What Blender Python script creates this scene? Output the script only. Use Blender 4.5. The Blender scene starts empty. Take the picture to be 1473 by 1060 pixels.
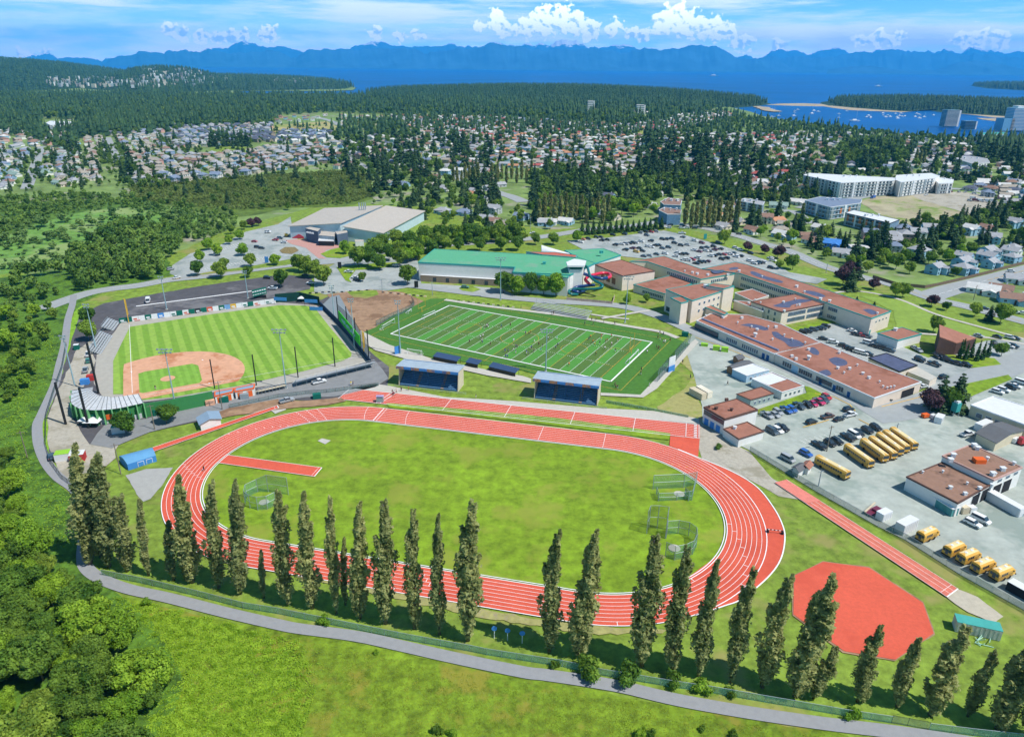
import bpy, math, random
import numpy as np
from mathutils import Vector, Matrix
from mathutils.geometry import tessellate_polygon
R = random.Random(11); NR = np.random.RandomState(5)
SC = bpy.context.scene; COL = SC.collection
# ---- survey of the place: a pixel of the photograph gives a bearing, and with a height a point on the ground or roof
F, PIT, ROLL, HC = 1032.28, .3984, .0096, 117.65
def ray(x, y):
    u = (x-736.5)/F; v = (530-y)/F; c, s = math.cos(ROLL), math.sin(ROLL)
    u, v = c*u-s*v, s*u+c*v
    return u, math.cos(PIT)+v*math.sin(PIT), -math.sin(PIT)+v*math.cos(PIT)
def G(x, y, h=0.):
    a, b, c = ray(x, y); t = (HC-h)/-c
    return Vector((a*t, b*t, h))
def HT(b, t):
    p = G(*b); a, bb, c = ray(*t); k = math.hypot(p.x, p.y)/math.hypot(a, bb)
    return HC+c*k
def px(P):
    x, y, z = P[0], P[1], P[2]-HC
    cp, sp = math.cos(PIT), math.sin(PIT); d = y*cp-z*sp; v = (y*sp+z*cp)/d; u = x/d
    c, s = math.cos(ROLL), math.sin(ROLL); u, v = c*u+s*v, -s*u+c*v
    return 736.5+u*F, 530-v*F
def lin(h):
    h = h.lstrip('#'); o = []
    for i in (0, 2, 4):
        q = int(h[i:i+2], 16)/255; o.append(q/12.92 if q < .04045 else ((q+.055)/1.055)**2.4)
    return o
LIT = 1.22
def P(h): return [min(.88, q/LIT) for q in lin(h)]
MATS = {}
def mat(name, col, rough=.85, var=.15, sc=.5, metal=0., col2=None, spec=.25, alpha=1., rand=0., trans=0., big=0., bigsc=.02, col3=None, t3=.55, sc3=.05, co='P', emit=None):
    if name in MATS: return MATS[name]
    if isinstance(col, str): col = P(col)
    if isinstance(col2, str): col2 = P(col2)
    if isinstance(col3, str): col3 = P(col3)
    m = bpy.data.materials.new(name); m.use_nodes = True; n = m.node_tree.nodes; l = m.node_tree.links
    b = n['Principled BSDF']; b.inputs['Roughness'].default_value = rough; b.inputs['Metallic'].default_value = metal
    b.inputs['Specular IOR Level'].default_value = spec
    a = [c*(1-var) for c in col]; z = col2 if col2 else [min(.9, c*(1+var)) for c in col]
    if co == 'P': src = n.new('ShaderNodeNewGeometry').outputs['Position']
    else: src = n.new('ShaderNodeTexCoord').outputs['Object']
    def noise(s, det=6):
        t = n.new('ShaderNodeTexNoise'); t.inputs['Scale'].default_value = s; t.inputs['Detail'].default_value = det
        t.inputs['Roughness'].default_value = .72
        l.new(src, t.inputs['Vector']); return t.outputs['Fac']
    def ramp(f, lo, hi):
        r = n.new('ShaderNodeMapRange'); r.inputs[1].default_value = lo; r.inputs[2].default_value = hi; l.new(f, r.inputs[0]); return r.outputs[0]
    def mix(f, A, B, mode='MIX'):
        x = n.new('ShaderNodeMix'); x.data_type = 'RGBA'; x.blend_type = mode
        for k, q in ((0, f), (6, A), (7, B)):
            if isinstance(q, (int, float)): x.inputs[k].default_value = q
            elif isinstance(q, (list, tuple)): x.inputs[k].default_value = (*q[:3], 1)
            else: l.new(q, x.inputs[k])
        return x.outputs[2]
    c = mix(ramp(noise(sc), .36, .64), a, z)
    if col3: c = mix(ramp(noise(sc3, 4), t3, t3+.1), c, col3)
    if big: c = mix(ramp(noise(bigsc, 4), .35, .65), c, mix(1., c, [1-big]*3, 'MULTIPLY'))
    if rand:
        o = n.new('ShaderNodeObjectInfo'); r = n.new('ShaderNodeMapRange'); l.new(o.outputs['Random'], r.inputs[0])
        r.inputs[3].default_value = 1-rand; r.inputs[4].default_value = 1+rand
        h = n.new('ShaderNodeHueSaturation'); l.new(c, h.inputs['Color']); l.new(r.outputs[0], h.inputs['Value'])
        r2 = n.new('ShaderNodeMapRange'); l.new(o.outputs['Random'], r2.inputs[0]); r2.inputs[3].default_value = .5+rand*.08; r2.inputs[4].default_value = .5-rand*.08
        l.new(r2.outputs[0], h.inputs['Hue']); c = h.outputs[0]
    l.new(c, b.inputs['Base Color'])
    if emit: b.inputs['Emission Color'].default_value = (*emit, 1); b.inputs['Emission Strength'].default_value = 1
    out = n['Material Output']; sh = b.outputs[0]
    if trans:
        t = n.new('ShaderNodeBsdfTranslucent'); l.new(c, t.inputs['Color']); x = n.new('ShaderNodeMixShader'); x.inputs[0].default_value = trans
        l.new(sh, x.inputs[1]); l.new(t.outputs[0], x.inputs[2]); sh = x.outputs[0]
    if alpha < 1:
        t = n.new('ShaderNodeBsdfTransparent'); x = n.new('ShaderNodeMixShader'); x.inputs[0].default_value = alpha
        l.new(t.outputs[0], x.inputs[1]); l.new(sh, x.inputs[2]); sh = x.outputs[0]
    l.new(sh, out.inputs['Surface']); MATS[name] = m; m['nodes'] = 1
    return m
def tag(o, label=None, cat=None, group=None, kind=None):
    for k, v in (('label', label), ('category', cat), ('group', group), ('kind', kind)):
        if v: o[k] = v
    return o
class MB:
    def __init__(s): s.v = []; s.f = []; s.m = []
    def add(s, V, Fs, m=0):
        k = len(s.v); s.v += [tuple(q) for q in V]; s.f += [tuple(i+k for i in f) for f in Fs]; s.m += [m]*len(Fs); return s
    def box(s, c, d, m=0, rz=0., taper=1., tx=None):
        x, y, z = c; a, b, h = d[0]/2, d[1]/2, d[2]; C_, S_ = math.cos(rz), math.sin(rz); V = []
        for zz, t, u in ((0, 1, 1), (h, taper, tx if tx else taper)):
            for i, j in ((-1, -1), (1, -1), (1, 1), (-1, 1)):
                p, q = a*i*u, b*j*t; V.append((x+C_*p-S_*q, y+S_*p+C_*q, z+zz))
        return s.add(V, [(3, 2, 1, 0), (4, 5, 6, 7), (0, 1, 5, 4), (1, 2, 6, 5), (2, 3, 7, 6), (3, 0, 4, 7)], m)
    def prism(s, pts, z0, z1, m=0, top=True, mt=None, sides=True):
        n = len(pts); V = [(p[0], p[1], z0) for p in pts]+[(p[0], p[1], z1) for p in pts]
        if sides: s.add(V, [(i, (i+1) % n, n+(i+1) % n, n+i) for i in range(n)], m)
        if top: s.flat(pts, z1, m if mt is None else mt)
        return s
    def flat(s, pts, z, m=0):
        V = [(p[0], p[1], z) for p in pts]
        T = tessellate_polygon([[Vector(v) for v in V]]); Fs = []
        for t in T:
            a, b, c = [V[i] for i in t]
            if (b[0]-a[0])*(c[1]-a[1])-(b[1]-a[1])*(c[0]-a[0]) < 0: t = t[::-1]
            Fs.append(tuple(t))
        return s.add(V, Fs, m)
    def tube(s, pts, r, n=6, m=0, r1=None, cap=True):
        pts = [Vector(p) for p in pts]; k0 = len(pts); V = []; up = Vector((0, 0, 1))
        for i, p in enumerate(pts):
            d = (pts[min(i+1, k0-1)]-pts[max(i-1, 0)]).normalized()
            a = d.cross(up)
            if a.length < .05: a = d.cross(Vector((1, 0, 0)))
            a.normalize(); b = d.cross(a); rr = r if r1 is None else r+(r1-r)*i/(k0-1)
            if isinstance(r, (list, tuple)): rr = r[i]
            for j in range(n):
                t = 2*math.pi*j/n; V.append(p+(a*math.cos(t)+b*math.sin(t))*rr)
        Fs = [(i*n+j, i*n+(j+1) % n, (i+1)*n+(j+1) % n, (i+1)*n+j) for i in range(k0-1) for j in range(n)]
        if cap: Fs += [tuple(range(n))[::-1], tuple((k0-1)*n+j for j in range(n))]
        return s.add(V, Fs, m)
    def build(s, name, mats, parent=None, loc=None, smooth=False, label=None, world=True, rz=0.):
        me = s.mesh(name, mats, smooth, -Vector(parent['_o']) if (parent and world and '_o' in parent) else (-Vector(loc) if (loc is not None and world) else None))
        o = bpy.data.objects.new(name, me); COL.objects.link(o)
        if parent: o.parent = parent
        if loc is not None and not parent: o.location = loc
        if parent and '_o' in parent: o['_o'] = parent['_o']
        elif loc is not None: o['_o'] = tuple(loc)
        if label: o['label'] = label
        return o
    def mesh(s, name, mats, smooth=False, off=None):
        me = bpy.data.meshes.new(name); V = s.v
        if off: V = [(a+off[0], b+off[1], c+off[2]) for a, b, c in V]
        me.from_pydata(V, [], s.f)
        for q in (mats if isinstance(mats, (list, tuple)) else [mats]): me.materials.append(q)
        me.polygons.foreach_set('material_index', s.m)
        if smooth: me.polygons.foreach_set('use_smooth', [True]*len(s.f))
        me.update(); return me
def thing(name, label, cat, loc, group=None, rz=0.):
    o = bpy.data.objects.new(name, None); COL.objects.link(o); o.location = loc; o.rotation_euler.z = rz
    o.empty_display_size = .5; o['_o'] = tuple(loc); return tag(o, label, cat, group)
def npmesh(name, V, T, mi, mats):
    me = bpy.data.meshes.new(name); V = np.asarray(V, np.float32); T = np.asarray(T, np.int32)
    me.vertices.add(len(V)); me.vertices.foreach_set('co', V.ravel()); me.loops.add(T.size); me.loops.foreach_set('vertex_index', T.ravel())
    me.polygons.add(len(T)); me.polygons.foreach_set('loop_start', np.arange(len(T), dtype=np.int32)*3)
    me.polygons.foreach_set('material_index', np.asarray(mi, np.int32))
    for q in mats: me.materials.append(q)
    me.update(calc_edges=True); me.validate(); return me
def place(name, me, loc, rz=0., s=1., parent=None):
    o = bpy.data.objects.new(name, me); COL.objects.link(o); o.location = loc; o.rotation_euler.z = rz
    o.scale = s if isinstance(s, (tuple, list)) else (s, s, s)
    if parent: o.parent = parent
    return o
ORD = 'first second third fourth fifth sixth seventh eighth ninth tenth eleventh twelfth thirteenth fourteenth fifteenth sixteenth seventeenth eighteenth nineteenth'.split()
TEN = {2: 'twent', 3: 'thirt', 4: 'fort', 5: 'fift', 6: 'sixt', 7: 'sevent', 8: 'eight', 9: 'ninet'}
def od(n):
    if n <= 19: return ORD[n-1]
    t, u = divmod(n, 10)
    return TEN[t]+'ieth' if u == 0 else TEN[t]+'y-'+ORD[u-1]
def autolabel(items, where, rows=None, short=False):
    "items: [obj, description, x, y] with x, y as seen in the photograph"
    N = len(items)
    if not N: return
    nr = rows or max(1, round(math.sqrt(N)/2.2)); items = sorted(items, key=lambda t: -t[3]); per = math.ceil(N/nr); k = 0
    while items:
        row = sorted(items[:per], key=lambda t: t[2]); items = items[per:]; k += 1
        for i, (o, d, x, y) in enumerate(row):
            o['label'] = '%s %s, %s from left%s' % (d, where, od(i+1), '' if nr == 1 else (' in nearest row' if k == 1 else ' in %s row back' % od(k)))
def inpoly(x, y, poly):
    c = False; n = len(poly); j = n-1
    for i in range(n):
        xi, yi, xj, yj = poly[i][0], poly[i][1], poly[j][0], poly[j][1]
        if (yi > y) != (yj > y) and x < (xj-xi)*(y-yi)/(yj-yi)+xi: c = not c
        j = i
    return c
def inpoly_np(X, Y, poly):
    c = np.zeros(X.shape, bool); n = len(poly); j = n-1
    for i in range(n):
        xi, yi, xj, yj = poly[i][0], poly[i][1], poly[j][0], poly[j][1]
        if yi != yj: c ^= ((yi > Y) != (yj > Y)) & (X < (xj-xi)*(Y-yi)/(yj-yi)+xi)
        j = i
    return c
# occupancy of the ground in 2 m cells
OX, OY, OC = -1700, 60, 2.; OCC = np.zeros((1700, 1300), bool)
def occ(pts, grow=0):
    xs = [p[0] for p in pts]; ys = [p[1] for p in pts]
    i0, i1 = int((min(xs)-grow-OX)/OC), int((max(xs)+grow-OX)/OC)+1; j0, j1 = int((min(ys)-grow-OY)/OC), int((max(ys)+grow-OY)/OC)+1
    i0, j0 = max(0, i0), max(0, j0); i1, j1 = min(1700, i1), min(1300, j1)
    if i1 <= i0 or j1 <= j0: return
    X, Y = np.meshgrid(OX+(np.arange(i0, i1)+.5)*OC, OY+(np.arange(j0, j1)+.5)*OC, indexing='ij')
    c = np.zeros(X.shape, bool); n = len(pts); j = n-1
    for i in range(n):
        xi, yi, xj, yj = pts[i][0], pts[i][1], pts[j][0], pts[j][1]
        if yi != yj:
            k = ((yi > Y) != (yj > Y)) & (X < (xj-xi)*(Y-yi)/(yj-yi)+xi); c ^= k
        if grow:
            dx, dy = xj-xi, yj-yi; L = dx*dx+dy*dy+1e-9; t = np.clip(((X-xi)*dx+(Y-yi)*dy)/L, 0, 1)
        j = i
    if grow:
        for i in range(n):
            xi, yi = pts[i][0], pts[i][1]; dx, dy = pts[(i+1) % n][0]-xi, pts[(i+1) % n][1]-yi
            t = np.clip(((X-xi)*dx+(Y-yi)*dy)/(dx*dx+dy*dy+1e-9), 0, 1)
            c |= (X-xi-t*dx)**2+(Y-yi-t*dy)**2 < grow*grow
    OCC[i0:i1, j0:j1] |= c
def occat(x, y):
    i, j = int((x-OX)/OC), int((y-OY)/OC)
    return 0 <= i < 1700 and 0 <= j < 1300 and OCC[i, j]
def occd(x, y, r): occ([(x-r, y-r), (x+r, y-r), (x+r, y+r), (x-r, y+r)])
def W(pts, h=0.): return [G(x, y, h) for x, y in pts]
def ccw(p):
    a = sum(p[i][0]*p[(i+1) % len(p)][1]-p[(i+1) % len(p)][0]*p[i][1] for i in range(len(p)))
    return p if a > 0 else p[::-1]
def ragged(p, amp, seg, seed=0):
    q = []; rr = random.Random(seed)
    for i in range(len(p)):
        a, b = p[i], p[(i+1) % len(p)]; d = math.hypot(b[0]-a[0], b[1]-a[1]); n = min(60, max(1, int(d/seg)))
        for k in range(n):
            t = k/n; q.append((a[0]+(b[0]-a[0])*t+rr.uniform(-amp, amp), a[1]+(b[1]-a[1])*t+rr.uniform(-amp, amp)))
    return q
ZK = [0]
def bump():
    ZK[0] = (ZK[0]+1) % 24; return ZK[0]*.003
def patch(name, pts, z, m, rag=0., seg=4., world=False, block=False, kind='structure', rnd_=0):
    p = pts if world else [(q.x, q.y) for q in W(pts)]
    z += bump()
    if block: occ(p)
    if rag: p = ragged(p, rag, seg, len(p)+rnd_)
    o = MB().flat(p, z).build(name, m); tag(o, kind=kind); return o
def smooth_line(p, n=6):
    out = []; p = [Vector((q[0], q[1])) for q in p]
    for i in range(len(p)-1):
        a = p[max(i-1, 0)]; b = p[i]; c = p[i+1]; d = p[min(i+2, len(p)-1)]
        for k in range(n):
            t = k/n; out.append(.5*((2*b)+(c-a)*t+(2*a-5*b+4*c-d)*t*t+(3*b-a-3*c+d)*t**3))
    out.append(p[-1]); return out
def ribbon(p, w):
    L = []; Rr = []
    for i, q in enumerate(p):
        d = (Vector(p[min(i+1, len(p)-1)][:2])-Vector(p[max(i-1, 0)][:2])).normalized(); nrm = Vector((-d.y, d.x))*w/2
        L.append((q[0]+nrm.x, q[1]+nrm.y)); Rr.append((q[0]-nrm.x, q[1]-nrm.y))
    return L, Rr
def road(name, pts, w, z, m, sm=True, world=False, block=True):
    p = [(q.x, q.y) for q in W(pts)] if not world else pts
    if sm: p = smooth_line(p)
    z += bump()
    L, Rr = ribbon(p, w); V = [(a[0], a[1], z) for a in L]+[(a[0], a[1], z) for a in Rr]; n = len(L)
    o = MB().add(V, [(n+i, n+i+1, i+1, i) for i in range(n-1)]).build(name, m); tag(o, kind='structure')
    if block:
        for i in range(0, n-1): occ([L[i], L[i+1], Rr[i+1], Rr[i]], 1.5)
    return o
# ---- camera, sun, sky
cam = bpy.data.cameras.new('camera'); co_ = bpy.data.objects.new('camera', cam); COL.objects.link(co_); SC.camera = co_
cam.sensor_width = 36; cam.lens = F/1473*36; cam.clip_start = 1; cam.clip_end = 400000
c, s = math.cos(ROLL), math.sin(ROLL); cp, sp = math.cos(PIT), math.sin(PIT)
rt = Vector((c, s*sp, s*cp)); up = Vector((-s, c*sp, c*cp)); bk = Vector((0, -cp, sp))
co_.matrix_world = Matrix(((rt.x, up.x, bk.x, 0), (rt.y, up.y, bk.y, 0), (rt.z, up.z, bk.z, HC), (0, 0, 0, 1)))
SC.view_settings.view_transform = 'Standard'; SC.view_settings.look = 'None'; SC.view_settings.exposure = .15; SC.view_settings.gamma = 1
SEL, SAZ = math.radians(56), math.radians(-27)      # azimuth from +X
sd = Vector((math.cos(SEL)*math.cos(SAZ), math.cos(SEL)*math.sin(SAZ), math.sin(SEL)))
sl = bpy.data.lights.new('sun', 'SUN'); sl.energy = 5.0; sl.angle = math.radians(.5); sl.color = (1, .965, .9)
so = bpy.data.objects.new('sun', sl); COL.objects.link(so); so.rotation_euler = sd.to_track_quat('Z', 'Y').to_euler(); so.location = (0, 0, 300)
SC.world = bpy.data.worlds.new('World'); wd = SC.world; wd.use_nodes = True; n = wd.node_tree.nodes; l = wd.node_tree.links
bg = n['Background']; sky = n.new('ShaderNodeTexSky'); sky.sky_type = 'NISHITA'; sky.sun_disc = False
sky.sun_elevation = SEL; sky.sun_rotation = math.pi/2-SAZ; sky.dust_density = .3; sky.air_density = 1.0; sky.ozone_density = 3.; sky.altitude = 100
bg.inputs[1].default_value = .062
tc = n.new('ShaderNodeTexCoord'); sx = n.new('ShaderNodeSeparateXYZ'); l.new(tc.outputs['Generated'], sx.inputs[0])
def wm(op, a, b=None, c=None):
    x = n.new('ShaderNodeMath'); x.operation = op
    for i, q in enumerate((a, b, c)):
        if q is None: continue
        if isinstance(q, (int, float)): x.inputs[i].default_value = q
        else: l.new(q, x.inputs[i])
    return x.outputs[0]
def wr(f, a, b, c_=0., d=1.):
    x = n.new('ShaderNodeMapRange'); x.interpolation_type = 'SMOOTHSTEP'; l.new(f, x.inputs[0])
    for i, q in enumerate((a, b, c_, d)): x.inputs[i+1].default_value = q
    return x.outputs[0]
def wmix(f, A, B, mode='MIX'):
    x = n.new('ShaderNodeMix'); x.data_type = 'RGBA'; x.blend_type = mode
    for k, q in ((0, f), (6, A), (7, B)):
        if isinstance(q, (int, float)): x.inputs[k].default_value = q
        elif isinstance(q, (list, tuple)): x.inputs[k].default_value = (*q[:3], 1)
        else: l.new(q, x.inputs[k])
    return x.outputs[2]
az = wm('ARCTAN2', sx.outputs[0], sx.outputs[1]); el = wm('ARCSINE', sx.outputs[2])
K = 1.0/.062
low = wmix(wr(el, .0, .10), [q*K for q in (1.1, 2.0, 2.4)], [q*K for q in (.13, .58, 1.0)])
base = wmix(wr(el, .10, .7), low, sky.outputs[0])
# thin high cloud: streaks in direction space (azimuth stretched against elevation)
def wnoise(sa, se, off, sc, det=8, ro=.6):
    cb = n.new('ShaderNodeCombineXYZ'); l.new(wm('MULTIPLY', az, sa), cb.inputs[0]); l.new(wm('MULTIPLY', el, se), cb.inputs[1]); cb.inputs[2].default_value = off
    t = n.new('ShaderNodeTexNoise'); t.inputs['Scale'].default_value = sc; t.inputs['Detail'].default_value = det; t.inputs['Roughness'].default_value = ro
    l.new(cb.outputs[0], t.inputs['Vector']); return t.outputs['Fac']
st = wr(wnoise(1.6, 17, 3.3, 2.2), .42, .62)
st2 = wr(wnoise(3, 26, 9.1, 3.), .5, .75)
cl = wm('MULTIPLY', wm('MAXIMUM', st, wm('MULTIPLY', st2, .6)), wr(el, .16, .06))
cl = wm('MULTIPLY', cl, .85)
base = wmix(cl, base, [q*K for q in (1.7, 1.7, 1.65)])
hz = wm('MULTIPLY', wr(wnoise(4, 20, 1., 2.5), .35, .65), wr(el, .06, .025))
base = wmix(wm('MULTIPLY', hz, .55), base, [q*K for q in (2.8, 2.7, 2.4)])
# cumulus: clusters of billows around given bearings, broken up by noise and shaded from the sun's side
LOBES = [(765, 36, 15), (785, 31, 17), (808, 28, 18), (830, 35, 16), (850, 43, 12), (745, 41, 9), (952, 36, 13), (970, 26, 16), (988, 34, 16), (1008, 39, 14), (1028, 42, 14), (1042, 45, 11), (716, 22, 9), (716, 35, 11), (724, 42, 10), (690, 38, 8), (245, 44, 9), (262, 50, 8), (290, 52, 9), (330, 55, 9), (352, 52, 8), (388, 50, 11), (310, 55, 8), (880, 42, 9), (890, 35, 7), (908, 48, 8), (925, 52, 8), (540, 48, 8), (575, 52, 7), (602, 51, 7), (1262, 55, 10), (1290, 57, 9), (1410, 54, 11), (1440, 57, 10), (1385, 57, 9), (1236, 57, 7), (40, 82, 9), (70, 86, 9), (1068, 62, 12), (1120, 72, 11)]
cv = n.new('ShaderNodeCombineXYZ'); l.new(az, cv.inputs[0]); l.new(wm('MULTIPLY', el, 1.15), cv.inputs[1])
wn = n.new('ShaderNodeTexNoise'); wn.inputs['Scale'].default_value = 95; wn.inputs['Detail'].default_value = 5; wn.inputs['Roughness'].default_value = .55; l.new(cv.outputs[0], wn.inputs['Vector'])
wn2 = n.new('ShaderNodeTexNoise'); wn2.inputs['Scale'].default_value = 95; wn2.inputs['Detail'].default_value = 3; wn2.inputs['Roughness'].default_value = .5
ofs = n.new('ShaderNodeVectorMath'); ofs.operation = 'ADD'; l.new(cv.outputs[0], ofs.inputs[0]); ofs.inputs[1].default_value = (.0025, .004, 0); l.new(ofs.outputs[0], wn2.inputs['Vector'])
dens = None; low_ = None
for x, y, r in LOBES:
    a, b, c2 = ray(x, y); ca, ce = math.atan2(a, b), math.asin(c2/math.sqrt(a*a+b*b+c2*c2))*1.15
    dd = n.new('ShaderNodeVectorMath'); dd.operation = 'DISTANCE'; l.new(cv.outputs[0], dd.inputs[0]); dd.inputs[1].default_value = (ca, ce, 0)
    v = wm('MULTIPLY_ADD', dd.outputs['Value'], -F/(r*1.18), 1.); dens = v if dens is None else wm('SMOOTH_MAX', dens, v, .35)
dn = wm('ADD', dens, wm('MULTIPLY', wm('SUBTRACT', wn.outputs['Fac'], .5), 3.))
alpha = wr(dn, -.05, .24)
shade = wm('ADD', wm('MULTIPLY', wm('SUBTRACT', wn.outputs['Fac'], wn2.outputs['Fac']), 5.), wm('MULTIPLY', wr(dn, .1, 1.3), -.25)); shade = wm('ADD', shade, wm('MULTIPLY', wr(el, .030, .055), .5))
ccol = wmix(wr(shade, -.55, .15), [q*K for q in (1.1, 1.4, 1.65)], [q*K for q in (2.5, 2.45, 2.3)])
base = wmix(wm('MULTIPLY', alpha, .95), base, ccol)
l.new(base, bg.inputs[0])
# ---- far ground, water, hills
M_w = mat('sea_water', [.000, .07, .27], rough=.4, var=.3, sc=.0012, spec=.12)
wt = MB().flat([(-150000, -3000), (150000, -3000), (150000, 160000), (-150000, 160000)], -2.).build('water', M_w); tag(wt, kind='structure')
M_city = mat('ground_city', '#7c9450', var=.35, sc=.03, col3='#a8a294', t3=.56, sc3=.014)
main = [(-900, 1300), (-900, 104), (-300, 106), (0, 108), (215, 109), (400, 113), (450, 114), (500, 121), (512, 127), (508, 130), (470, 131.5), (380, 131), (345, 131), (345, 136), (400, 137.5), (520, 138.5), (600, 140), (1000, 149), (1040, 152), (1062, 157), (1080, 161), (1096, 167), (1124, 172), (1180, 182), (1250, 189), (1330, 195), (1480, 202), (1900, 222), (2600, 300), (2600, 1300)]
pm = []
for i, (x, y) in enumerate(main):
    if y > 1200: continue
    p = G(x, y); pm.append((p.x, p.y))
pm = [(pm[0][0]-4000, -800)]+pm+[(3600, -800)]
mo = MB().flat(pm, 0.).build('land', M_city); tag(mo, kind='structure')
M_sand = mat('beach_sand', '#b9a88c', var=.2, sc=.02)
patch('beach', [(1086, 153.5), (1096, 153), (1106, 155), (1118, 158.5), (1128, 161), (1116, 161), (1102, 159.5), (1090, 156.5)], .1, M_sand, 8, 30)
patch('sandbar', [(1105, 150.5), (1125, 148.5), (1150, 148), (1180, 149), (1196, 151.5), (1186, 152.5), (1160, 152), (1130, 151.5)], -1.9, M_sand, 10, 60)
def hill(name, outline, h, m, steps=5, seed=0, dome=None):
    "island or headland: outline in pixels at sea level, a low dome inside"
    p = ccw([(q.x, q.y) for q in W(outline)]); p = ragged(p, 12, 120, seed); cx = sum(q[0] for q in p)/len(p); cy = sum(q[1] for q in p)/len(p)
    V = []; Fs = []; n_ = len(p)
    for k in range(steps+1):
        t = k/steps; f = 1-t*.92; z = -2+ (h+2)*math.sin(t*math.pi/2)**.8
        for q in p: V.append((cx+(q[0]-cx)*f, cy+(q[1]-cy)*f, z))
    for k in range(steps):
        for i in range(n_): Fs.append((k*n_+i, k*n_+(i+1) % n_, (k+1)*n_+(i+1) % n_, (k+1)*n_+i))
    Fs.append(tuple(steps*n_+i for i in range(n_)))
    o = MB().add(V, Fs).build(name, m); tag(o, kind='structure')
    NT_ = 1440; tab = np.zeros(NT_); PX, PY = np.array([q[0]-cx for q in p]), np.array([q[1]-cy for q in p]); QX, QY = np.roll(PX, -1), np.roll(PY, -1)
    for k in range(NT_):
        dx, dy = math.cos(2*math.pi*k/NT_), math.sin(2*math.pi*k/NT_); den = dx*(QY-PY)-dy*(QX-PX); den = np.where(abs(den) < 1e-9, 1e-9, den)
        t_ = (PX*(QY-PY)-PY*(QX-PX))/den; u_ = (PX*dy-PY*dx)/den; ok = (u_ >= -1e-6) & (u_ <= 1+1e-6) & (t_ > 0); tab[k] = t_[ok].max() if ok.any() else 1.
    def z(x, y):
        dx, dy = x-cx, y-cy; f = math.hypot(dx, dy)/tab[int(math.atan2(dy, dx)/(2*math.pi)*NT_) % NT_]
        if f >= 1: return None
        return -2+(h+2)*math.sin(min(1, (1-f)/.92)*math.pi/2)**.8
    return p, z
M_fl = mat('forest_floor', [.02, .05, .02], var=.3, sc=.02)
HILLS = []
HILLS.append((hill('island', [(519, 134), (560, 130), (700, 128), (850, 129), (1000, 136), (1085, 143), (1112, 149), (1085, 153), (1052, 155), (980, 159), (900, 157), (760, 150), (640, 144), (560, 139)], 26, M_fl, seed=1), 21, 'n'))
HILLS.append((hill('island', [(1176, 148), (1205, 142), (1300, 141), (1400, 145), (1500, 149), (1700, 158), (1900, 172), (1600, 172), (1473, 169), (1440, 167), (1395, 164), (1345, 160), (1330, 157), (1300, 160), (1262, 158), (1220, 154), (1190, 152)], 6, M_fl, seed=2), 22, 'p'))
HILLS.append((hill('island', [(1394, 123), (1420, 121), (1480, 122), (1600, 126), (1600, 134), (1473, 130), (1420, 127)], 10, M_fl, seed=3), 45, 's'))
HILLS.append((hill('headland', [(-500, 132), (-300, 106.5), (0, 107), (110, 107.5), (180, 109), (215, 112), (190, 122), (60, 131), (-200, 140)], 125, M_fl, seed=4), 42, 'h'))
HILLS.append((hill('headland', [(150, 126), (215, 111), (330, 113), (450, 115.5), (500, 121), (512, 126), (500, 129), (400, 130.5), (330, 131), (200, 136)], 28, M_fl, seed=5), 36, 'h2'))
HILLS.append((hill('hillside', [(120, 128), (190, 112), (215, 111), (300, 114), (340, 121), (300, 130), (200, 135)], 78, M_fl, seed=6), 40, 'h3'))
for px_, nm in (((1178, 150), 0), ):
    pass
patch('beach', [(1180, 152), (1200, 155), (1225, 158), (1262, 159.5), (1300, 161), (1322, 159), (1345, 157.5), (1370, 161), (1400, 165), (1440, 170), (1473, 172), (1500, 170), (1450, 165), (1380, 158), (1330, 154), (1220, 151)], -1.6, M_sand, 5, 60, rnd_=3)
patch('sandbar', [(1405, 169), (1440, 170), (1480, 172), (1480, 178), (1455, 177), (1420, 172.5)], -1.5, M_sand, 8, 40, rnd_=5)
# ---- mountains across the strait
M_mt = mat('mountain_forest_haze_blue', [.04, .12, .19], var=.3, sc=.0012, spec=0)  # slope colour carries part of the blue of the distant haze
def mtn_mat():
    m = M_mt.copy(); m.name = 'mountain_snow'; nn = m.node_tree.nodes; ll = m.node_tree.links
    g = nn.new('ShaderNodeNewGeometry'); sp_ = nn.new('ShaderNodeSeparateXYZ'); ll.new(g.outputs['Position'], sp_.inputs[0])
    t = nn.new('ShaderNodeTexNoise'); t.inputs['Scale'].default_value = .0024; t.inputs['Detail'].default_value = 7; ll.new(g.outputs['Position'], t.inputs['Vector'])
    a = nn.new('ShaderNodeMath'); a.operation = 'MULTIPLY_ADD'; ll.new(t.outputs['Fac'], a.inputs[0]); a.inputs[1].default_value = 620; ll.new(sp_.outputs[2], a.inputs[2])
    r = nn.new('ShaderNodeMapRange'); ll.new(a.outputs[0], r.inputs[0]); r.inputs[1].default_value = 1330; r.inputs[2].default_value = 1370
    b = nn['Principled BSDF']; old = b.inputs['Base Color'].links[0].from_socket
    x = nn.new('ShaderNodeMix'); x.data_type = 'RGBA'; ll.new(r.outputs[0], x.inputs[0]); ll.new(old, x.inputs[6]); x.inputs[7].default_value = (.9, .92, .95, 1); ll.new(x.outputs[2], b.inputs['Base Color'])
    return m
M_ms = mtn_mat()
def fbm(x, seed, oc=6, base=1.):
    v = 0; a = 1; f = base; r_ = random.Random(seed)
    for o in range(oc):
        ph = r_.uniform(0, 100); i = math.floor(x*f+ph); t = x*f+ph-i; t = t*t*(3-2*t)
        h = lambda k: random.Random(k*7919+seed*131+o).uniform(-1, 1)
        v += a*(h(i)*(1-t)+h(i+1)*t); a *= .52; f *= 2.07
    return v
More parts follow.
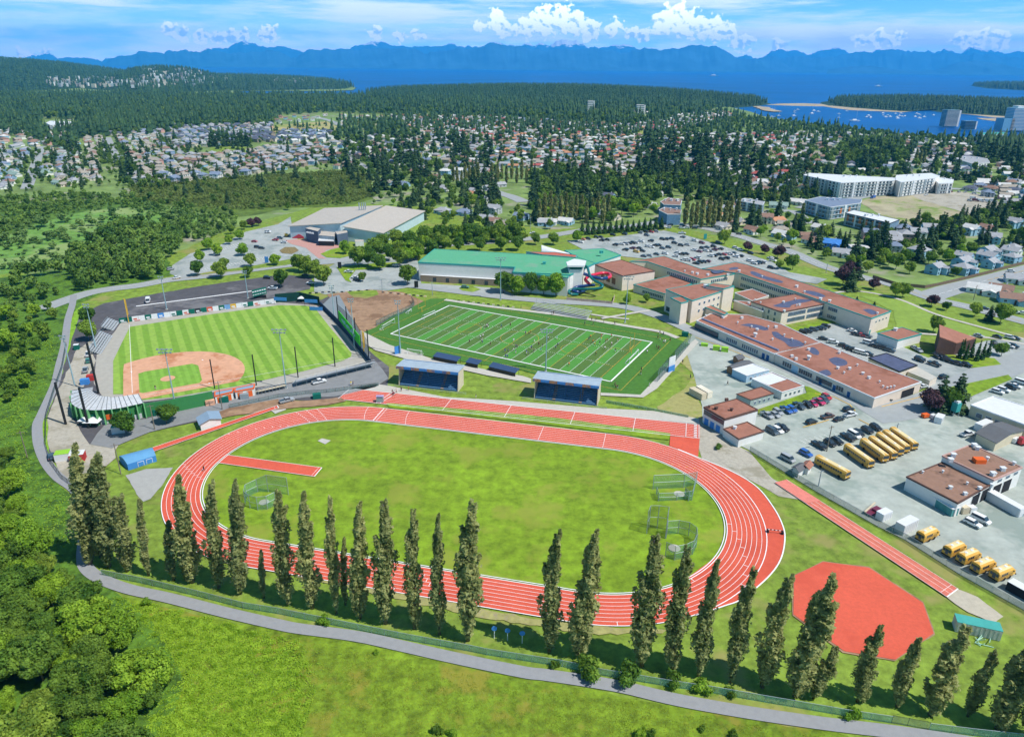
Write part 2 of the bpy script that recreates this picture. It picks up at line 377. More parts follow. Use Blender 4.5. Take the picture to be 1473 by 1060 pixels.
def range_(name, prof, D, depth, amp, seed, m):
    xs = np.arange(prof[0][0], prof[-1][0], 1.6); V = []; Fs = []; nn_ = 16; cols = []
    for x in xs:
        y = np.interp(x, [q[0] for q in prof], [q[1] for q in prof])
        y += fbm(x, seed, 6, .045)*amp*min(1, (x-prof[0][0])/30, (prof[-1][0]-x)/30)
        a, b, cc = ray(x, y); top = HC+cc*D/b; u = a/b
        spur = fbm(x, seed+9, 3, .03); col = []
        for j in range(nn_):
            t = j/(nn_-1)       # 0 shore, .7 crest, 1 back foot
            if t <= .7: q = t/.7; z = top*(q**(1.3+.18*spur)); z += top*.13*fbm(x*.6+q*9, seed+20, 5, .05)*math.sin(q*math.pi)
            else: q = (1-t)/.3; z = top*q
            yy = D-depth*(.7-t)*(1 + .1*spur if t < .7 else 1); col.append((u*yy, yy, max(-5, z)))
        cols.append(col)
    for col in cols: V += col
    for i in range(len(cols)-1):
        for j in range(nn_-1): Fs.append((i*nn_+j, (i+1)*nn_+j, (i+1)*nn_+j+1, i*nn_+j+1))
    o = MB().add(V, Fs).build(name, m, smooth=True); tag(o, kind='structure'); return o
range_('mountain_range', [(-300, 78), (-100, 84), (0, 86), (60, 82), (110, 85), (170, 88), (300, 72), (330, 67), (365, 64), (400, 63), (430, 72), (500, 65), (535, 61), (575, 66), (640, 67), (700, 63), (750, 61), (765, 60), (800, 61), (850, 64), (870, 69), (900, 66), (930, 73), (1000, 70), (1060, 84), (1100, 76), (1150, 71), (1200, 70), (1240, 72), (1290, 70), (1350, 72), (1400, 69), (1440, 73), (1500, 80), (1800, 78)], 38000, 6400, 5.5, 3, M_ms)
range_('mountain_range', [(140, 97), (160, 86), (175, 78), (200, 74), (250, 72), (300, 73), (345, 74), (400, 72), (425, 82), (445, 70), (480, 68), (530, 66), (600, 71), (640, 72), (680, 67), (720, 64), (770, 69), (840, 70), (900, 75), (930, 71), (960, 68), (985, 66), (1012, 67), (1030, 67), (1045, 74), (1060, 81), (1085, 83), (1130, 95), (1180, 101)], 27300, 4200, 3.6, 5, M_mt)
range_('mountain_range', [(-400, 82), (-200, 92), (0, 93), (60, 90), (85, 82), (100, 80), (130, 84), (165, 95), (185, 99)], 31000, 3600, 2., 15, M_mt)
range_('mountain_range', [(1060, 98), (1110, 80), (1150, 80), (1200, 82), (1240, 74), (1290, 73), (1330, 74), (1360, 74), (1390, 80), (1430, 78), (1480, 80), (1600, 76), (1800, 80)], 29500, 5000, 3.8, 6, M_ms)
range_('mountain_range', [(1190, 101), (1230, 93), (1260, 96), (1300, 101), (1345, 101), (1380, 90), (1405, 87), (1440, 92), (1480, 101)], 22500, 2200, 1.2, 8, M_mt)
# ---- air
def haze():
    m = bpy.data.materials.new('haze_air'); m.use_nodes = True; nn = m.node_tree.nodes; ll = m.node_tree.links; nn.remove(nn['Principled BSDF'])
    v = nn.new('ShaderNodeVolumePrincipled'); v.inputs['Color'].default_value = (.05, .47, 1., 1); v.inputs['Density'].default_value = 4.6e-5; v.inputs['Anisotropy'].default_value = .0
    ll.new(v.outputs[0], nn['Material Output'].inputs['Volume'])
    b = MB().box((0, 19000, -8), (84000, 42000, 1560)); o = b.build('haze', m); tag(o, 'thin blue sea air between the camera and the far mountains', 'haze', kind='stuff')
haze()
SC.cycles.volume_bounces = 1; SC.cycles.max_bounces = 6; SC.cycles.transparent_max_bounces = 12; SC.cycles.diffuse_bounces = 4; SC.cycles.glossy_bounces = 2
SC.cycles.use_adaptive_sampling = True; SC.cycles.adaptive_threshold = .02
# ---- near ground, roads, sports surfaces (all real polygons on the ground, surveyed)
M_lawn = mat('lawn_grass', '#86a03a', var=.34, sc=.3, col3='#a8a65e', t3=.55, sc3=.03, big=.22, bigsc=.015)
M_inf = mat('infield_grass', '#86a626', var=.3, sc=.28, col3='#98a63c', t3=.52, sc3=.045, big=.25, bigsc=.03)
M_mead = mat('meadow_grass', '#7f9c28', var=.45, sc=.35, col3='#a8a640', t3=.54, sc3=.06, big=.3, bigsc=.03)
M_marsh = mat('marsh_reeds', '#6f9a44', var=.35, sc=.15, col3='#93a866', t3=.5, sc3=.02)
M_bog = mat('bog_scrub', '#637a2a', var=.4, sc=.16, col3='#4f6424', t3=.5, sc3=.05)
M_asp = mat('asphalt_grey', '#b2b8b6', var=.10, sc=.25, col3='#98a2a0', t3=.5, sc3=.05, big=.1, bigsc=.02)
M_road = mat('road_asphalt', '#a6abac', var=.06, sc=.3)
M_path = mat('path_asphalt', '#9c9ea2', var=.06, sc=.8)
M_blk = mat('fresh_asphalt', '#5c5a5e', var=.16, sc=.2, col3='#7c7a7c', t3=.52, sc3=.04)
M_conc = mat('concrete', '#c8c4ba', var=.07, sc=.6)
M_grav = mat('gravel', '#b8b2a4', var=.14, sc=.8, col3='#a09a88', t3=.5, sc3=.08)
M_soil = mat('bare_soil', '#a8886c', var=.18, sc=.35, col3='#8a6c54', t3=.5, sc3=.06)
M_trk = mat('track_rubber', '#e4664e', var=.08, sc=1.2, col3='#da5e48', t3=.5, sc3=.05, big=.07, bigsc=.04, rough=.9)
M_trk2 = mat('faded_track_rubber', '#e88a7c', var=.1, sc=.8)
M_wh = mat('white_paint', [.8, .8, .8], var=.03, rough=.6)
M_yel = mat('yellow_paint', '#e8b84a', var=.1)
M_clay = mat('infield_clay', '#dfa988', var=.1, sc=.35, col3='#c4825a', t3=.53, sc3=.07)
M_wtrk = mat('warning_track_dust', '#b4b0a6', var=.08, sc=.5)
Z1, Z2, Z3, Z4, Z5 = .04, .12, .20, .28, .36
# campus and lower meadow ground in front of the town
patch('lawn', [(-700, 700), (-300, 520), (0, 380), (110, 425), (330, 330), (480, 290), (640, 300), (780, 330), (960, 325), (1060, 345), (1240, 395), (1473, 455), (1900, 560), (1900, 1300), (-700, 1300)], .008, M_lawn, 1.5, 12)
patch('meadow', [(-700, 1300), (-300, 900), (0, 800), (118, 800), (150, 850), (330, 895), (520, 925), (700, 965), (890, 1000), (1080, 1035), (1300, 1070), (1700, 1140), (1700, 1300)], Z1, M_mead, .5, 3)
patch('marsh', [(-250, 330), (0, 345), (60, 318), (130, 300), (240, 298), (300, 310), (250, 345), (150, 350), (90, 380), (0, 395), (-200, 420)], Z1, M_marsh, 3, 8)
patch('bog', [(190, 268), (330, 256), (480, 246), (530, 252), (540, 285), (500, 297), (420, 300), (330, 315), (240, 296), (180, 290)], Z1, M_bog, 3, 8)
patch('bog', [(-200, 300), (0, 292), (120, 290), (200, 285), (240, 297), (130, 302), (60, 320), (0, 345), (-200, 350)], Z1, mat('swamp_scrub', '#5a7c30', var=.35, sc=.1, col3='#44682a', t3=.5, sc3=.03), 3, 8)
patch('woodland_floor', [(-900, 1300), (-400, 420), (0, 400), (110, 385), (240, 370), (252, 395), (150, 420), (118, 435), (95, 470), (80, 555), (56, 590), (50, 650), (100, 720), (112, 800), (200, 880), (270, 975), (240, 1060), (200, 1300)], Z2, mat('forest_undergrowth', '#5c8228', var=.4, sc=.5, col3='#3c5a20', t3=.5, sc3=.1), 1, 5)
patch('verge', [(118, 440), (132, 450), (128, 480), (118, 520), (100, 560), (75, 600), (70, 640), (88, 690), (120, 702), (105, 700), (78, 680), (60, 640), (60, 595), (80, 555), (95, 500), (105, 450)], Z2, mat('verge_grass', '#86b030', var=.3, sc=.6), .6, 4)
# roads
road('road', [(60, 445), (120, 424), (160, 416), (200, 411), (244, 403), (300, 397), (350, 390), (431, 380), (486, 376), (530, 366), (580, 360), (640, 353), (700, 349), (750, 345), (800, 338), (850, 330), (905, 326), (950, 320), (1000, 326), (1059, 339), (1095, 350), (1136, 362), (1187, 384), (1240, 399), (1291, 412), (1342, 430), (1393, 442), (1473, 463), (1560, 486)], 10.5, Z3, M_road)
road('road', [(1335, 427), (1370, 416), (1420, 404), (1473, 390), (1540, 372)], 15, Z2, M_road)
road('road', [(38, 272), (50, 240), (59, 211)], 11, Z3, M_road)
road('road', [(153, 198), (160, 215), (168, 234)], 14, Z3, M_road)
road('road', [(148, 198), (149, 215), (152, 230)], 4, Z3, M_road)
road('road', [(232, 192), (248, 208), (262, 222)], 9, Z3, M_road)
road('road', [(450, 168), (475, 174), (504, 187), (520, 192)], 14, Z3, M_road)
road('road', [(480, 211), (500, 225), (516, 235), (532, 243)], 9, Z3, M_road)
road('road', [(650, 218), (640, 226), (623, 231), (595, 235), (575, 238)], 12, Z3, M_road)
road('road', [(655, 250), (670, 262), (718, 278), (735, 283), (754, 291)], 14, Z3, M_road)
road('road', [(766, 195), (785, 198), (803, 202)], 14, Z3, M_road)
road('road', [(1150, 300), (1223, 287), (1291, 275), (1376, 272), (1430, 280)], 12, Z3, M_road)
road('road', [(1075, 303), (1100, 306), (1140, 304), (1165, 322)], 9, Z3, M_road)
road('road', [(955, 330), (960, 312), (948, 300), (930, 298)], 9, Z3, M_road)
road('road', [(560, 408), (620, 415), (700, 425), (780, 433), (850, 437), (900, 442), (950, 456), (1000, 478), (1060, 500), (1110, 520), (1180, 553), (1262, 592)], 8, Z4, M_road)
road('road', [(1250, 598), (1300, 590), (1358, 570), (1412, 543), (1473, 519), (1540, 495)], 14, Z4, M_road)
road('path', [(106, 425), (104, 440), (98, 460), (93, 497), (86, 525), (80, 551), (70, 575), (60, 597), (54, 612), (56, 639), (67, 666), (84, 687), (105, 702), (118, 718), (122, 747), (122, 775), (120, 801), (125, 818), (145, 833), (185, 848), (244, 861), (326, 882), (400, 899), (431, 905), (513, 916), (583, 931), (649, 946), (750, 967), (781, 971), (836, 979), (895, 989), (972, 1007), (1073, 1025), (1182, 1041), (1290, 1054), (1400, 1070), (1560, 1095)], 3.2, Z4, M_path)
road('path', [(1182, 425), (1230, 419), (1290, 430), (1345, 452), (1400, 468), (1480, 490)], 2.2, Z3, M_conc)
road('path', [(1290, 478), (1350, 482), (1420, 486), (1480, 497)], 2.4, Z3, M_conc)
road('path', [(905, 460), (870, 456), (850, 453)], 2, Z5, M_conc, sm=False); road('path', [(865, 459), (905, 452), (935, 447)], 2.2, Z5, M_conc, sm=False)
road('path', [(640, 432), (700, 441), (750, 447), (790, 452), (840, 459), (880, 466), (915, 472), (950, 478), (975, 487)], 3, Z5, M_conc)
# sealed areas
patch('car_park', [(815, 347), (870, 342), (955, 331), (985, 336), (1040, 351), (1100, 371), (1135, 392), (1190, 402), (1175, 409), (1100, 398), (1060, 396), (1000, 386), (930, 373), (893, 369), (840, 360)], Z3, M_asp, block=True)
patch('car_park', [(248, 382), (274, 365), (315, 354), (353, 334), (400, 323), (418, 312), (422, 340), (440, 352), (485, 352), (500, 362), (486, 374), (430, 380), (350, 388), (262, 401), (244, 394)], Z2, M_asp, block=True)
patch('plaza', [(408, 346), (440, 344), (500, 352), (492, 356), (470, 360), (462, 368), (470, 373), (458, 372), (448, 364), (440, 357), (420, 352)], Z3, mat('red_paving', '#c89a90', var=.06))
patch('lawn', [(461, 366), (475, 360), (500, 354), (515, 356), (508, 368), (490, 372), (470, 371)], Z4, M_inf)
patch('lawn', [(360, 398), (400, 392), (430, 379), (405, 383), (290, 396), (268, 398), (300, 392), (370, 382), (425, 372), (420, 376)][2:], Z4, M_lawn)
patch('traffic_island', [(402, 361), (410, 356), (424, 356), (430, 361), (420, 366), (406, 365)], Z4, mat('planted_bed', '#8a7a50', var=.4, sc=1.))
patch('car_park', [(452, 398), (486, 377), (540, 368), (575, 372), (575, 405), (548, 420), (480, 422), (468, 424), (452, 420)], Z2, M_asp, block=True)
patch('lawn', [(484, 385), (500, 383), (545, 379), (575, 378), (570, 383), (535, 388), (512, 389), (502, 402), (506, 407), (497, 404)], Z4, M_inf)
patch('car_park', [(575, 372), (600, 372), (606, 408), (720, 415), (740, 425), (700, 425), (600, 412), (548, 420), (560, 400)], Z2, M_asp)
patch('traffic_island', [(660, 415), (675, 411), (692, 417), (680, 421), (665, 419)], Z4, M_lawn)
patch('car_park', [(118, 450), (150, 437), (195, 428), (300, 410), (395, 397), (412, 396), (448, 399), (446, 416), (405, 425), (463, 432), (478, 424), (530, 505), (560, 528), (556, 557), (500, 560), (485, 578), (400, 575), (380, 583), (310, 602), (215, 622), (160, 640), (130, 660), (70, 650), (68, 600), (82, 560), (100, 500), (110, 465)], Z2, M_blk, .4, 6, block=True)
patch('gravel_yard', [(110, 505), (132, 490), (137, 520), (120, 560), (104, 600), (130, 640), (170, 640), (165, 660), (118, 702), (90, 690), (70, 640), (70, 600), (86, 560)], Z3, M_grav, .4, 4, block=True)
patch('service_road', [(160, 645), (215, 622), (310, 600), (380, 582), (440, 572), (480, 572), (540, 558), (560, 545), (540, 520), (440, 548), (380, 560), (306, 580), (210, 603), (150, 612), (130, 640)], Z4, mat('grey_asphalt', '#8e9092', var=.1, sc=.3), .3, 5)
patch('bare_soil_lot', [(470, 424), (530, 417), (580, 421), (600, 430), (610, 434), (560, 457), (540, 472), (518, 480), (505, 466), (486, 440)], Z3, M_soil, .4, 5, block=True)
patch('lawn', [(498, 420), (540, 418), (545, 424), (528, 430), (508, 428)], Z4, M_lawn, .5, 4)
patch('soil_bank', [(330, 588), (400, 575), (440, 578), (490, 572), (500, 578), (470, 584), (445, 586), (400, 590), (330, 600), (300, 606), (310, 596)], Z5, M_soil, .4, 3)
patch('depot_yard', [(1078, 648), (1168, 704), (1263, 758), (1302, 777), (1381, 827), (1473, 878), (1700, 1000), (1700, 520), (1473, 507), (1400, 535), (1345, 572), (1262, 588), (1190, 550), (1110, 512), (1040, 490), (1000, 474), (985, 500), (998, 540), (1010, 585), (1010, 600), (1040, 630)], Z3, mat('depot_asphalt', '#b8c0b8', var=.12, sc=.2, col3='#9aa8a0', t3=.5, sc3=.04, big=.14, bigsc=.03), block=True)
patch('car_park', [(1165, 470), (1190, 464), (1260, 478), (1300, 500), (1335, 515), (1420, 490), (1473, 488), (1560, 500), (1560, 520), (1473, 520), (1400, 545), (1345, 570), (1326, 550), (1242, 518), (1180, 492), (1130, 474)], Z2, M_asp, block=True)
patch('lawn', [(1130, 474), (1150, 470), (1192, 461), (1203, 464), (1165, 472), (1150, 477)], Z4, M_inf)
patch('verge', [(1345, 578), (1355, 560), (1375, 556), (1450, 540), (1456, 546), (1400, 570), (1375, 585), (1350, 595), (1338, 590)], Z5, M_inf)
patch('verge', [(1090, 590), (1091, 598), (1120, 594), (1188, 570), (1165, 558), (1157, 556), (1160, 566)], Z5, M_inf)
patch('lawn', [(1350, 508), (1380, 512), (1430, 516), (1440, 525), (1400, 530), (1370, 524), (1345, 515)], Z4, M_inf)
patch('rough_ground', [(1235, 290), (1260, 283), (1330, 276), (1400, 285), (1440, 296), (1410, 312), (1360, 330), (1330, 330), (1290, 330), (1270, 312)], Z2, mat('rough_lot', '#b4ab8c', var=.25, sc=.05, col3='#7d9440', t3=.5, sc3=.025), 1, 8, block=True)
patch('gravel_yard', [(1310, 280), (1380, 276), (1430, 282), (1440, 298), (1405, 312), (1360, 298), (1330, 290)], Z3, M_grav, 1, 8)
patch('sand_lot', [(385, 186), (400, 180), (470, 175), (490, 186), (480, 190), (420, 190), (390, 192)], Z2, mat('dry_field', '#b4a870', var=.2, sc=.02, col3='#8fa048', t3=.5, sc3=.01), 3, 12, block=True)
patch('dry_field', [(905, 190), (935, 188), (975, 190), (970, 197), (915, 197)], Z2, MATS['dry_field'], 3, 12, block=True)
patch('lawn', [(300, 213), (330, 211), (385, 213), (350, 222), (310, 222)], Z2, M_lawn, 2, 8, block=True)
patch('gravel', [(1010, 640), (1040, 636), (1080, 655), (1112, 690), (1135, 700), (1160, 722), (1120, 715), (1080, 690), (1040, 665)], Z2, M_grav, .6, 4)
patch('gravel', [(1005, 600), (1014, 602), (1042, 632), (1078, 650), (1112, 690), (1060, 690), (1010, 660), (1000, 630)], Z1+.01, M_grav)
patch('worn_grass', [(945, 585), (985, 560), (1000, 540), (975, 520), (1000, 505), (1010, 600), (960, 603)], Z2, mat('worn_turf', '#a8a468', var=.15, sc=.5, col3='#94a04a', t3=.5, sc3=.1), .6, 4)
patch('landing_pit', [(1361, 860), (1378, 848), (1407, 860), (1443, 888), (1429, 897), (1391, 881)], Z3, mat('pit_sand', '#c4bcaa', var=.08, sc=.8), .2, 2)
patch('gravel_fan', [(181, 684), (210, 675), (249, 673), (232, 700), (217, 718), (206, 722), (200, 715)], Z2, mat('fan_gravel', '#b0b0ac', var=.06), .15, 2)
patch('lawn', [(1236, 425), (1300, 432), (1345, 455), (1473, 492), (1420, 486), (1350, 480), (1290, 474), (1285, 448)], Z2, mat('school_lawn', '#90ac48', var=.12, sc=.3, big=.15, bigsc=.03), .3, 4, block=True)
patch('roadside_lawn', [(845, 340), (955, 327), (985, 335), (1040, 349), (1100, 369), (1110, 377), (1035, 353), (983, 338), (955, 332), (870, 343)], Z4, M_lawn)
patch('pavement', [(1000, 489), (1005, 493), (945, 560), (925, 573), (864, 570), (864, 566), (921, 569), (984, 503), (994, 494)], Z5, M_conc)
patch('pavement', [(518, 476), (560, 497), (621, 517), (700, 533), (752, 542), (764, 546), (764, 552), (700, 541), (660, 532), (600, 522), (540, 505), (520, 492)], Z5, M_conc)
patch('pavement', [(500, 560), (540, 553), (560, 556), (640, 572), (740, 578), (860, 588), (940, 592), (1005, 603), (1006, 611), (900, 601), (750, 586), (560, 566), (504, 560)], Z4, M_conc)
patch('strip_lawn', [(556, 581), (640, 587), (800, 602), (964, 624), (963, 634), (900, 627), (800, 613), (640, 595), (560, 587)], Z4, M_inf, .15, 3)
# ---- running track (surveyed centre, heading and size of a 400 m oval)
TC = (-16.56, 184.42); TY = -.2241; TR = 36.5; TWD = 10.4; TH = 84.39/2
def tk(a, b): c_, s_ = math.cos(TY), math.sin(TY); return (TC[0]+c_*a-s_*b, TC[1]+s_*a+c_*b)
def oval(r, n=72, ov=False):
    p = []
    for i in range(n+1): t = -math.pi/2+math.pi*i/n; p.append(tk(TH+r*math.cos(t), r*math.sin(t)))
    for i in range(n+1): t = math.pi/2+math.pi*i/n; p.append(tk(-TH+r*math.cos(t), r*math.sin(t)))
    return p
def ring(mb, r0, r1, z, m=0):
    A, B = oval(r0), oval(r1); n_ = len(A); mb.add([(*q, z) for q in A]+[(*q, z) for q in B], [(i, (i+1) % n_, n_+(i+1) % n_, n_+i)[::-1] for i in range(n_)], m)
occ(oval(TR+TWD+1))
patch('infield_lawn', oval(TR+.2), Z2, M_inf, world=True)
mb = MB(); ring(mb, TR-.1, TR+TWD+.1, Z5+.0); tag(mb.build('running_track', M_trk), kind='structure')
outer = [(962, 642), (1004, 659), (1054, 680), (1089, 702), (1113, 732), (1126, 758), (1128.7, 778), (1122.6, 806), (1104, 832), (1067, 862.5), (1041, 873), (1000, 886), (945, 898), (950, 860), (1060, 780), (1040, 700), (950, 655)]
op = smooth_line([(q.x, q.y) for q in W(outer[:13])], 5)+[(q.x, q.y) for q in W(outer[13:])]
patch('track_apron', [tuple(q[:2]) for q in op], Z4+.0, M_trk, world=True)
mb = MB()
for i in range(9):
    r = TR+i*TWD/8; w_ = .055 if 0 < i < 8 else .12; ring(mb, r-w_, r+w_, Z5+.035)
ring(mb, TR-.75, TR-.5, Z5+.035)
L_, R_ = ribbon(op[2:56], .35)
mb.add([(a[0], a[1], Z5+.035) for a in L_]+[(a[0], a[1], Z5+.035) for a in R_], [(len(L_)+i, len(L_)+i+1, i+1, i) for i in range(len(L_)-1)])
def seg(mb, a, b, w_, z, m=0):
    a, b = Vector(a[:2]), Vector(b[:2]); d = (b-a).normalized(); nn_ = Vector((-d.y, d.x))*w_/2
    mb.add([(*(a+nn_), z), (*(a-nn_), z), (*(b-nn_), z), (*(b+nn_), z)], [(0, 1, 2, 3)], m)
def tseg(x, y, x2, y2, w_=.12, z=Z5+.035, m=0): seg(mb, G(x, y), G(x2, y2), w_, z, m)
def across(a, i0=0, i1=8, w_=.12, side=1, z=Z5+.037, m=0):    # line over the straights at distance a
    seg(mb, tk(a, side*(TR+i0*TWD/8)), tk(a, side*(TR+i1*TWD/8)), w_, z, m)
def curveline(t, i0, i1, sgn=1, w_=.12, m=0):
    def q(i): r = TR+i*TWD/8; return tk(sgn*(TH)+r*math.cos(t), r*math.sin(t))
    seg(mb, q(i0), q(i1), w_, Z5+.037, m)
across(-TH, w_=.3); across(-TH+1.2, w_=.15)
for a_ in (18, 40): across(a_)
for k, a_ in enumerate((8.2, 11.9, 15.6)):
    for i in range(8): across(a_*1+i*1.2-18+k*2, i, i+1, .14, -1, m=1 if k == 1 else 0)
for i in range(8):
    for t0, sg in ((-.16, 1), (.78, 1), (-.95, 1)): curveline(t0-.085*i*(.6 if t0 > 0 else 1)+.2, i, i+1, sg, .14, 1 if t0 > 0 else 0)
    curveline(math.pi-.75+.06*i, i, i+1, -1); curveline(math.pi+.35-.03*i, i, i+1, -1)
    for s_ in range(3): curveline(math.pi-.95-.08*s_+.01*i, i+.35, i+.65, -1, .35)
# waterfall curves near the finish
for a0, bend in ((-TH+10, 2.2), (-TH-6, 2.6)):
    q = [tk(a0+bend*math.sin(t*math.pi/2)*-1+bend, TR+TWD*(t)) for t in [i/10 for i in range(11)]]
    for i in range(10): seg(mb, q[i], q[i+1], .12, Z5+.037)
tag(mb.build('track_markings', [M_wh, M_yel]), kind='structure')
# straight sprint track beyond
A, B, C_, D_ = G(504, 560), G(1006.4, 612), G(1006.4, 631.7), G(486.5, 574.8)
patch('sprint_straight', [(504, 560), (1006.4, 612), (1006.4, 631.7), (486.5, 574.8)], Z4+.03, M_trk, block=True)
patch('exchange_apron', [(964, 627.8), (1006.4, 631.7), (1004, 659), (963, 642)], Z4+.01, M_trk)
mb = MB()
for i in range(9):
    t = i/8; seg(mb, A.lerp(D_, t), B.lerp(C_, t), .10 if 0 < i < 8 else .25, Z5)
for t in (.095, .107): seg(mb, A.lerp(B, t+.035), D_.lerp(C_, t+.02), .25, Z5+.105)
for t in (0, .998, .965, .665, .83, .485, .31): seg(mb, A.lerp(B, t), D_.lerp(C_, t), .18, Z5+.105)
for i in range(8):
    t = (i+.5)/8; a_ = A.lerp(D_, t); b_ = B.lerp(C_, t); seg(mb, a_.lerp(b_, .985), a_.lerp(b_, .993), .5, Z5+.106)
tag(mb.build('sprint_markings', M_wh), kind='structure')
# jump runways, throwing sector
def runway(name, q, m, lanes=1, z=Z5):
    patch(name, q, z, m); a, b, c2, d = W(q); mm = MB()
    for t in [i/lanes for i in range(lanes+1)]: seg(mm, a.lerp(d, t), b.lerp(c2, t), .16 if lanes < 2 else .09, z+.08)
    seg(mm, b, c2, .3, z+.085); seg(mm, b.lerp(a, .03), c2.lerp(d, .03), .1, z+.085)
    tag(mm.build('runway_markings', M_wh), kind='structure')
runway('jump_runway', [(326.5, 655.6), (463.3, 674), (452.5, 686.7), (313.4, 666.9)], M_trk)
runway('jump_runway', [(220, 645), (399, 584.5), (401, 588), (222, 650.5)], M_trk)
runway('jump_runway', [(1131, 691), (1377.5, 848.4), (1361.6, 860), (1113.7, 695.5)], mat('worn_runway', '#e07c68', var=.12, sc=.5), 3)
patch('runway_wear', [(1131, 691.5), (1180, 722), (1160, 726), (1114.5, 696)], Z5+.12, M_trk2)
patch('throwing_pad', [(380, 584), (400, 580), (412, 590), (396, 596)], Z4, M_conc)
patch('red_jump_area', [(1184, 809), (1249.5, 817.5), (1327, 868), (1342.6, 912), (1287.5, 949.7), (1214, 937.5), (1141, 884.5), (1142, 829)], Z4, M_trk, block=True)
patch('soil_edge', [(1184, 808), (1250, 815.5), (1329, 866.5), (1345, 913), (1288, 952), (1213, 940), (1139, 885.5), (1140.5, 828)], Z3, M_soil, .15, 2)
patch('worn_strip', [(395, 808), (560, 845), (700, 878), (800, 895), (900, 905), (960, 905), (955, 912), (850, 913), (700, 890), (560, 860), (400, 825)], Z3, mat('worn_strip_turf', '#a8a468', var=.2, sc=.5, col3='#a59a7a', t3=.52, sc3=.2), .4, 2)
for q in ([(457, 635), (463, 631.5), (476, 634.5), (468, 640)],): patch('landing_mat', q, Z4, M_conc)
for x, y, r in ((380, 723, 1.5), (977, 711, 1.6), (970, 789, 1.6)):
    g = G(x, y); patch('throwing_circle', [(g.x+r*math.cos(t), g.y+r*math.sin(t)) for t in np.linspace(0, 2*math.pi, 20)[:-1]], Z3, M_conc, world=True)
for x, y in ((345, 700), (760, 690), (560, 640)): pass
# ---- football field
T_tur = mat('turf_green', '#4e7e30', var=.16, sc=.6, rough=.95); T_lt = mat('turf_light', '#55963c', var=.07, sc=.6); T_dk = mat('turf_dark', '#587a36', var=.08, sc=.5)
patch('turf_field', [(519, 474), (530, 468), (619, 430.5), (640, 430), (750, 445), (900, 471), (960, 483), (992, 495), (984, 506), (926, 569), (866, 567), (750, 533), (621, 514.5), (524, 490)], Z3, T_tur, block=True)
a, b, c2, d = G(646.6, 440.2), G(938, 493), G(878.4, 549.8), G(562, 481.1)    # far-left, far-right, near-right, near-left
def ff(u, v): return a.lerp(b, u).lerp(d.lerp(c2, u), v)
mb = MB(); NS = 24; dark = [1, 1, 0, 1, 0, 1, 0, 0, 1, 0, 1, 0, 1, 1, 0, 1, 0, 1, 0, 1, 0, 1, 1, 1]
seq = 'ddlldldllddlldldlldldldd'
for i in range(NS):
    u0, u1 = i/NS, (i+1)/NS; q = [ff(u0, 1), ff(u1, 1), ff(u1, 0), ff(u0, 0)]
    mb.add([(v.x, v.y, Z4) for v in q], [(0, 1, 2, 3)], 1 if (i % 2 == 0 or i in (1, 22)) else 0)
tag(mb.build('turf_stripes', [T_lt, T_dk]), kind='structure')
mb = MB()
for q in ((0, 0, 1, 0), (1, 0, 1, 1), (1, 1, 0, 1), (0, 1, 0, 0)): seg(mb, ff(q[0], q[1]), ff(q[2], q[3]), .7, Z5)
for i in range(2, 23): seg(mb, ff(i/NS, .01), ff(i/NS, .99), .12, Z5+.01)
for i in range(2, 23):
    for v in (.33, .67):
        for k in range(-2, 3): seg(mb, ff((i+k*.2)/NS, v), ff((i+k*.2)/NS, v+.014), .12, Z5+.01)
yb = [(.045, 0, .045, 1), (.955, 0, .955, 1), (.5, -.14, .5, 1.14), (-.06, -.14, 1.06, -.14), (-.06, 1.12, 1.06, 1.12), (-.06, -.14, -.06, 1.12), (1.06, -.14, 1.06, 1.12), (.045, .3, .12, .3), (.12, .3, .12, .7), (.12, .7, .045, .7), (.955, .3, .88, .3), (.88, .3, .88, .7), (.88, .7, .955, .7), (.25, .02, .25, .98), (.75, .02, .75, .98)]
for q in yb: seg(mb, ff(q[0], q[1]), ff(q[2], q[3]), .13, Z5+.015, 1)
for u, v, r in ((.5, .5, 9), (.25, .5, 6), (.75, .5, 6)):
    g = ff(u, v)
    for k in range(28):
        t0, t1 = k/28*6.283, (k+1)/28*6.283; seg(mb, (g.x+r*math.cos(t0), g.y+r*math.sin(t0)), (g.x+r*math.cos(t1), g.y+r*math.sin(t1)), .13, Z5+.015, 1)
tag(mb.build('field_markings', [M_wh, M_yel]), kind='structure')
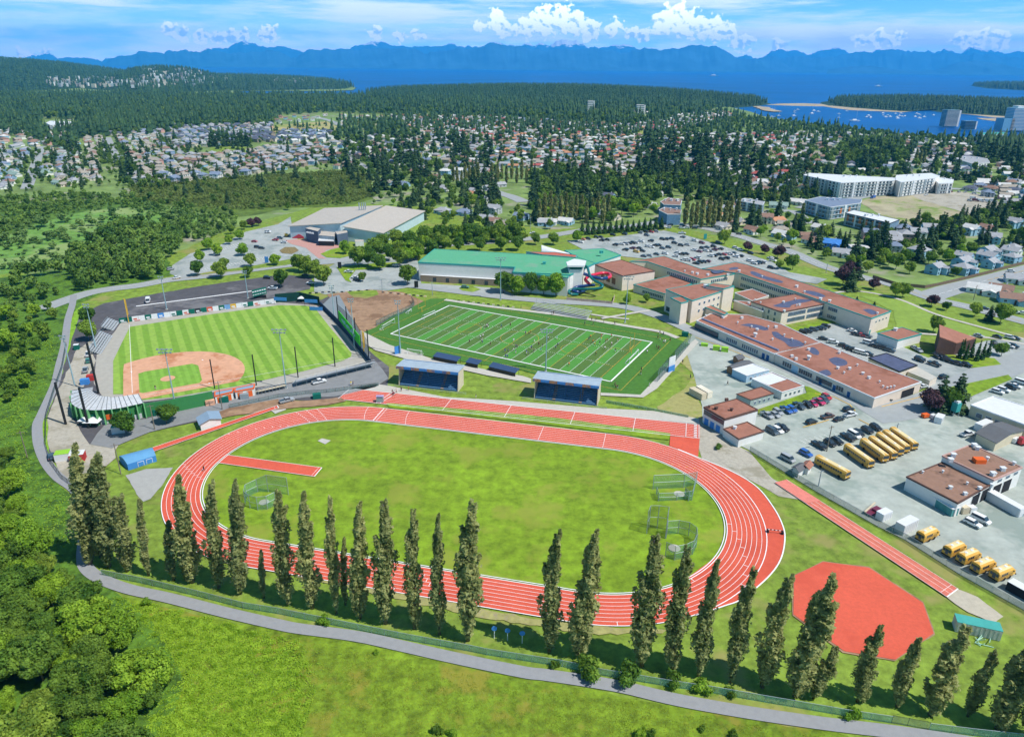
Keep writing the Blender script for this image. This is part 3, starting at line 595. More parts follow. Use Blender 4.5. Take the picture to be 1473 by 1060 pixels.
# ---- baseball field
Hm = G(191, 573); d1 = (G(430, 530)-Hm).normalized(); d3 = (G(186, 464.7)-Hm).normalized()
def bb(u, v): q = Hm+d1*u+d3*v; return (q.x, q.y)
WT = [(173, 466), (180, 462), (395, 435), (455, 440), (463, 445), (534, 519), (445, 547), (370, 558), (305, 565), (200, 580), (150, 575), (135, 552), (140, 505), (165, 478)]
patch('warning_track', WT, Z3, M_wtrk, block=True)
def mow(name, h1, h2, vx, per, rot=0):
    m = bpy.data.materials.new(name); m.use_nodes = True; nn = m.node_tree.nodes; ll = m.node_tree.links; b_ = nn['Principled BSDF']; b_.inputs['Roughness'].default_value = .9
    g_ = nn.new('ShaderNodeNewGeometry'); v = nn.new('ShaderNodeVectorMath'); v.operation = 'DOT_PRODUCT'; ll.new(g_.outputs['Position'], v.inputs[0]); v.inputs[1].default_value = (vx[0], vx[1], 0)
    s1 = nn.new('ShaderNodeMath'); s1.operation = 'SINE'; mu = nn.new('ShaderNodeMath'); mu.operation = 'MULTIPLY'; ll.new(v.outputs['Value'], mu.inputs[0]); mu.inputs[1].default_value = 2*math.pi/per; ll.new(mu.outputs[0], s1.inputs[0])
    r_ = nn.new('ShaderNodeMapRange'); ll.new(s1.outputs[0], r_.inputs[0]); r_.inputs[1].default_value = -.25; r_.inputs[2].default_value = .25
    x = nn.new('ShaderNodeMix'); x.data_type = 'RGBA'; ll.new(r_.outputs[0], x.inputs[0]); x.inputs[6].default_value = (*P(h1), 1); x.inputs[7].default_value = (*P(h2), 1)
    t = nn.new('ShaderNodeTexNoise'); t.inputs['Scale'].default_value = .5; t.inputs['Detail'].default_value = 6; ll.new(g_.outputs['Position'], t.inputs['Vector'])
    r2 = nn.new('ShaderNodeMapRange'); ll.new(t.outputs['Fac'], r2.inputs[0]); r2.inputs[1].default_value = .3; r2.inputs[2].default_value = .7; r2.inputs[3].default_value = .85; r2.inputs[4].default_value = 1.15
    y = nn.new('ShaderNodeVectorMath'); y.operation = 'SCALE'; ll.new(x.outputs[2], y.inputs[0]); ll.new(r2.outputs[0], y.inputs['Scale']); ll.new(y.outputs[0], b_.inputs['Base Color']); return m
sa = math.atan((180-736.5)/F)
M_mow = mow('mown_outfield', '#7aa42e', '#93b644', (math.cos(sa), -math.sin(sa)), 5.4)
patch('outfield_grass', [(187, 471), (300, 453.5), (400, 440), (440, 440.5), (453, 444), (475, 472), (506, 509), (505, 514), (494, 519.5), (440, 534), (400, 543), (348, 555), (250, 572), (200, 577), (187, 568), (163, 568), (163, 520), (174, 497)], Z4, M_mow)
ctr = (18.4/math.sqrt(2),)*2; arc = []
for t in np.linspace(-math.radians(52), math.radians(142), 40):
    u, v = ctr[0]+29.5*math.cos(t), ctr[1]+29.5*math.sin(t)
    if u > -3 and v > -3.0: arc.append(bb(u, v))
patch('infield_dirt', arc+[bb(-3, 30), bb(-3.2, -3.2), bb(30, -3)], Z5, M_clay, world=True)
g8 = [bb(u, v) for u, v in ((2.5, 2.5), (24, 2.5), (25.2, 5), (25.2, 22), (23, 25.2), (5, 25.2), (2.5, 24))]
patch('infield_grass', g8, Z5+.03, mow('mown_infield', '#7aa834', '#86b43e', (d1.x, d1.y), 3.), world=True)
for u, v, r, zz, nm, mm in ((13, 13, 2.8, Z5+.08, 'pitching_mound', M_clay), (0, 0, 4.2, Z5+.085, 'home_circle', M_clay)):
    patch(nm, [bb(u+r*math.cos(t), v+r*math.sin(t)) for t in np.linspace(0, 6.283, 25)[:-1]], zz, mm, world=True)
mb = MB()
seg(mb, bb(0, 0), bb(94, 0), .18, Z5+.11); seg(mb, bb(0, 0), bb(0, 92), .18, Z5+.112)
for u, v in ((27.4, 0), (27.4, 27.4), (0, 27.4)): mb.box((*bb(u, v), Z5+.1), (.6, .6, .12), rz=math.atan2(d1.y, d1.x))
tag(mb.build('base_markings', M_wh), kind='structure')
patch('bullpen_strip', [(476, 428), (488, 425), (530, 500), (533, 518), (462, 441)], Z4, mat('strip_asphalt', '#8a949a', var=.06))

mb = MB()
for q in ([(1116, 515), (1150, 530), (1190, 549), (1226, 566)], [(1155, 615.5), (1172, 611), (1192, 605)], [(1172, 567), (1200, 572), (1222, 583), (1230, 592)], [(1235, 604), (1260, 617), (1268, 624)], [(1268, 586), (1300, 578), (1332, 570)], [(1000, 486), (1040, 500), (1080, 516)]):
    for i in range(len(q)-1): seg(mb, G(*q[i]), G(*q[i+1]), .35, Z5+.02, 1)
for q in ([(160, 416), (244, 403.5), (350, 390), (431, 380)], [(955, 322), (1000, 327), (1059, 340), (1095, 351), (1136, 363), (1187, 385), (1240, 400), (1291, 413), (1342, 431), (1393, 443), (1473, 464)], [(1350, 424), (1420, 404), (1473, 390)]):
    for i in range(len(q)-1):
        A, B = G(*q[i]), G(*q[i+1]); n_ = max(1, int((B-A).length/7))
        for k in range(n_): seg(mb, A.lerp(B, (k+.1)/n_), A.lerp(B, (k+.85)/n_), .3, Z5+.02, 1 if i % 2 else 0)
for q in ([(196, 441.5), (383, 417)],): seg(mb, G(*q[0]), G(*q[1]), 1.3, Z5+.03, 0)
# bay lines of the sealed car parks
for (x0, y0, x1, y1, n_, dx, dy) in ((870, 349, 1010, 346, 26, 3, 3), (880, 360, 1060, 358, 34, 3, 3), (960, 374, 1110, 374, 30, 3, 3), (1098, 596, 1192, 572, 15, 9, 5), (1150, 634, 1270, 610, 17, 9, 5), (1185, 500, 1330, 540, 24, 5, -2), (275, 372, 345, 350, 22, 4, 3), (290, 388, 400, 366, 26, 4, 3)):
    for k in range(n_): x = x0+(x1-x0)*k/n_; y = y0+(y1-y0)*k/n_; seg(mb, G(x, y), G(x+dx, y+dy), .14, Z5+.02, 0)
tag(mb.build('road_markings', [M_wh, M_yel]), kind='structure')
# ---- vegetation
def fol(name, c1, c2, rand=.12, trans=.25, sc=.35, c3=None): return mat(name, c1, rough=.7, var=.2, sc=sc, col2=c2, spec=.15, rand=rand, trans=trans, col3=c3, sc3=.2)
F_pop = fol('poplar_leaves', [.20, .235, .07], [.47, .49, .20], .12, .45, .4)
F_brd = fol('broadleaf_leaves', [.065, .16, .02], [.26, .40, .055], .28, .38, .2)
F_lime = fol('lime_leaves', [.17, .33, .02], [.34, .52, .05], .12, .35, .3)
F_con = fol('conifer_needles', [.022, .062, .026], [.075, .135, .05], .22, .05, .25)
F_pur = fol('purple_leaves', [.05, .025, .035], [.13, .07, .08], .1, .2, .4)
F_far = fol('far_forest_leaves', [.012, .042, .02], [.04, .09, .032], .1, .0, .02, [.09, .15, .045])
F_far2 = fol('far_broadleaf', [.045, .11, .02], [.11, .20, .04], .1, .0, .02)
M_bark = mat('bark', [.16, .14, .11], var=.3, sc=2., co='O')
NRV = np.random.RandomState(3)
def tri_cloud(P_, N_, size, jit=.5, tall=1.):
    "leaf-clump triangles at points P_ facing about N_"
    n = len(P_); r = NRV.normal(size=(n, 3)); N_ = N_/(np.linalg.norm(N_, axis=1)[:, None]+1e-9)+r*jit
    N_ /= np.linalg.norm(N_, axis=1)[:, None]; a = np.cross(N_, NRV.normal(size=(n, 3))); a /= np.linalg.norm(a, axis=1)[:, None]; b = np.cross(N_, a)
    sz = (size*NRV.uniform(.55, 1.35, n))[:, None]; V = np.stack([P_+a*sz, P_-a*sz*.5+b*sz*.8*tall, P_-a*sz*.5-b*sz*.8*tall], 1).reshape(-1, 3)
    return V, np.arange(n*3).reshape(-1, 3)
def join(parts):
    V = []; T = []; M = []; k = 0
    for v, t, m in parts: V.append(v); T.append(np.asarray(t)+k); M += [m]*len(t); k += len(v)
    return np.concatenate(V), np.concatenate(T), M
def trunk_np(pts, r0, r1, n=6):
    m = MB().tube(pts, r0, n, 0, r1); V = np.array(m.v); T = []
    for f in m.f:
        for i in range(1, len(f)-1): T.append((f[0], f[i], f[i+1]))
    return V, np.array(T)
def sph(n):
    v = NRV.normal(size=(n, 3)); return v/np.linalg.norm(v, axis=1)[:, None]
def broad(nl, size, h=9., r=4., lobes=16, seed=0, z0=.25, fill=True):
    "crown of overlapping lobes with leaf clumps over them, and limbs"
    rr = np.random.RandomState(seed); parts = []; L = []
    for i in range(lobes):
        t = rr.uniform(0, 2*math.pi); q = math.sqrt(rr.uniform(0, 1))*.72; zz = rr.uniform(0, 1)
        env = math.sin(math.pi*min(.97, .12+.8*zz))**.6
        L.append((q*r*env*math.cos(t)*(1.15 if lobes > 30 else 1), q*r*env*math.sin(t)*(1.15 if lobes > 30 else 1), h*(z0+.13+(1-z0-.25)*zz), r*(rr.uniform(.18, .36) if lobes > 30 else rr.uniform(.28, .46))))
    L.append((0, 0, h*.6, r*.6)); per = nl//len(L)
    for x, y, z, q in L:
        d = sph(per); d[:, 2] = d[:, 2]*.9+.1; rad = q*NRV.uniform(.72, 1.08, per)*(1+.15*np.sin(d[:, 0]*5+x)*np.cos(d[:, 1]*4+y))
        v, t_ = tri_cloud(np.array((x, y, z))+d*rad[:, None], d, size, .55); parts.append((v, t_, 0))
        if fill:
            d = sph(16)*q*.5+np.array((x, y, z)); v, t_ = tri_cloud(d, d-np.array((x, y, z)), q*.55, .2); parts.append((v, t_, 0))
    crown = join(parts); tr = [(*trunk_np([(0, 0, -.3), (.1, 0, h*.25), (0, .1, h*.6)], h*.022, h*.008), 0)]
    for x, y, z, q in L[:7]: tr.append((*trunk_np([(0, 0, h*.2+rr.uniform(0, .15)*h), (x*.5, y*.5, z*.75), (x, y, z)], h*.009, h*.003, 4), 0))
    return crown, join(tr)
def conifer(nl, size, h=14., r=3., seed=0, z0=.06, tiers=13, bare=.0):
    rr = np.random.RandomState(seed); parts = []
    per = nl//tiers
    for k in range(tiers):
        t = (k+rr.uniform(.1, .6))/tiers; z = h*(z0+(1-z0)*t); R_ = r*(1-t)**.82*(1+.22*rr.uniform(-1, 1))+.12
        n = max(6, int(per*(1.6*(1-t)+.3))); a = rr.uniform(0, 6.283, n); nb = 7; a = (np.round(a/6.283*nb)+rr.normal(0, .16, n))/nb*6.283+k*1.3
        q = np.sqrt(rr.uniform(.03, 1, n)); lob = 1+.2*np.sin(a*3+k); P_ = np.stack([np.cos(a)*q*R_*lob, np.sin(a)*q*R_*lob, z-q*R_*.38+rr.normal(0, .12, n)*h/14], 1)
        N_ = np.stack([np.cos(a)*.5, np.sin(a)*.5, np.full(n, .9)], 1); v, t_ = tri_cloud(P_, N_, size*(1-.45*t), .3); parts.append((v, t_, 0))
    core = MB().tube([(0, 0, h*z0*1.3), (0, 0, h*.97)], r*.34, 7, 0, .03); V = np.array(core.v); T = np.array([(f[0], f[i], f[i+1]) for f in core.f for i in range(1, len(f)-1)]); parts.append((V, T, 0))
    return join(parts), join([(*trunk_np([(0, 0, -.3), (0, 0, h*.9)], h*.018, h*.003), 0)])
def poplar(nl, size, h=30., r=2.6, seed=0, lean=1.5, thin=0.):
    rr = np.random.RandomState(seed); parts = []; tr = []; npl = 60
    def bend(P_): P_ = np.array(P_, float); P_[:, 0] += lean*(P_[:, 2]/h)**2; return P_
    for k in range(npl):
        t = (k+rr.uniform(0, 1))/npl; z = h*(.03+.84*t); a = rr.uniform(0, 6.283); env = r*(math.sin(math.pi*min(.99, .16+.80*t))**.55)*(1.12-.5*t)
        L = h*rr.uniform(.12, .22)*(1.1-.5*t); q = env*rr.uniform(.05, .62); base = np.array((math.cos(a)*q*.5, math.sin(a)*q*.5, z)); tip = np.array((math.cos(a)*q*1.15+.25, math.sin(a)*q*1.15, z+L))
        w = env*rr.uniform(.2, .4); n = int(nl/npl*rr.uniform(.7, 1.3)*(1-thin*rr.uniform(0, 1)))
        u = rr.uniform(0, 1, n)**.9; d = sph(n); ww = w*np.sin(math.pi*np.clip(u*.86+.1, 0, 1))**.6*NRV.uniform(.55, 1.1, n)
        P_ = base+(tip-base)*u[:, None]+d*np.stack([ww, ww, ww*1.6], 1); N_ = d+np.array((0, 0, .15)); v, t_ = tri_cloud(P_, N_, size, .5, 1.3); parts.append((bend(v), t_, 0))
        if k % 2 == 0: v, t_ = trunk_np([base*np.array((.2, .2, 1))-np.array((0, 0, L*.5)), base, tip], .09, .02, 3); tr.append((bend(v), t_, 0))
    v, t_ = trunk_np([(0, 0, -.3), (0, 0, h*.3), (0, 0, h*.6), (0, 0, h*.93)], .38, .05, 7); tr.append((bend(v), t_, 0))
    return join(parts), join(tr)
def mk(name, geo, m_leaf, m_bark=None):
    c_, t_ = geo; return npmesh(name+'_crown', c_[0], c_[1], np.zeros(len(c_[1])), [m_leaf]), npmesh(name+'_trunk', t_[0], t_[1], np.zeros(len(t_[1])), [m_bark or M_bark])
def mk1(name, geo, m_leaf):
    c_, t_ = geo; V, T, M = join([(c_[0], c_[1], 0), (t_[0], t_[1], 1)]); return npmesh(name, V, T, M, [m_leaf, M_bark])
def tree(name, pair, loc, s, label, cat, group, rz=None, tilt=None):
    o = bpy.data.objects.new(name, None); COL.objects.link(o); o.location = loc; o.rotation_euler.z = R.uniform(0, 6.28) if rz is None else rz
    o.scale = s if isinstance(s, (tuple, list)) else (s, s, s*R.uniform(.92, 1.1)); tag(o, label, cat, group)
    for nm, me in (('crown', pair[0]), ('trunk', pair[1])):
        q = bpy.data.objects.new(nm, me); COL.objects.link(q); q.parent = o
    return o
for q_ in ([(58, 190), (62, 172), (112, 172), (114, 190)], [(838, 166), (842, 157), (858, 157), (862, 166)], [(906, 170), (912, 162), (930, 162), (934, 170)], [(1350, 196), (1352, 180), (1376, 180), (1380, 196)], [(1380, 198), (1382, 184), (1400, 184), (1404, 198)], [(1435, 202), (1440, 185), (1500, 188), (1500, 204)], [(1150, 270), (1158, 258), (1290, 262), (1372, 264), (1376, 272), (1215, 284)], [(1152, 300), (1160, 292), (1242, 294), (1240, 306), (1195, 312)], [(1212, 316), (1230, 308), (1298, 322), (1282, 334)], [(944, 302), (950, 292), (982, 296), (984, 316), (950, 318)], [(1056, 300), (1062, 292), (1104, 296), (1100, 306)], [(1368, 240), (1380, 232), (1426, 234), (1428, 244)], [(1405, 200), (1410, 192), (1450, 192), (1452, 200)]): occ([tuple(v[:2]) for v in W(q_)])
# poplars of the row behind the fence
POPV = [mk('poplar', poplar(6200, .35, seed=k, r=3.1+.3*(k % 3), lean=.8+.3*(k % 4), thin=.25), F_pop) for k in range(6)]
POPT = mk('poplar_thin', poplar(3200, .40, seed=9, r=2.1, lean=1.5, thin=.4), F_pop)
pops = [(130, 812, 128, 618, 1.5, 'm'), (157, 815, 152, 640, 1.4, 'm'), (183, 822, 172, 706, 1.1, 'm'), (146, 800, 142, 640, 1.5, 'm'), (214, 828, 200, 706, .8, 't'), (250, 834, 236, 742, .9, 't'), (277, 838, 262, 670, 1.35, 'm'), (268, 832, 277, 712, 1.1, 'm'), (315, 845, 306, 682, 1.05, 'm'), (346, 854, 337, 682, 1.15, 'm'), (380, 860, 376, 782, .55, 't'),
 (414, 868, 401, 695, .95, 'm'), (449, 875, 440, 695, 1.2, 'm'), (484, 882, 476, 710, .75, 'm'), (497, 870, 493, 766, .6, 't'), (518, 889, 517, 709, 1.1, 'm'), (555, 897, 556, 712, 1.15, 'm'), (596, 904, 595, 726, .85, 'm'), (632, 912, 631, 732, .9, 'm'), (673, 921, 674, 717, 1.35, 'm'),
 (790, 937, 795, 755, 1.1, 'm'), (833, 944, 848, 752, 1.35, 'm'), (923, 958, 938, 761, 1.3, 'm'), (965, 966, 984, 776, .95, 'm'), (1005, 973, 1030, 797, 1.05, 'm'), (1050, 981, 1082, 813, .95, 'm'), (1096, 988, 1131, 819, 1.15, 'm'), (1144, 1001, 1190, 823, 1.55, 'm'), (1170, 1004, 1215, 935, .8, 'm'), (1233, 1009, 1268, 898, .85, 'm'), (1290, 1016, 1322, 914, .9, 'm'), (1338, 1028, 1393, 905, 1.25, 'm'), (1392, 1030, 1432, 935, .7, 'm'), (1434, 1048, 1478, 920, 1.35, 'm'), (1480, 1060, 1530, 900, 1.4, 'm')]
pl = []
for i, (bx, by, tx, ty, wd, kk) in enumerate(pops):
    g = G(bx, by); h = min(38, HT((bx, by), (tx, ty))); v = POPT if kk == 't' else POPV[i % 6]
    a, b_, c2 = ray(tx, ty); t_ = g.y*1.0/b_; off = a*((HC-h)/-c2)-g.x; s = h/30
    wv = wd*1.06 if kk == 'm' else wd*1.15
    o = tree('poplar_tree', v, g, (wv*(1 if i % 2 else -1)*(-1 if i % 2 else -1)*1. if False else wv, wv, s), 'x', 'poplar', 'tall poplars behind the green fence', rz=R.uniform(-.5, .5))
    o.rotation_euler.y = max(-.12, min(.12, math.atan2(off*.6, h)-.02))
    d = ('very tall' if h > 33 else 'tall' if h > 28 else 'medium' if h > 20 else 'short')+(' thin' if wd < .9 else ' broad' if wd > 1.25 else ' slender'); pl.append([o, d+' poplar', bx, 900])
autolabel(pl, 'in the row behind the green fence', rows=1)
# variants
BH = [mk('broadleaf', broad(13000, .27, 9.5, 5., 44, seed=20+k), F_brd) for k in range(4)]
BHl = [mk('lime_broadleaf', broad(13000, .27, 9., 5., 40, seed=30+k), F_lime) for k in range(2)]
BM = [mk1('broadleaf', broad(1500, .55, 9., 4.2, 12, seed=40+k), F_brd) for k in range(4)]+[mk1('lime_broadleaf', broad(1500, .55, 9., 4.2, 12, seed=50), F_lime)]
BMp = [mk('round_broadleaf', broad(3000, .40, 8., 4.0, 16, seed=60+k), m_) for k, m_ in enumerate((F_brd, F_lime, F_pur))]
CM = [mk1('conifer', conifer(900, .95, 14, 3., seed=70+k), F_con) for k in range(4)]
CMh = [mk('conifer', conifer(3200, .5, 14, 3.2, seed=80+k), F_con) for k in range(3)]
CP = [mk1('columnar_tree', poplar(1100, 1.05, 22, 2.6, seed=90+k, lean=.4), F_pop) for k in range(2)]
SHR = [mk1('shrub', broad(900, .16, 1.6, 1.5, 8, seed=95+k, z0=.0), F_brd if k else F_lime) for k in range(2)]
def h3(g, z=0.): return (g.x, g.y, z)
# zones of the photograph and what grows there; filled outward from the camera
def fill(poly, spacing, jit=.45, seed=0, rmax=1e9, free=True, maxn=100000):
    rr = random.Random(seed); w = W(poly); x0 = min(p.x for p in w); x1 = max(p.x for p in w); y0 = min(p.y for p in w); y1 = max(p.y for p in w); out = []
    rs = np.random.RandomState(seed+1000); ys = np.arange(y0, y1, spacing*.87); xs = np.arange(x0, x1, spacing)
    X, Y = np.meshgrid(xs, ys); X = X+(np.arange(len(ys)) % 2)[:, None]*spacing/2+rs.uniform(-jit, jit, X.shape)*spacing; Y = Y+rs.uniform(-jit, jit, Y.shape)*spacing
    k = inpoly_np(X, Y, w)
    return [(a, b_) for a, b_ in zip(X[k].tolist(), Y[k].tolist()) if not (free and occat(a, b_))]
wood_l = []
WOODA = [(-90, 1120), (-120, 700), (0, 690), (25, 715), (42, 760), (55, 810), (80, 850), (150, 884), (195, 924), (240, 978), (246, 1010), (205, 1030), (205, 1130)]
WOODB = [(-120, 700), (-160, 420), (0, 410), (80, 405), (88, 440), (72, 470), (58, 520), (36, 565), (14, 600), (10, 650), (18, 700), (0, 690)]
WOODC = [(0, 405), (110, 385), (100, 372), (140, 350), (165, 330), (230, 330), (262, 342), (250, 378), (244, 398), (200, 408), (160, 414), (128, 424), (112, 420), (92, 398)]
WOODD = [(-60, 400), (-60, 290), (0, 292), (100, 280), (200, 282), (330, 305), (350, 322), (300, 345), (262, 350), (235, 332), (180, 322), (240, 305), (150, 296), (60, 318), (0, 345)]
pts = [(x, y, 1) for x, y in fill(WOODA, 6.6, seed=1)]+[(x, y, 2) for x, y in fill(WOODB, 8.2, seed=2)]+[(x, y, 3) for x, y in fill(WOODC, 7.6, seed=3)]+[(x, y, 4) for x, y in fill(WOODD, 14.5, seed=4)]
extra = []
pts.sort(key=lambda q: math.hypot(q[0], q[1])); items = {1: [], 2: [], 3: [], 4: []}; nb = 0
for x, y, zn in pts:
    q = px((x, y, 5)); near = zn in (1,) or (zn == 2 and q[1] > 560); lime = R.random() < (.22 if zn != 3 else .15)
    s = R.uniform(.62, 1.2)*(1.0 if zn == 1 else .85 if zn == 2 else 1.05 if zn == 3 else .75)
    if zn == 2: s *= R.choice((.6, .8, 1.))
    if nb >= 215: extra.append((x, y, s, lime)); continue
    sz = 'tall' if s > 1.05 else 'small' if s < .7 else 'round'
    if zn == 3 and R.random() < .08 or zn == 4 and R.random() < .12:
        o = place('conifer_tree', R.choice(CM), (x, y, 0), R.uniform(0, 6), s*1.1); tag(o, 'x', 'conifer', 'conifers on the wood edge'); items[zn].append([o, sz+' dark conifer', *px((x, y, 0))]); continue
    if near: o = tree('broadleaf_tree', R.choice(BHl if lime else BH), (x, y, 0), s, 'x', 'tree', 'broadleaf trees of the left woodland')
    else: o = place('broadleaf_tree', BM[4] if lime else R.choice(BM[:4]), (x, y, 0), R.uniform(0, 6), (s*1.05, s*1.05, s)); tag(o, 'x', 'tree', 'broadleaf trees of the left woodland')
    nb += 1; items[zn].append([o, sz+(' lime green' if lime else ' mid green')+' tree', *px((x, y, 0))])
for zn, wh in ((1, 'in lower left wood'), (2, 'left of the path'), (3, 'in wood by the stadium'), (4, 'around the marsh')): autolabel(items[zn], wh)
def stuff_merge(name, label, variants, pl_, mats, cat=None):
    "variants: (V, T, matindex); pl_: (x, y, z, scale, rot, variant)"
    VV = []; TT = []; MM = []; k = 0
    for x, y, z, s, r_, v in pl_:
        V, T, M = variants[v]; c_, s_ = math.cos(r_), math.sin(r_); sc_ = s if isinstance(s, tuple) else (s, s)
        A = np.empty_like(V); A[:, 0] = (V[:, 0]*c_-V[:, 1]*s_)*sc_[0]+x; A[:, 1] = (V[:, 0]*s_+V[:, 1]*c_)*sc_[0]+y; A[:, 2] = V[:, 2]*sc_[1]+z
        VV.append(A); TT.append(T+k); MM.append(M); k += len(V)
    if not VV: return
    me = npmesh(name, np.concatenate(VV), np.concatenate(TT), np.concatenate(MM), mats); o = place(name, me, (0, 0, 0)); tag(o, label, cat, kind='stuff'); return o
def lowvar(geo): c_, t_ = geo; return (c_[0], c_[1], np.zeros(len(c_[1]), int))
LB = [lowvar(broad(260, 1.15, 9., 4., 7, seed=100+k, fill=False)) for k in range(4)]
LC = [lowvar(conifer(110, 2.2, 14, 2.9, seed=110+k, tiers=7)) for k in range(4)]
LLC = []
for k in range(4):
    m_ = MB(); rr = random.Random(k); h = 14
    for t in range(3):
        z0_ = h*(.08+.27*t); r0_ = 3.*(1-.27*t); nn_ = 6; V = [(math.cos(2*math.pi*i/nn_+t)*r0_*rr.uniform(.7, 1.2), math.sin(2*math.pi*i/nn_+t)*r0_*rr.uniform(.7, 1.2), z0_+rr.uniform(-.6, .6)) for i in range(nn_)]+[(0, 0, z0_+h*.46)]
        m_.add(V, [(i, (i+1) % nn_, nn_) for i in range(nn_)])
    LLC.append((np.array(m_.v), np.array(m_.f), np.zeros(len(m_.f), int)))
stuff_merge('woodland', 'mixed green thicket filling the far side of the marsh', LB, [(x, y, 0, s, R.uniform(0, 6), R.randrange(4)) for x, y, s, l_ in extra], [fol('thicket_leaves', [.07, .17, .03], [.25, .38, .07], 0, .3, .04, [.06, .11, .04])])
# scrub on the bog and marsh
sc_ = [(x, y, -.2, (R.uniform(.25, .5), R.uniform(.16, .34)), R.uniform(0, 6), R.randrange(4)) for x, y in fill([(190, 268), (330, 256), (480, 246), (530, 252), (540, 283), (500, 293), (420, 297), (330, 303), (240, 293), (180, 288)], 4.2, seed=8)]
stuff_merge('bog_scrub', 'low olive scrub covering the bog beyond the car park', LB, sc_, [fol('scrub_leaves', [.12, .17, .035], [.24, .31, .08], 0, .1, .04)])
sc_ = [(x, y, -.2, (R.uniform(.3, .7), R.uniform(.22, .55)), R.uniform(0, 6), R.randrange(4)) for x, y in fill([(-150, 345), (-100, 290), (0, 285), (110, 278), (190, 285), (240, 300), (340, 312), (352, 322), (300, 345), (250, 345), (235, 330), (280, 312), (150, 297), (60, 318), (0, 340)], 6.5, seed=9)]
stuff_merge('swamp_scrub', 'mixed green scrub around the edge of the marsh', LB, sc_, [fol('swamp_leaves', [.09, .19, .035], [.22, .34, .07], 0, .1, .03)])
# leafy ground cover in front of the wood
def cover(name, label, poly, n, size, hmax, m_, seed):
    w = W(poly); x0 = min(p.x for p in w); x1 = max(p.x for p in w); y0 = min(p.y for p in w); y1 = max(p.y for p in w); rs = np.random.RandomState(seed); A = []
    wp = [(p.x, p.y) for p in w]
    CX, CY = rs.uniform(x0, x1, n*8), rs.uniform(y0, y1, n*8); ok = inpoly_np(CX+rs.normal(size=n*8)*2.2, CY+rs.normal(size=n*8)*2.2, wp)
    for x, y in zip(CX[ok].tolist(), CY[ok].tolist()):
        if len(A) >= n: break
        if not occat(x, y):
            g_ = math.sin(x*1.1+3*math.sin(y*.5))*math.sin(y*1.3+2*math.sin(x*.6))
            if rs.rand() < .55+.45*g_: A.append((x, y, max(.12, hmax*(.5+.5*g_)*rs.uniform(.4, 1))))
    A = np.array(A); n = len(A); N_ = np.tile([0, 0, 1.], (n, 1)); v, t = tri_cloud(A, N_, size, .55); me = npmesh(name, v, t, np.zeros(n), [m_]); o = place(name, me, (0, 0, 0)); tag(o, label, kind='stuff')
COV = [(165, 858), (244, 874), (330, 898), (360, 905), (400, 925), (425, 960), (438, 1010), (430, 1075), (200, 1075), (235, 1010), (280, 985), (270, 950), (215, 895)]
cover('bramble_cover', 'bright lime bramble cover beside the lower left wood', COV, 60000, .17, .7, fol('bramble_leaves', [.24, .44, .02], [.46, .66, .06], 0, .45, .5), 3)
cover('undergrowth', 'green undergrowth on the bank left of the path', [(0, 700), (0, 470), (70, 480), (82, 500), (60, 560), (42, 600), (48, 650), (80, 705), (105, 725), (112, 790), (60, 760)], 22000, .26, .8, F_lime, 4)
cover('weeds', 'weedy strip between the green fence and the path', [(140, 828), (204, 838), (285, 857), (400, 882), (478, 899), (592, 921), (676, 936), (809, 958), (863, 970), (972, 989), (1100, 1010), (1141, 1016), (1222, 1030), (1282, 1038), (1400, 1060), (1300, 1050), (1182, 1036), (972, 1000), (836, 972), (781, 963), (649, 938), (513, 908), (400, 890), (244, 853), (185, 841)], 14000, .15, .5, F_lime, 5)
sh = []
for x, y, s in ((847, 972, 2.3), (903, 980, 2.2), (968, 984, 1.6), (1010, 992, 1.5), (1228, 1034, 1.3), (212, 868, .9), (468, 896, 1.2), (800, 958, 1.), (1050, 1000, 1.), (1225, 530, 1.2), (540, 940, .5), (630, 1054, .9), (650, 1058, .8), (920, 1058, 1.), (935, 1060, .9), (1055, 1060, .8), (1010, 1050, .6), (1062, 540, 0)):
    if s: o = place('shrub', R.choice(SHR), G(x, y), R.uniform(0, 6), s); tag(o, 'x', 'shrub', 'shrubs along the lower path'); sh.append([o, ('large' if s > 2 else 'small' if s < 1 else 'bushy')+' shrub', x, y])
autolabel(sh, 'beside the lower path')
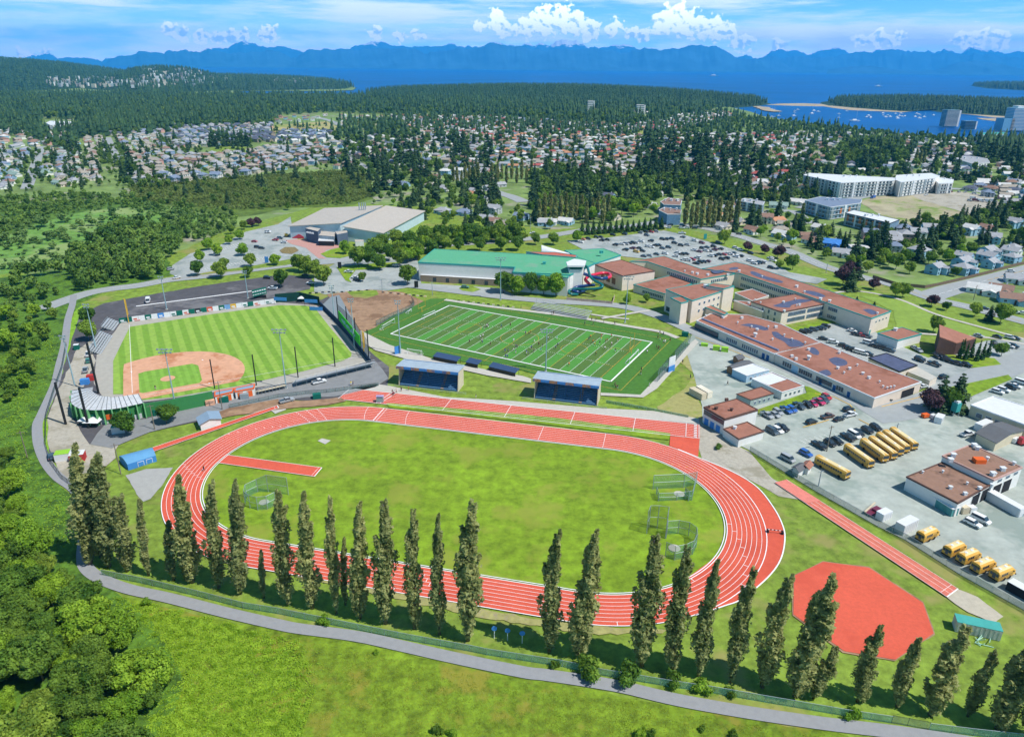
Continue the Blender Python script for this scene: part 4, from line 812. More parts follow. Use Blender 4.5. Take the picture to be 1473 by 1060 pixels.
# single trees: (x, y of the foot, crown height px via metres, kind)
near = [(404, 415, 9, 'b'), (318, 400, 8, 'b'), (284, 398, 8, 'b'), (288, 378, 7, 'l'), (314, 368, 7, 'l'), (350, 368, 7, 'l'), (362, 384, 7, 'b'), (330, 352, 6, 'l'), (345, 345, 6, 'l'), (300, 360, 7, 'l'), (332, 337, 6, 'b'), (351, 331, 6, 'b'), (362, 327, 6, 'p'), (372, 325, 6, 'p'), (357, 400, 6, 'b'), (396, 382, 6, 'l'), (323, 388, 6, 'b'),
 (430, 391, 9, 'b'), (441, 393, 9, 'b'), (452, 400, 9, 'b'), (466, 412, 10, 'b'), (497, 366, 8, 'y'), (515, 385, 11, 'b'), (530, 384, 11, 'b'), (546, 388, 8, 'b'), (522, 406, 5, 'b'), (586, 411, 10, 'b'), (575, 385, 10, 'b'), (552, 362, 10, 'b'), (570, 358, 11, 'b'), (590, 360, 11, 'b'), (612, 352, 11, 'b'), (634, 350, 11, 'b'), (655, 350, 11, 'b'), (676, 348, 11, 'b'), (698, 350, 10, 'b'), (718, 348, 11, 'b'), (738, 346, 11, 'b'), (560, 375, 9, 'b'), (600, 372, 9, 'b'), (660, 362, 8, 'b'), (690, 361, 8, 'b'), (720, 361, 8, 'b'), (745, 360, 8, 'b'), (770, 352, 7, 'b'), (796, 352, 7, 'b'), (830, 348, 7, 'l'), (540, 372, 11, 'b'), (640, 362, 9, 'b'),
 (724, 422, 10, 'b'), (744, 424, 9, 'l'), (764, 423, 10, 'b'), (782, 424, 9, 'l'), (800, 426, 11, 'l'), (902, 438, 5, 'l'), (930, 435, 4, 'b'), (128, 470, 8, 'b'), (130, 490, 8, 'b'), (182, 625, 7, 'b'), (240, 610, 6, 'b'),
 (1110, 414, 4, 'c'), (1150, 420, 4, 'c'), (1168, 424, 4, 'c'), (1128, 418, 4, 'c'), (1190, 428, 4, 'c'), (1232, 434, 3, 'c'), (1257, 441, 3, 'c'), (1212, 432, 3, 'c'), (1042, 352, 9, 'b'), (1140, 388, 8, 'b'), (1076, 362, 6, 'p'), (1100, 366, 6, 'p'), (1118, 372, 8, 'p'), (1120, 388, 5, 'b'), (1256, 417, 6, 'p'), (1287, 428, 7, 'b'), (1298, 428, 7, 'b'), (1339, 441, 6, 'p'), (1361, 447, 4, 'b'), (1402, 455, 6, 'b'), (1422, 462, 8, 'c'), (1438, 466, 9, 'b'), (1342, 478, 7, 'b'), (1212, 410, 10, 'p'), (1222, 418, 13, 'C'), (1232, 402, 13, 'C'), (1440, 512, 5, 'b'), (1225, 400, 9, 'p'), (1375, 398, 5, 'b'), (1270, 378, 8, 'b'), (1288, 388, 9, 'b'), (1300, 380, 8, 'b'), (1335, 380, 7, 'b'), (1362, 376, 7, 'l'), (1380, 368, 7, 'l'), (1394, 366, 7, 'b'), (1248, 392, 6, 'b'), (1195, 340, 11, 'C'), (1185, 345, 9, 'b'), (1205, 352, 11, 'C'), (1255, 352, 9, 'b'), (1330, 325, 9, 'b'), (1375, 325, 8, 'b'), (1410, 318, 9, 'b'), (1440, 312, 9, 'b'), (1465, 310, 10, 'b'), (1460, 355, 10, 'C'), (1440, 362, 9, 'C'), (1470, 350, 10, 'b'), (1360, 328, 7, 'b'), (1345, 332, 7, 'b'),
 (1130, 560, 0, 'b'), (1350, 590, 13, 'C'), (1338, 592, 8, 'p'), (1362, 592, 8, 'b'), (1373, 590, 14, 'C'), (1062, 545, 0, 'b'), (1148, 325, 8, 'b'), (1172, 328, 12, 'C'), (1142, 335, 9, 'C'), (1180, 372, 0, 'b')]
NT = []
KD = {'b': (BMp[0], 'round green tree', 8., 'broadleaf_tree'), 'l': (BMp[1], 'light green tree', 8., 'broadleaf_tree'), 'y': (BMp[1], 'yellow green tree', 8., 'broadleaf_tree'), 'p': (BMp[2], 'purple leaved tree', 8., 'broadleaf_tree'), 'c': (CMh[0], 'small clipped conifer', 14., 'conifer_tree'), 'C': (CMh[1], 'dark spreading conifer', 14., 'conifer_tree')}
for x, y, h, k in near:
    if not h: continue
    pr, d, H0, nm = KD[k]; g = G(x, y); s = h/H0*(1.15 if k in 'bly' else 1.1); w_ = s*R.uniform(.85, 1.2)*(1.3 if k == 'c' else 1.15 if k == 'C' else 1.1); occd(g.x, g.y, 3)
    if k == 'C': pr = R.choice(CMh)
    o = tree(nm, pr, g, (w_, w_, s), 'x', 'tree' if k not in 'cC' else 'conifer', 'single trees around the sports grounds'); NT.append([o, d, x, y])
autolabel(NT, 'planted on the grounds')
# clipped row of trees behind the big car park, cypress group by the black hall
rw = []
for i in range(15):
    t = i/14; x = 837+t*114; y = 338-t*8+abs(math.sin(t*3))*1
    o = tree('columnar_tree', mk('row_tree', conifer(1500, .5, 9, 2.1, seed=200+i % 3, z0=.12), fol('row_leaves', [.025, .075, .02], [.06, .14, .035], .1, .1)) if i < 3 else None, G(x, y), 1.15, 'x', 'tree', 'clipped row behind the big car park') if i < 3 else None
    if i < 3: rwp = (o.children[0].data, o.children[1].data); RW = globals().setdefault('RWL', []); RW.append(rwp)
    else: o = tree('columnar_tree', RWL[i % 3], G(x, y), 1.15, 'x', 'tree', 'clipped row behind the big car park')
    rw.append([o, 'dark clipped pointed tree', x, 300])
autolabel(rw, 'behind the big car park', rows=1)
cy = []
for x, y, h in ((1379, 516, 9), (1388, 518, 8), (1396, 515, 9), (1404, 520, 10), (1412, 518, 9), (1420, 514, 8), (1384, 508, 7)):
    o = tree('cypress_tree', RWL[0], G(x, y), (.55, .55, h/9*1.05), 'x', 'tree', 'cypress clump by the dark hall'); cy.append([o, 'narrow dark cypress', x, 300])
autolabel(cy, 'beside the brown sloping roof', rows=1)

sc_ = [(x, y, -.2, ((lambda a: (a, a*R.uniform(.5, .8)))(R.choice((.25, .3, .4, .6, 1.0))*R.uniform(.7, 1.3)+.25*math.sin(x*.05)*math.sin(y*.04))), R.uniform(0, 6), R.randrange(4)) for x, y in fill([(-200, 400), (-150, 335), (60, 318), (130, 300), (240, 298), (290, 312), (250, 345), (150, 350), (90, 382), (0, 395)], 9., jit=.9, seed=12)]
stuff_merge('marsh_reeds', 'pale green reeds and low willow on the marsh', LB, sc_, [fol('reed_leaves', [.10, .20, .05], [.22, .34, .09], 0, .2, .04)])
cover('meadow_tufts', 'rough tufted meadow grass below the lower path', [(430, 925), (560, 938), (700, 975), (890, 1005), (1080, 1040), (1200, 1060), (1200, 1100), (430, 1100), (445, 1010)], 30000, .10, .22, fol('meadow_blades', [.16, .26, .02], [.40, .44, .06], 0, .4, .15), 14)
# ---- the town: houses, apartment blocks, far woods
ROOFS = [mat('roof_'+k, v, var=.1, sc=.6, rough=.8) for k, v in (('grey', '#a9abb0'), ('blue_grey', '#7f8ea6'), ('tan', '#a8a094'), ('brown', '#96786a'), ('charcoal', '#62687a'), ('pale', '#d6d6d4'), ('red', '#b05c58'), ('orange', '#c8906e'), ('green_grey', '#8fa8a0'), ('bright_blue', '#4a8ad6'))]
RK = {k: ROOFS[i] for i, k in enumerate('g b t n c p r o e B'.split())}
RN = {'g': 'grey', 'b': 'blue grey', 't': 'tan', 'n': 'brown', 'c': 'charcoal', 'p': 'pale', 'r': 'red', 'o': 'orange', 'e': 'greenish', 'B': 'bright blue'}
WALLS = [mat('siding_'+k, v, var=.05, sc=1.) for k, v in (('white', '#eeeeea'), ('cream', '#e4d8c4'), ('blue', '#9cc4dc'), ('grey', '#b8bec2'), ('taupe', '#a89888'), ('rose', '#d8a8a0'), ('strong_blue', '#3f86d8'))]
WK = {k: WALLS[i] for i, k in enumerate('w c b g t r B'.split())}
M_glass = mat('window_glass', [.03, .05, .07], rough=.1, var=.1, spec=.6); M_frame = mat('window_frame', [.7, .7, .7], var=.03)
M_door = mat('door_paint', '#7a5a48', var=.1); M_trim = mat('white_trim', [.75, .75, .74], var=.03)
def house_geo(w, d, h, kind, wing, far):
    "returns dict of MB parts in local coordinates"
    wl, rf, wi, do = MB(), MB(), MB(), MB(); e = .5; rh = min(w, d)*(.24 if kind != 'f' else 0)
    def block(cx, cy, w, d, h, kind, flip=False):
        wl.prism([(cx-w/2, cy-d/2), (cx+w/2, cy-d/2), (cx+w/2, cy+d/2), (cx-w/2, cy+d/2)], -.2, h, top=(kind == 'f'))
        if kind == 'f': rf.box((cx, cy, h+.01), (w+.7, d+.7, .35)); return
        x0, x1, y0, y1 = cx-w/2-e, cx+w/2+e, cy-d/2-e, cy+d/2+e; rr_ = (min(w, d))*.25+.3; z0 = h-.12
        if w >= d and not flip:
            i = 0 if kind == 'g' else d/2+e-.01; V = [(x0, y0, z0), (x1, y0, z0), (x1, y1, z0), (x0, y1, z0), (x0+i, cy, z0+rr_), (x1-i, cy, z0+rr_)]
            rf.add(V, [(0, 1, 5, 4), (2, 3, 4, 5), (3, 0, 4), (1, 2, 5), (3, 2, 1, 0)] if kind == 'h' else [(0, 1, 5, 4), (2, 3, 4, 5), (3, 2, 1, 0)])
            if kind == 'g': wl.add([(x0+e, y0+e, h), (x0+e, y1-e, h), (x0+e, cy, z0+rr_-.12), (x1-e, y0+e, h), (x1-e, y1-e, h), (x1-e, cy, z0+rr_-.12)], [(0, 2, 1), (3, 4, 5)])
        else:
            i = 0 if kind == 'g' else w/2+e-.01; V = [(x0, y0, z0), (x1, y0, z0), (x1, y1, z0), (x0, y1, z0), (cx, y0+i, z0+rr_), (cx, y1-i, z0+rr_)]
            rf.add(V, [(1, 2, 5, 4), (3, 0, 4, 5), (0, 1, 4), (2, 3, 5), (3, 2, 1, 0)] if kind == 'h' else [(1, 2, 5, 4), (3, 0, 4, 5), (3, 2, 1, 0)])
            if kind == 'g': wl.add([(x0+e, y0+e, h), (x1-e, y0+e, h), (cx, y0+e, z0+rr_-.12), (x0+e, y1-e, h), (x1-e, y1-e, h), (cx, y1-e, z0+rr_-.12)], [(0, 1, 2), (4, 3, 5)])
    block(0, 0, w, d, h, kind)
    if wing: block(w*.22, -d/2-1.6, w*.42, 3.6, h-.35, 'g' if kind == 'g' else kind, True)
    wins = []; fl = [1.0] if h < 4 else [.9, 3.3]
    for z in fl:
        for s_, yy in ((-1, -d/2), (1, d/2)):
            for i in range(3):
                x = -w*.34+i*w*.3
                if wing and s_ == -1 and i == 2: yy2, x = -d/2-3.4, w*.22
                else: yy2 = yy
                if s_ == -1 and i == 1 and z == fl[0]: do.box((x, yy2-.02, .1), (1., .12, 2.1)); continue
                m = MB(); m.box((x, yy2, z-.08), (1.75, .1, 1.31), 1); m.box((x, yy2+s_*.03, z), (1.5, .12, 1.15), 0); wins.append(m)
        m = MB(); m.box((w/2, 0, z-.08), (.1, 1.75, 1.31), 1); m.box((w/2+.03, 0, z), (.12, 1.5, 1.15), 0); wins.append(m)
        m = MB(); m.box((-w/2, 0, z-.08), (.1, 1.75, 1.31), 1); m.box((-w/2-.03, 0, z), (.12, 1.5, 1.15), 0); wins.append(m)
    ch = MB().box((w*.2, d*.12, h+rh*.3), (.7, .7, rh*.6+.9))
    return wl, rf, wins, do, ch
HT_ = {}; HTYPES = [(12, 8.5, 3.0, 'g', True), (13, 9, 3.1, 'h', True), (11, 9, 5.4, 'g', True), (12, 9.5, 5.4, 'h', False), (14, 8, 3, 'g', False), (10, 10, 5.3, 'h', True), (16, 9, 3.1, 'g', True), (12, 9, 3.2, 'f', False)]
def house(loc, rz, ty, rk, wk, s=1., near=True, group='houses of the town', label='x'):
    key = (ty, rk, wk, near)
    if key not in HT_:
        wl, rf, wins, do, ch = house_geo(*HTYPES[ty], far=not near)
        if near: HT_[key] = (wl.mesh('wall', WK[wk]), rf.mesh('roof', RK[rk]), [w_.mesh('window', [M_glass, M_frame]) for w_ in wins], do.mesh('door', M_door), ch.mesh('chimney', M_trim))
        else:
            m = MB()
            for q, i in ((wl, 0), (rf, 1), (do, 3), (ch, 0)): m.add(q.v, q.f, i)
            for q in wins: m.add(q.v[8:], [tuple(i-8 for i in f) for f in q.f[6:]], 2)
            HT_[key] = m.mesh('house', [WK[wk], RK[rk], M_glass, M_door])
    q = HT_[key]
    if not near: o = place('house', q, loc, rz, s); tag(o, label, 'house', group); return o
    o = bpy.data.objects.new('house', None); COL.objects.link(o); o.location = loc; o.rotation_euler.z = rz; o.scale = (s,)*3; tag(o, label, 'house', group)
    def ch_(nm, me, par): c_ = bpy.data.objects.new(nm, me); COL.objects.link(c_); c_.parent = par; return c_
    w_ = ch_('wall', q[0], o); r_ = ch_('roof', q[1], o); ch_('door', q[3], o); ch_('chimney', q[4], r_)
    for k in q[2]: ch_('window', k, o)
    return o
HI = []
def hpx(x, y, ty, rk, wk, dx=1., dy=.05, s=1., near=True):
    g = G(x, y+2); g2 = G(x+dx*10, y+2+dy*10); rz = math.atan2(g2.y-g.y, g2.x-g.x)
    occd(g.x, g.y, 8*s); o = house(g, rz, ty, rk, wk, s, near)
    HI.append([o, ('two storey ' if HTYPES[ty][2] > 5 else 'low ')+RN[rk]+' roofed house', x, y])
# surveyed houses: x y type roof wall heading
for q in '''557 264 4 t b 1 .1|578 266 6 b b 1 .1|620 268 1 t w 1 .15|642 272 0 g w 1 .15|582 240 0 p w 1 0|565 242 0 t w 1 .1|606 241 0 g c 1 .1|598 248 0 n c 1 .1|640 250 3 p b 1 .05|661 249 2 p w 1 .05|643 240 1 g w 1 .1|625 255 4 n c 1 .1|688 251 4 t c 1 .1|687 262 0 g b 1 -.1|705 256 0 t c 1 .1|684 276 0 g w 1 .1|682 281 0 o w 1 .1|693 289 0 c w 1 .1|706 271 4 g g 1 -.1|718 267 4 g g 1 -.1|774 239 4 r w 1 0|767 248 0 o r 1 .2|637 305 1 g b 1 .1|667 307 1 b b 1 .05|711 305 2 g g 1 .1|700 316 0 g c 1 .1|710 320 0 n c 1 .1|723 324 0 t c 1 .1|750 313 0 b b 1 .1|784 322 0 g b 1 0|788 321 4 p w 1 .05|814 320 0 p b 1 .1|855 308 6 b w 1 .1|878 313 6 t c 1 .2|831 308 4 g c 1 .1|875 287 2 c b 1 .1|933 297 4 p w 1 .1|943 280 4 p w 1 .1|958 266 1 b g 1 .1|1119 297 6 e w 1 .05|1146 292 6 p w 1 .1|1105 274 4 n b 1 .15|1117 319 0 o w 1 -.1|1039 327 0 g c 1 .2|1083 333 0 n w 1 .2|1127 340 6 p b 1 .2|1167 348 0 n w 1 .2|1195 357 2 B B 1 .1|1234 359 7 p g 1 .05|1318 340 2 g w 1 .05|1282 345 3 g g 1 .1|1320 367 3 g b 1 .2|1396 335 2 p b 1 .2|1418 335 2 n w 1 .2|1425 347 2 g b 1 .1|1459 325 2 g b 1 .2|1413 419 6 p w 1 .15|1438 419 0 n w 1 .15|1459 433 6 n b 1 .1|1461 404 0 g w 1 .1|1355 222 6 g b 1 .1|1299 237 4 g b 1 .05|1340 230 4 p w 1 .05|1357 237 6 g b 1 .05|1386 244 4 p b 1 .05|1289 217 2 c b 1 .1|1238 246 4 p w 1 0|1265 246 4 n w 1 0|1416 262 6 p w 1 .05|1450 262 6 b g 1 .05|1395 272 1 c g 1 .1|1425 272 1 n g 1 .1|1458 275 1 c w 1 .1|1210 366 0 g w 1 .1|1180 330 0 p w 1 .2|1060 320 0 g c 1 .2'''.split('|'):
    a = q.split(); hpx(float(a[0]), float(a[1]), int(a[2]), a[3], a[4], float(a[5]), float(a[6]), 1.0)
autolabel([i for i in HI], 'near the grounds'); nh = len(HI)
hz = []
def hzone(poly, sp, dx, dy, roofs, seed, types=(0, 1, 2, 3, 4, 5), jit=.16, walls='wwcbgtr'):
    for x, y in fill(poly, sp, jit, seed):
        if R.random() < .06: continue
        hz.append((math.hypot(x, y), x, y, dx, dy, roofs, types, walls))
hzone([(-90, 295), (-60, 222), (48, 214), (32, 270)], 18, 3, .5, 'gpgebtn', 1, (4, 0, 1), walls='wwwb')
hzone([(64, 252), (72, 216), (112, 216), (112, 262), (88, 272)], 18, 3, .5, 'tgebn', 2, (4, 0, 1), walls='wwwc')
hzone([(-60, 222), (-40, 190), (70, 188), (112, 200), (112, 214), (48, 212)], 24, 3, .2, 'tgnp', 20)
hzone([(118, 262), (120, 198), (143, 198), (148, 235), (150, 262)], 18, 0, 1, 'tntgt', 3, (1, 3, 1))
hzone([(178, 238), (168, 197), (228, 196), (250, 228), (232, 240)], 18.5, 0, 1, 'tntgb', 4, (1, 3, 1))
hzone([(158, 196), (160, 184), (390, 180), (402, 190), (360, 205), (262, 216), (240, 196)], 19, 3, .1, 'ccbgtg', 5, (2, 3, 5))
hzone([(190, 266), (200, 238), (262, 226), (300, 224), (480, 206), (480, 236), (400, 246), (330, 256), (260, 264)], 18.5, 3, .1, 'tgtbgnt', 6, (1, 3, 5, 2))
hzone([(360, 206), (362, 192), (395, 192), (400, 206)], 18, 3, .3, 'cc', 7, (2,)); hzone([(405, 208), (400, 190), (478, 190), (478, 204)], 20, 3, .3, 'cbp', 8, (2, 3))
hzone([(478, 245), (480, 205), (520, 200), (640, 195), (700, 200), (720, 250), (700, 262), (600, 235), (540, 236), (520, 240)], 23, 3, .2, 'gbtcgnp', 9)
hzone([(560, 168), (700, 169), (860, 179), (960, 176), (1040, 162), (1060, 168), (960, 192), (960, 240), (900, 262), (800, 245), (715, 240), (700, 200), (600, 195)], 22, 3, .1, 'pgbtnpgtgro', 10)
hzone([(960, 195), (1180, 192), (1180, 250), (1100, 262), (1090, 290), (960, 245)], 23, 3, .2, 'pgbtnpgtgr', 11)
hzone([(1180, 192), (1300, 198), (1473, 206), (1700, 215), (1700, 300), (1440, 285), (1430, 262), (1180, 240)], 25, 3, .1, 'pgbtncpg', 12)
hzone([(1385, 262), (1540, 268), (1560, 320), (1470, 312), (1445, 290), (1400, 278)], 22, 3, .1, 'pgbtg', 15); hzone([(1015, 298), (1065, 292), (1062, 316), (1160, 326), (1190, 350), (1120, 345), (1030, 322)], 22, 3, .2, 'gntpo', 16); hzone([(1060, 258), (1150, 252), (1155, 282), (1075, 284)], 23, 3, .15, 'gbnt', 19); hzone([(1240, 345), (1300, 328), (1380, 330), (1330, 350), (1280, 372)], 24, 3, .2, 'ggb', 17, (2, 3))
hzone([(1300, 400), (1375, 376), (1470, 352), (1520, 340), (1520, 362), (1440, 382), (1350, 402)], 17, 3, -.75, 'gg', 18, (2, 5), walls='wb', jit=.08)
hzone([(-60, 185), (130, 180), (470, 166), (640, 170), (640, 176), (470, 180), (0, 190)], 44, 3, 0, 'tgnp', 13)
hzone([(-60, 160), (470, 150), (1000, 160), (1060, 165), (1000, 180), (800, 164), (500, 154), (0, 164)], 40, 3, 0, 'pgp', 14)
hz.sort(key=lambda q: q[0]); left = []; HI2 = []
for i, (dd, x, y, dx, dy, rf_, ty_, wl_) in enumerate(hz):
    q = px((x, y, 0)); g2 = G(q[0]+dx, q[1]+dy); rz = math.atan2(g2.y-y, g2.x-x)+R.uniform(-.12, .12)+(R.random() < .25)*math.pi/2
    ty, rk, wk, s = R.choice(ty_), R.choice(rf_), R.choice(wl_), R.uniform(.8, 1.02)
    if len(HI2) < 318-nh:
        o = house((x, y, 0), rz, ty, rk, wk, s, near=False); HI2.append([o, RN[rk]+' roofed house', q[0], q[1], dd]); occd(x, y, 7)
    else: left.append((x, y, rz, ty, rk, wk, s))
autolabel([h[:4] for h in HI2 if h[2] < 480], 'in the left suburb'); autolabel([h[:4] for h in HI2 if h[2] >= 480], 'in the middle town')
V0 = []; F0 = []; M0 = []; mb = MB(); mats_ = ROOFS[:9]+WALLS[:6]+[M_glass]; rl = 'gbtncproe'; wlk = 'wcbgtr'
for x, y, rz, ty, rk, wk, s in left:
    w, d, h, kd, wg = HTYPES[ty]; c_, s_ = math.cos(rz), math.sin(rz); m_ = MB(); wl, rf, wins, do, ch = house_geo(w, d, h, kd, False, True)
    def T_(V): return [((a*c_-b_*s_)*s+x, (a*s_+b_*c_)*s+y, z*s) for a, b_, z in V]
    mb.add(T_(wl.v), wl.f, 9+wlk.index(wk)); mb.add(T_(rf.v), rf.f, rl.index(rk)); occd(x, y, 6)
    for q in wins[::2]: mb.add(T_(q.v[8:]), [tuple(i-8 for i in f) for f in q.f[6:]], 15)
o = mb.build('distant_houses', mats_); tag(o, 'pale houses scattered through the distant town', kind='stuff')
print('houses', len(HI)+len(HI2), 'left', len(left))
# ---- town trees
tz = []
def tzone(poly, sp, pc, seed, hc=(1.3, 2.0), hb=(.8, 1.35), jit=.5, free=True):
    rr = random.Random(seed)
    for x, y in fill(poly, sp, jit, seed, free=free):
        c_ = rr.random() < pc; tz.append((math.hypot(x, y), x, y, c_, rr.uniform(*(hc if c_ else hb))))
BELT = [(-150, 208), (-150, 141), (0, 138), (330, 139), (600, 142.5), (1000, 152), (1030, 156), (1020, 160), (960, 172), (905, 184), (860, 178), (700, 168), (560, 166), (470, 162), (300, 174), (130, 190), (60, 176), (0, 184)]
tzone(BELT, 18, .52, 21, (1.1, 2.3), (1.1, 2.2))
tzone([(-150, 215), (-150, 185), (60, 176), (130, 190), (150, 184), (160, 178), (300, 176), (240, 196), (120, 200), (112, 225), (0, 190)], 15, .5, 22)
tzone([(130, 196), (110, 188), (160, 166), (300, 165), (400, 170), (395, 180), (300, 184), (160, 196)], 12, .3, 23)
tzone([(300, 212), (305, 196), (358, 203), (360, 212), (345, 216)], 11, .75, 24, (1.1, 1.5))
tzone([(478, 245), (480, 205), (470, 176), (560, 174), (640, 195), (700, 200), (720, 250), (715, 300), (680, 300), (600, 290), (540, 280), (520, 250)], 18, .28, 25)
tzone([(560, 178), (700, 176), (960, 190), (960, 240), (900, 262), (800, 245), (715, 240), (700, 200), (600, 195)], 18, .22, 26, (.9, 1.6), (.6, 1.1))
tzone([(760, 256), (800, 245), (900, 258), (1000, 245), (1090, 262), (1092, 288), (1060, 300), (960, 275), (940, 315), (840, 325), (765, 318)], 13, .2, 27, (1.1, 1.8), (.9, 1.5))
tzone([(905, 262), (915, 200), (1000, 205), (1100, 228), (1100, 280), (1000, 262)], 24, .8, 28, (1.5, 2.4))
tzone([(960, 195), (1060, 168), (1180, 182), (1300, 196), (1473, 204), (1700, 215), (1700, 300), (1440, 285), (1430, 262), (1180, 240), (1100, 262), (1060, 240), (960, 205)], 19, .25, 29, (.9, 1.6), (.8, 1.4))
tzone([(1225, 243), (1200, 215), (1290, 205), (1300, 232), (1270, 243)], 12, .25, 30, (1.4, 1.8), (1.4, 2.0))
tzone([(1405, 235), (1405, 208), (1480, 215), (1480, 245), (1440, 240)], 12, .8, 31, (1.4, 2.1))
tzone([(-60, 290), (-60, 222), (110, 215), (250, 200), (300, 225), (480, 210), (478, 245), (330, 262), (190, 272), (100, 272)], 17, .12, 32, (.7, 1.2), (.4, .72), free=False)
tzone([(180, 272), (170, 232), (185, 236), (232, 246), (258, 262), (240, 272)], 11, .05, 33, hb=(.6, 1.))
tzone([(105, 275), (90, 262), (100, 232), (125, 250), (150, 268), (220, 275), (340, 262), (500, 246), (520, 262), (540, 275), (600, 285), (620, 300), (612, 312), (560, 296), (500, 296), (460, 300), (400, 305), (340, 300), (250, 285)], 22, .22, 34, (.9, 1.5), (.4, .8))
for x0, y0, x1, y1 in ((143, 198, 150, 236), (150, 198, 160, 236), (164, 194, 182, 238), (170, 194, 190, 238), (225, 190, 250, 222), (240, 188, 268, 222)):
    for k in range(16):
        t = k/15; g = G(x0+(x1-x0)*t, y0+(y1-y0)*t); tz.append((math.hypot(g.x, g.y), g.x, g.y, False, .72))
tzone([(1100, 300), (1060, 318), (1000, 315), (1050, 335), (1110, 358), (1190, 378), (1235, 392), (1260, 378), (1240, 362), (1190, 335), (1150, 318)], 12, .3, 35, (.8, 1.6), (.45, .9))
tzone([(1240, 372), (1250, 348), (1310, 330), (1370, 330), (1450, 318), (1500, 300), (1500, 360), (1420, 355), (1340, 378), (1300, 398)], 13, .25, 36, (.9, 1.5), (.5, .85))
tzone([(1340, 335), (1300, 325), (1380, 322), (1450, 305), (1520, 270), (1520, 300), (1450, 325), (1400, 330)], 9, .2, 37, (.9, 1.5), (.7, 1.1), free=False)
tzone([(560, 365), (612, 345), (740, 338), (760, 350), (700, 352), (640, 358), (600, 380), (590, 392)], 7.5, .0, 38, hb=(.85, 1.15), free=False)
tzone([(1075, 288), (1060, 272), (1150, 282), (1180, 300), (1150, 300), (1100, 296)], 12, .4, 39, (.9, 1.4), (.6, .9))
tzone([(560, 166), (700, 167), (860, 176), (960, 172), (1040, 158), (1070, 168), (960, 200), (800, 200), (600, 186)], 24, .45, 40, (.9, 1.7), (.8, 1.4), free=False)
tzone([(-60, 262), (-60, 222), (110, 215), (250, 200), (300, 180), (470, 180), (480, 210), (478, 240), (330, 256), (190, 266), (100, 266)], 27, .25, 41, (.7, 1.2), (.55, .85), free=False)
tzone([(960, 250), (1100, 245), (1180, 240), (1160, 292), (1090, 290), (1050, 305), (960, 290)], 14, .3, 42, (.9, 1.7), (.6, 1.2))
tzone([(560, 300), (620, 285), (720, 285), (765, 318), (830, 318), (800, 330), (740, 338), (640, 330)], 15, .25, 43, (.8, 1.3), (.5, .95))
tzone([(1180, 240), (1220, 245), (1480, 262), (1480, 272), (1380, 262), (1220, 282), (1150, 292)], 13, .3, 44, (.9, 1.4), (.6, 1.1))
tzone([(1236, 330), (1300, 330), (1345, 318), (1440, 300), (1440, 320), (1340, 345), (1260, 372), (1236, 362)], 12, .3, 45, (.8, 1.4), (.5, .9))
tz.sort(key=lambda q: q[0]); nc = nb2 = 0; CI = []; BI = []; sc1 = []; sc2 = []; far1 = []
for dd, x, y, c_, s in tz:
    q = px((x, y, 0))
    if c_:
        if nc < 290:
            o = place('conifer_tree', R.choice(CM), (x, y, 0), R.uniform(0, 6), (s*.95, s*.95, s)); tag(o, 'x', 'conifer', 'conifers among the houses'); CI.append([o, ('tall' if s > 1.7 else 'mid sized' if s > 1.2 else 'small')+' conifer', *q]); nc += 1
        elif dd < 1300: sc1.append((x, y, 0, (s, s), R.uniform(0, 6), R.randrange(4)))
        else: far1.append((x, y, 0, (s*1.2, s*1.05), R.uniform(0, 6), R.randrange(4)))
    else:
        if nb2 < 230:
            k = 4 if R.random() < .22 else R.randrange(4); o = place('garden_tree', BM[k], (x, y, 0), R.uniform(0, 6), (s, s, s)); tag(o, 'x', 'tree', 'leafy trees among the houses'); BI.append([o, ('large' if s > 1.1 else 'small' if s < .7 else 'rounded')+(' light green tree' if k == 4 else ' green tree'), *q]); nb2 += 1
        elif R.random() < .9: sc2.append((x, y, 0, (s*1.05, s), R.uniform(0, 6), R.randrange(4)))
autolabel(CI, 'among houses'); autolabel(BI, 'among houses')
print('trees', len(tz), len(sc1), len(sc2), len(far1))
stuff_merge('town_conifers', 'dark conifers through the middle of the town', LC, sc1, [F_con])
stuff_merge('town_broadleaves', 'green leafy trees filling the town gardens', LB, sc2, [fol('town_leaves', [.05, .13, .022], [.20, .30, .055], 0, .25, .03, [.10, .20, .035])])
stuff_merge('conifer_belt', 'dark conifer wood behind the town', LLC, far1, [F_far])
col = []
for x, y, s in [(775+i*7.6, 322-(i % 3)*5, R.uniform(.85, 1.1)) for i in range(14)]+[(985+i*8, 324+(i % 2)*4, R.uniform(.9, 1.15)) for i in range(10)]+[(652+i*6, 262+(i % 3)*4, R.uniform(.8, 1.)) for i in range(7)]+[(708+i*7, 258+(i % 2)*6, R.uniform(.8, 1.05)) for i in range(9)]+[(1152, 322, .8), (1316, 238, 1.), (1322, 239, 1.), (1328, 238, .9)]:
    o = place('poplar_tree', CP[R.randrange(2)], G(x, y), R.uniform(0, 6), (s*1.15, s*1.15, s)); tag(o, 'x', 'poplar', 'grey green poplars in the town'); col.append([o, 'grey green poplar', x, y])
autolabel(col, 'among the town houses', rows=2)
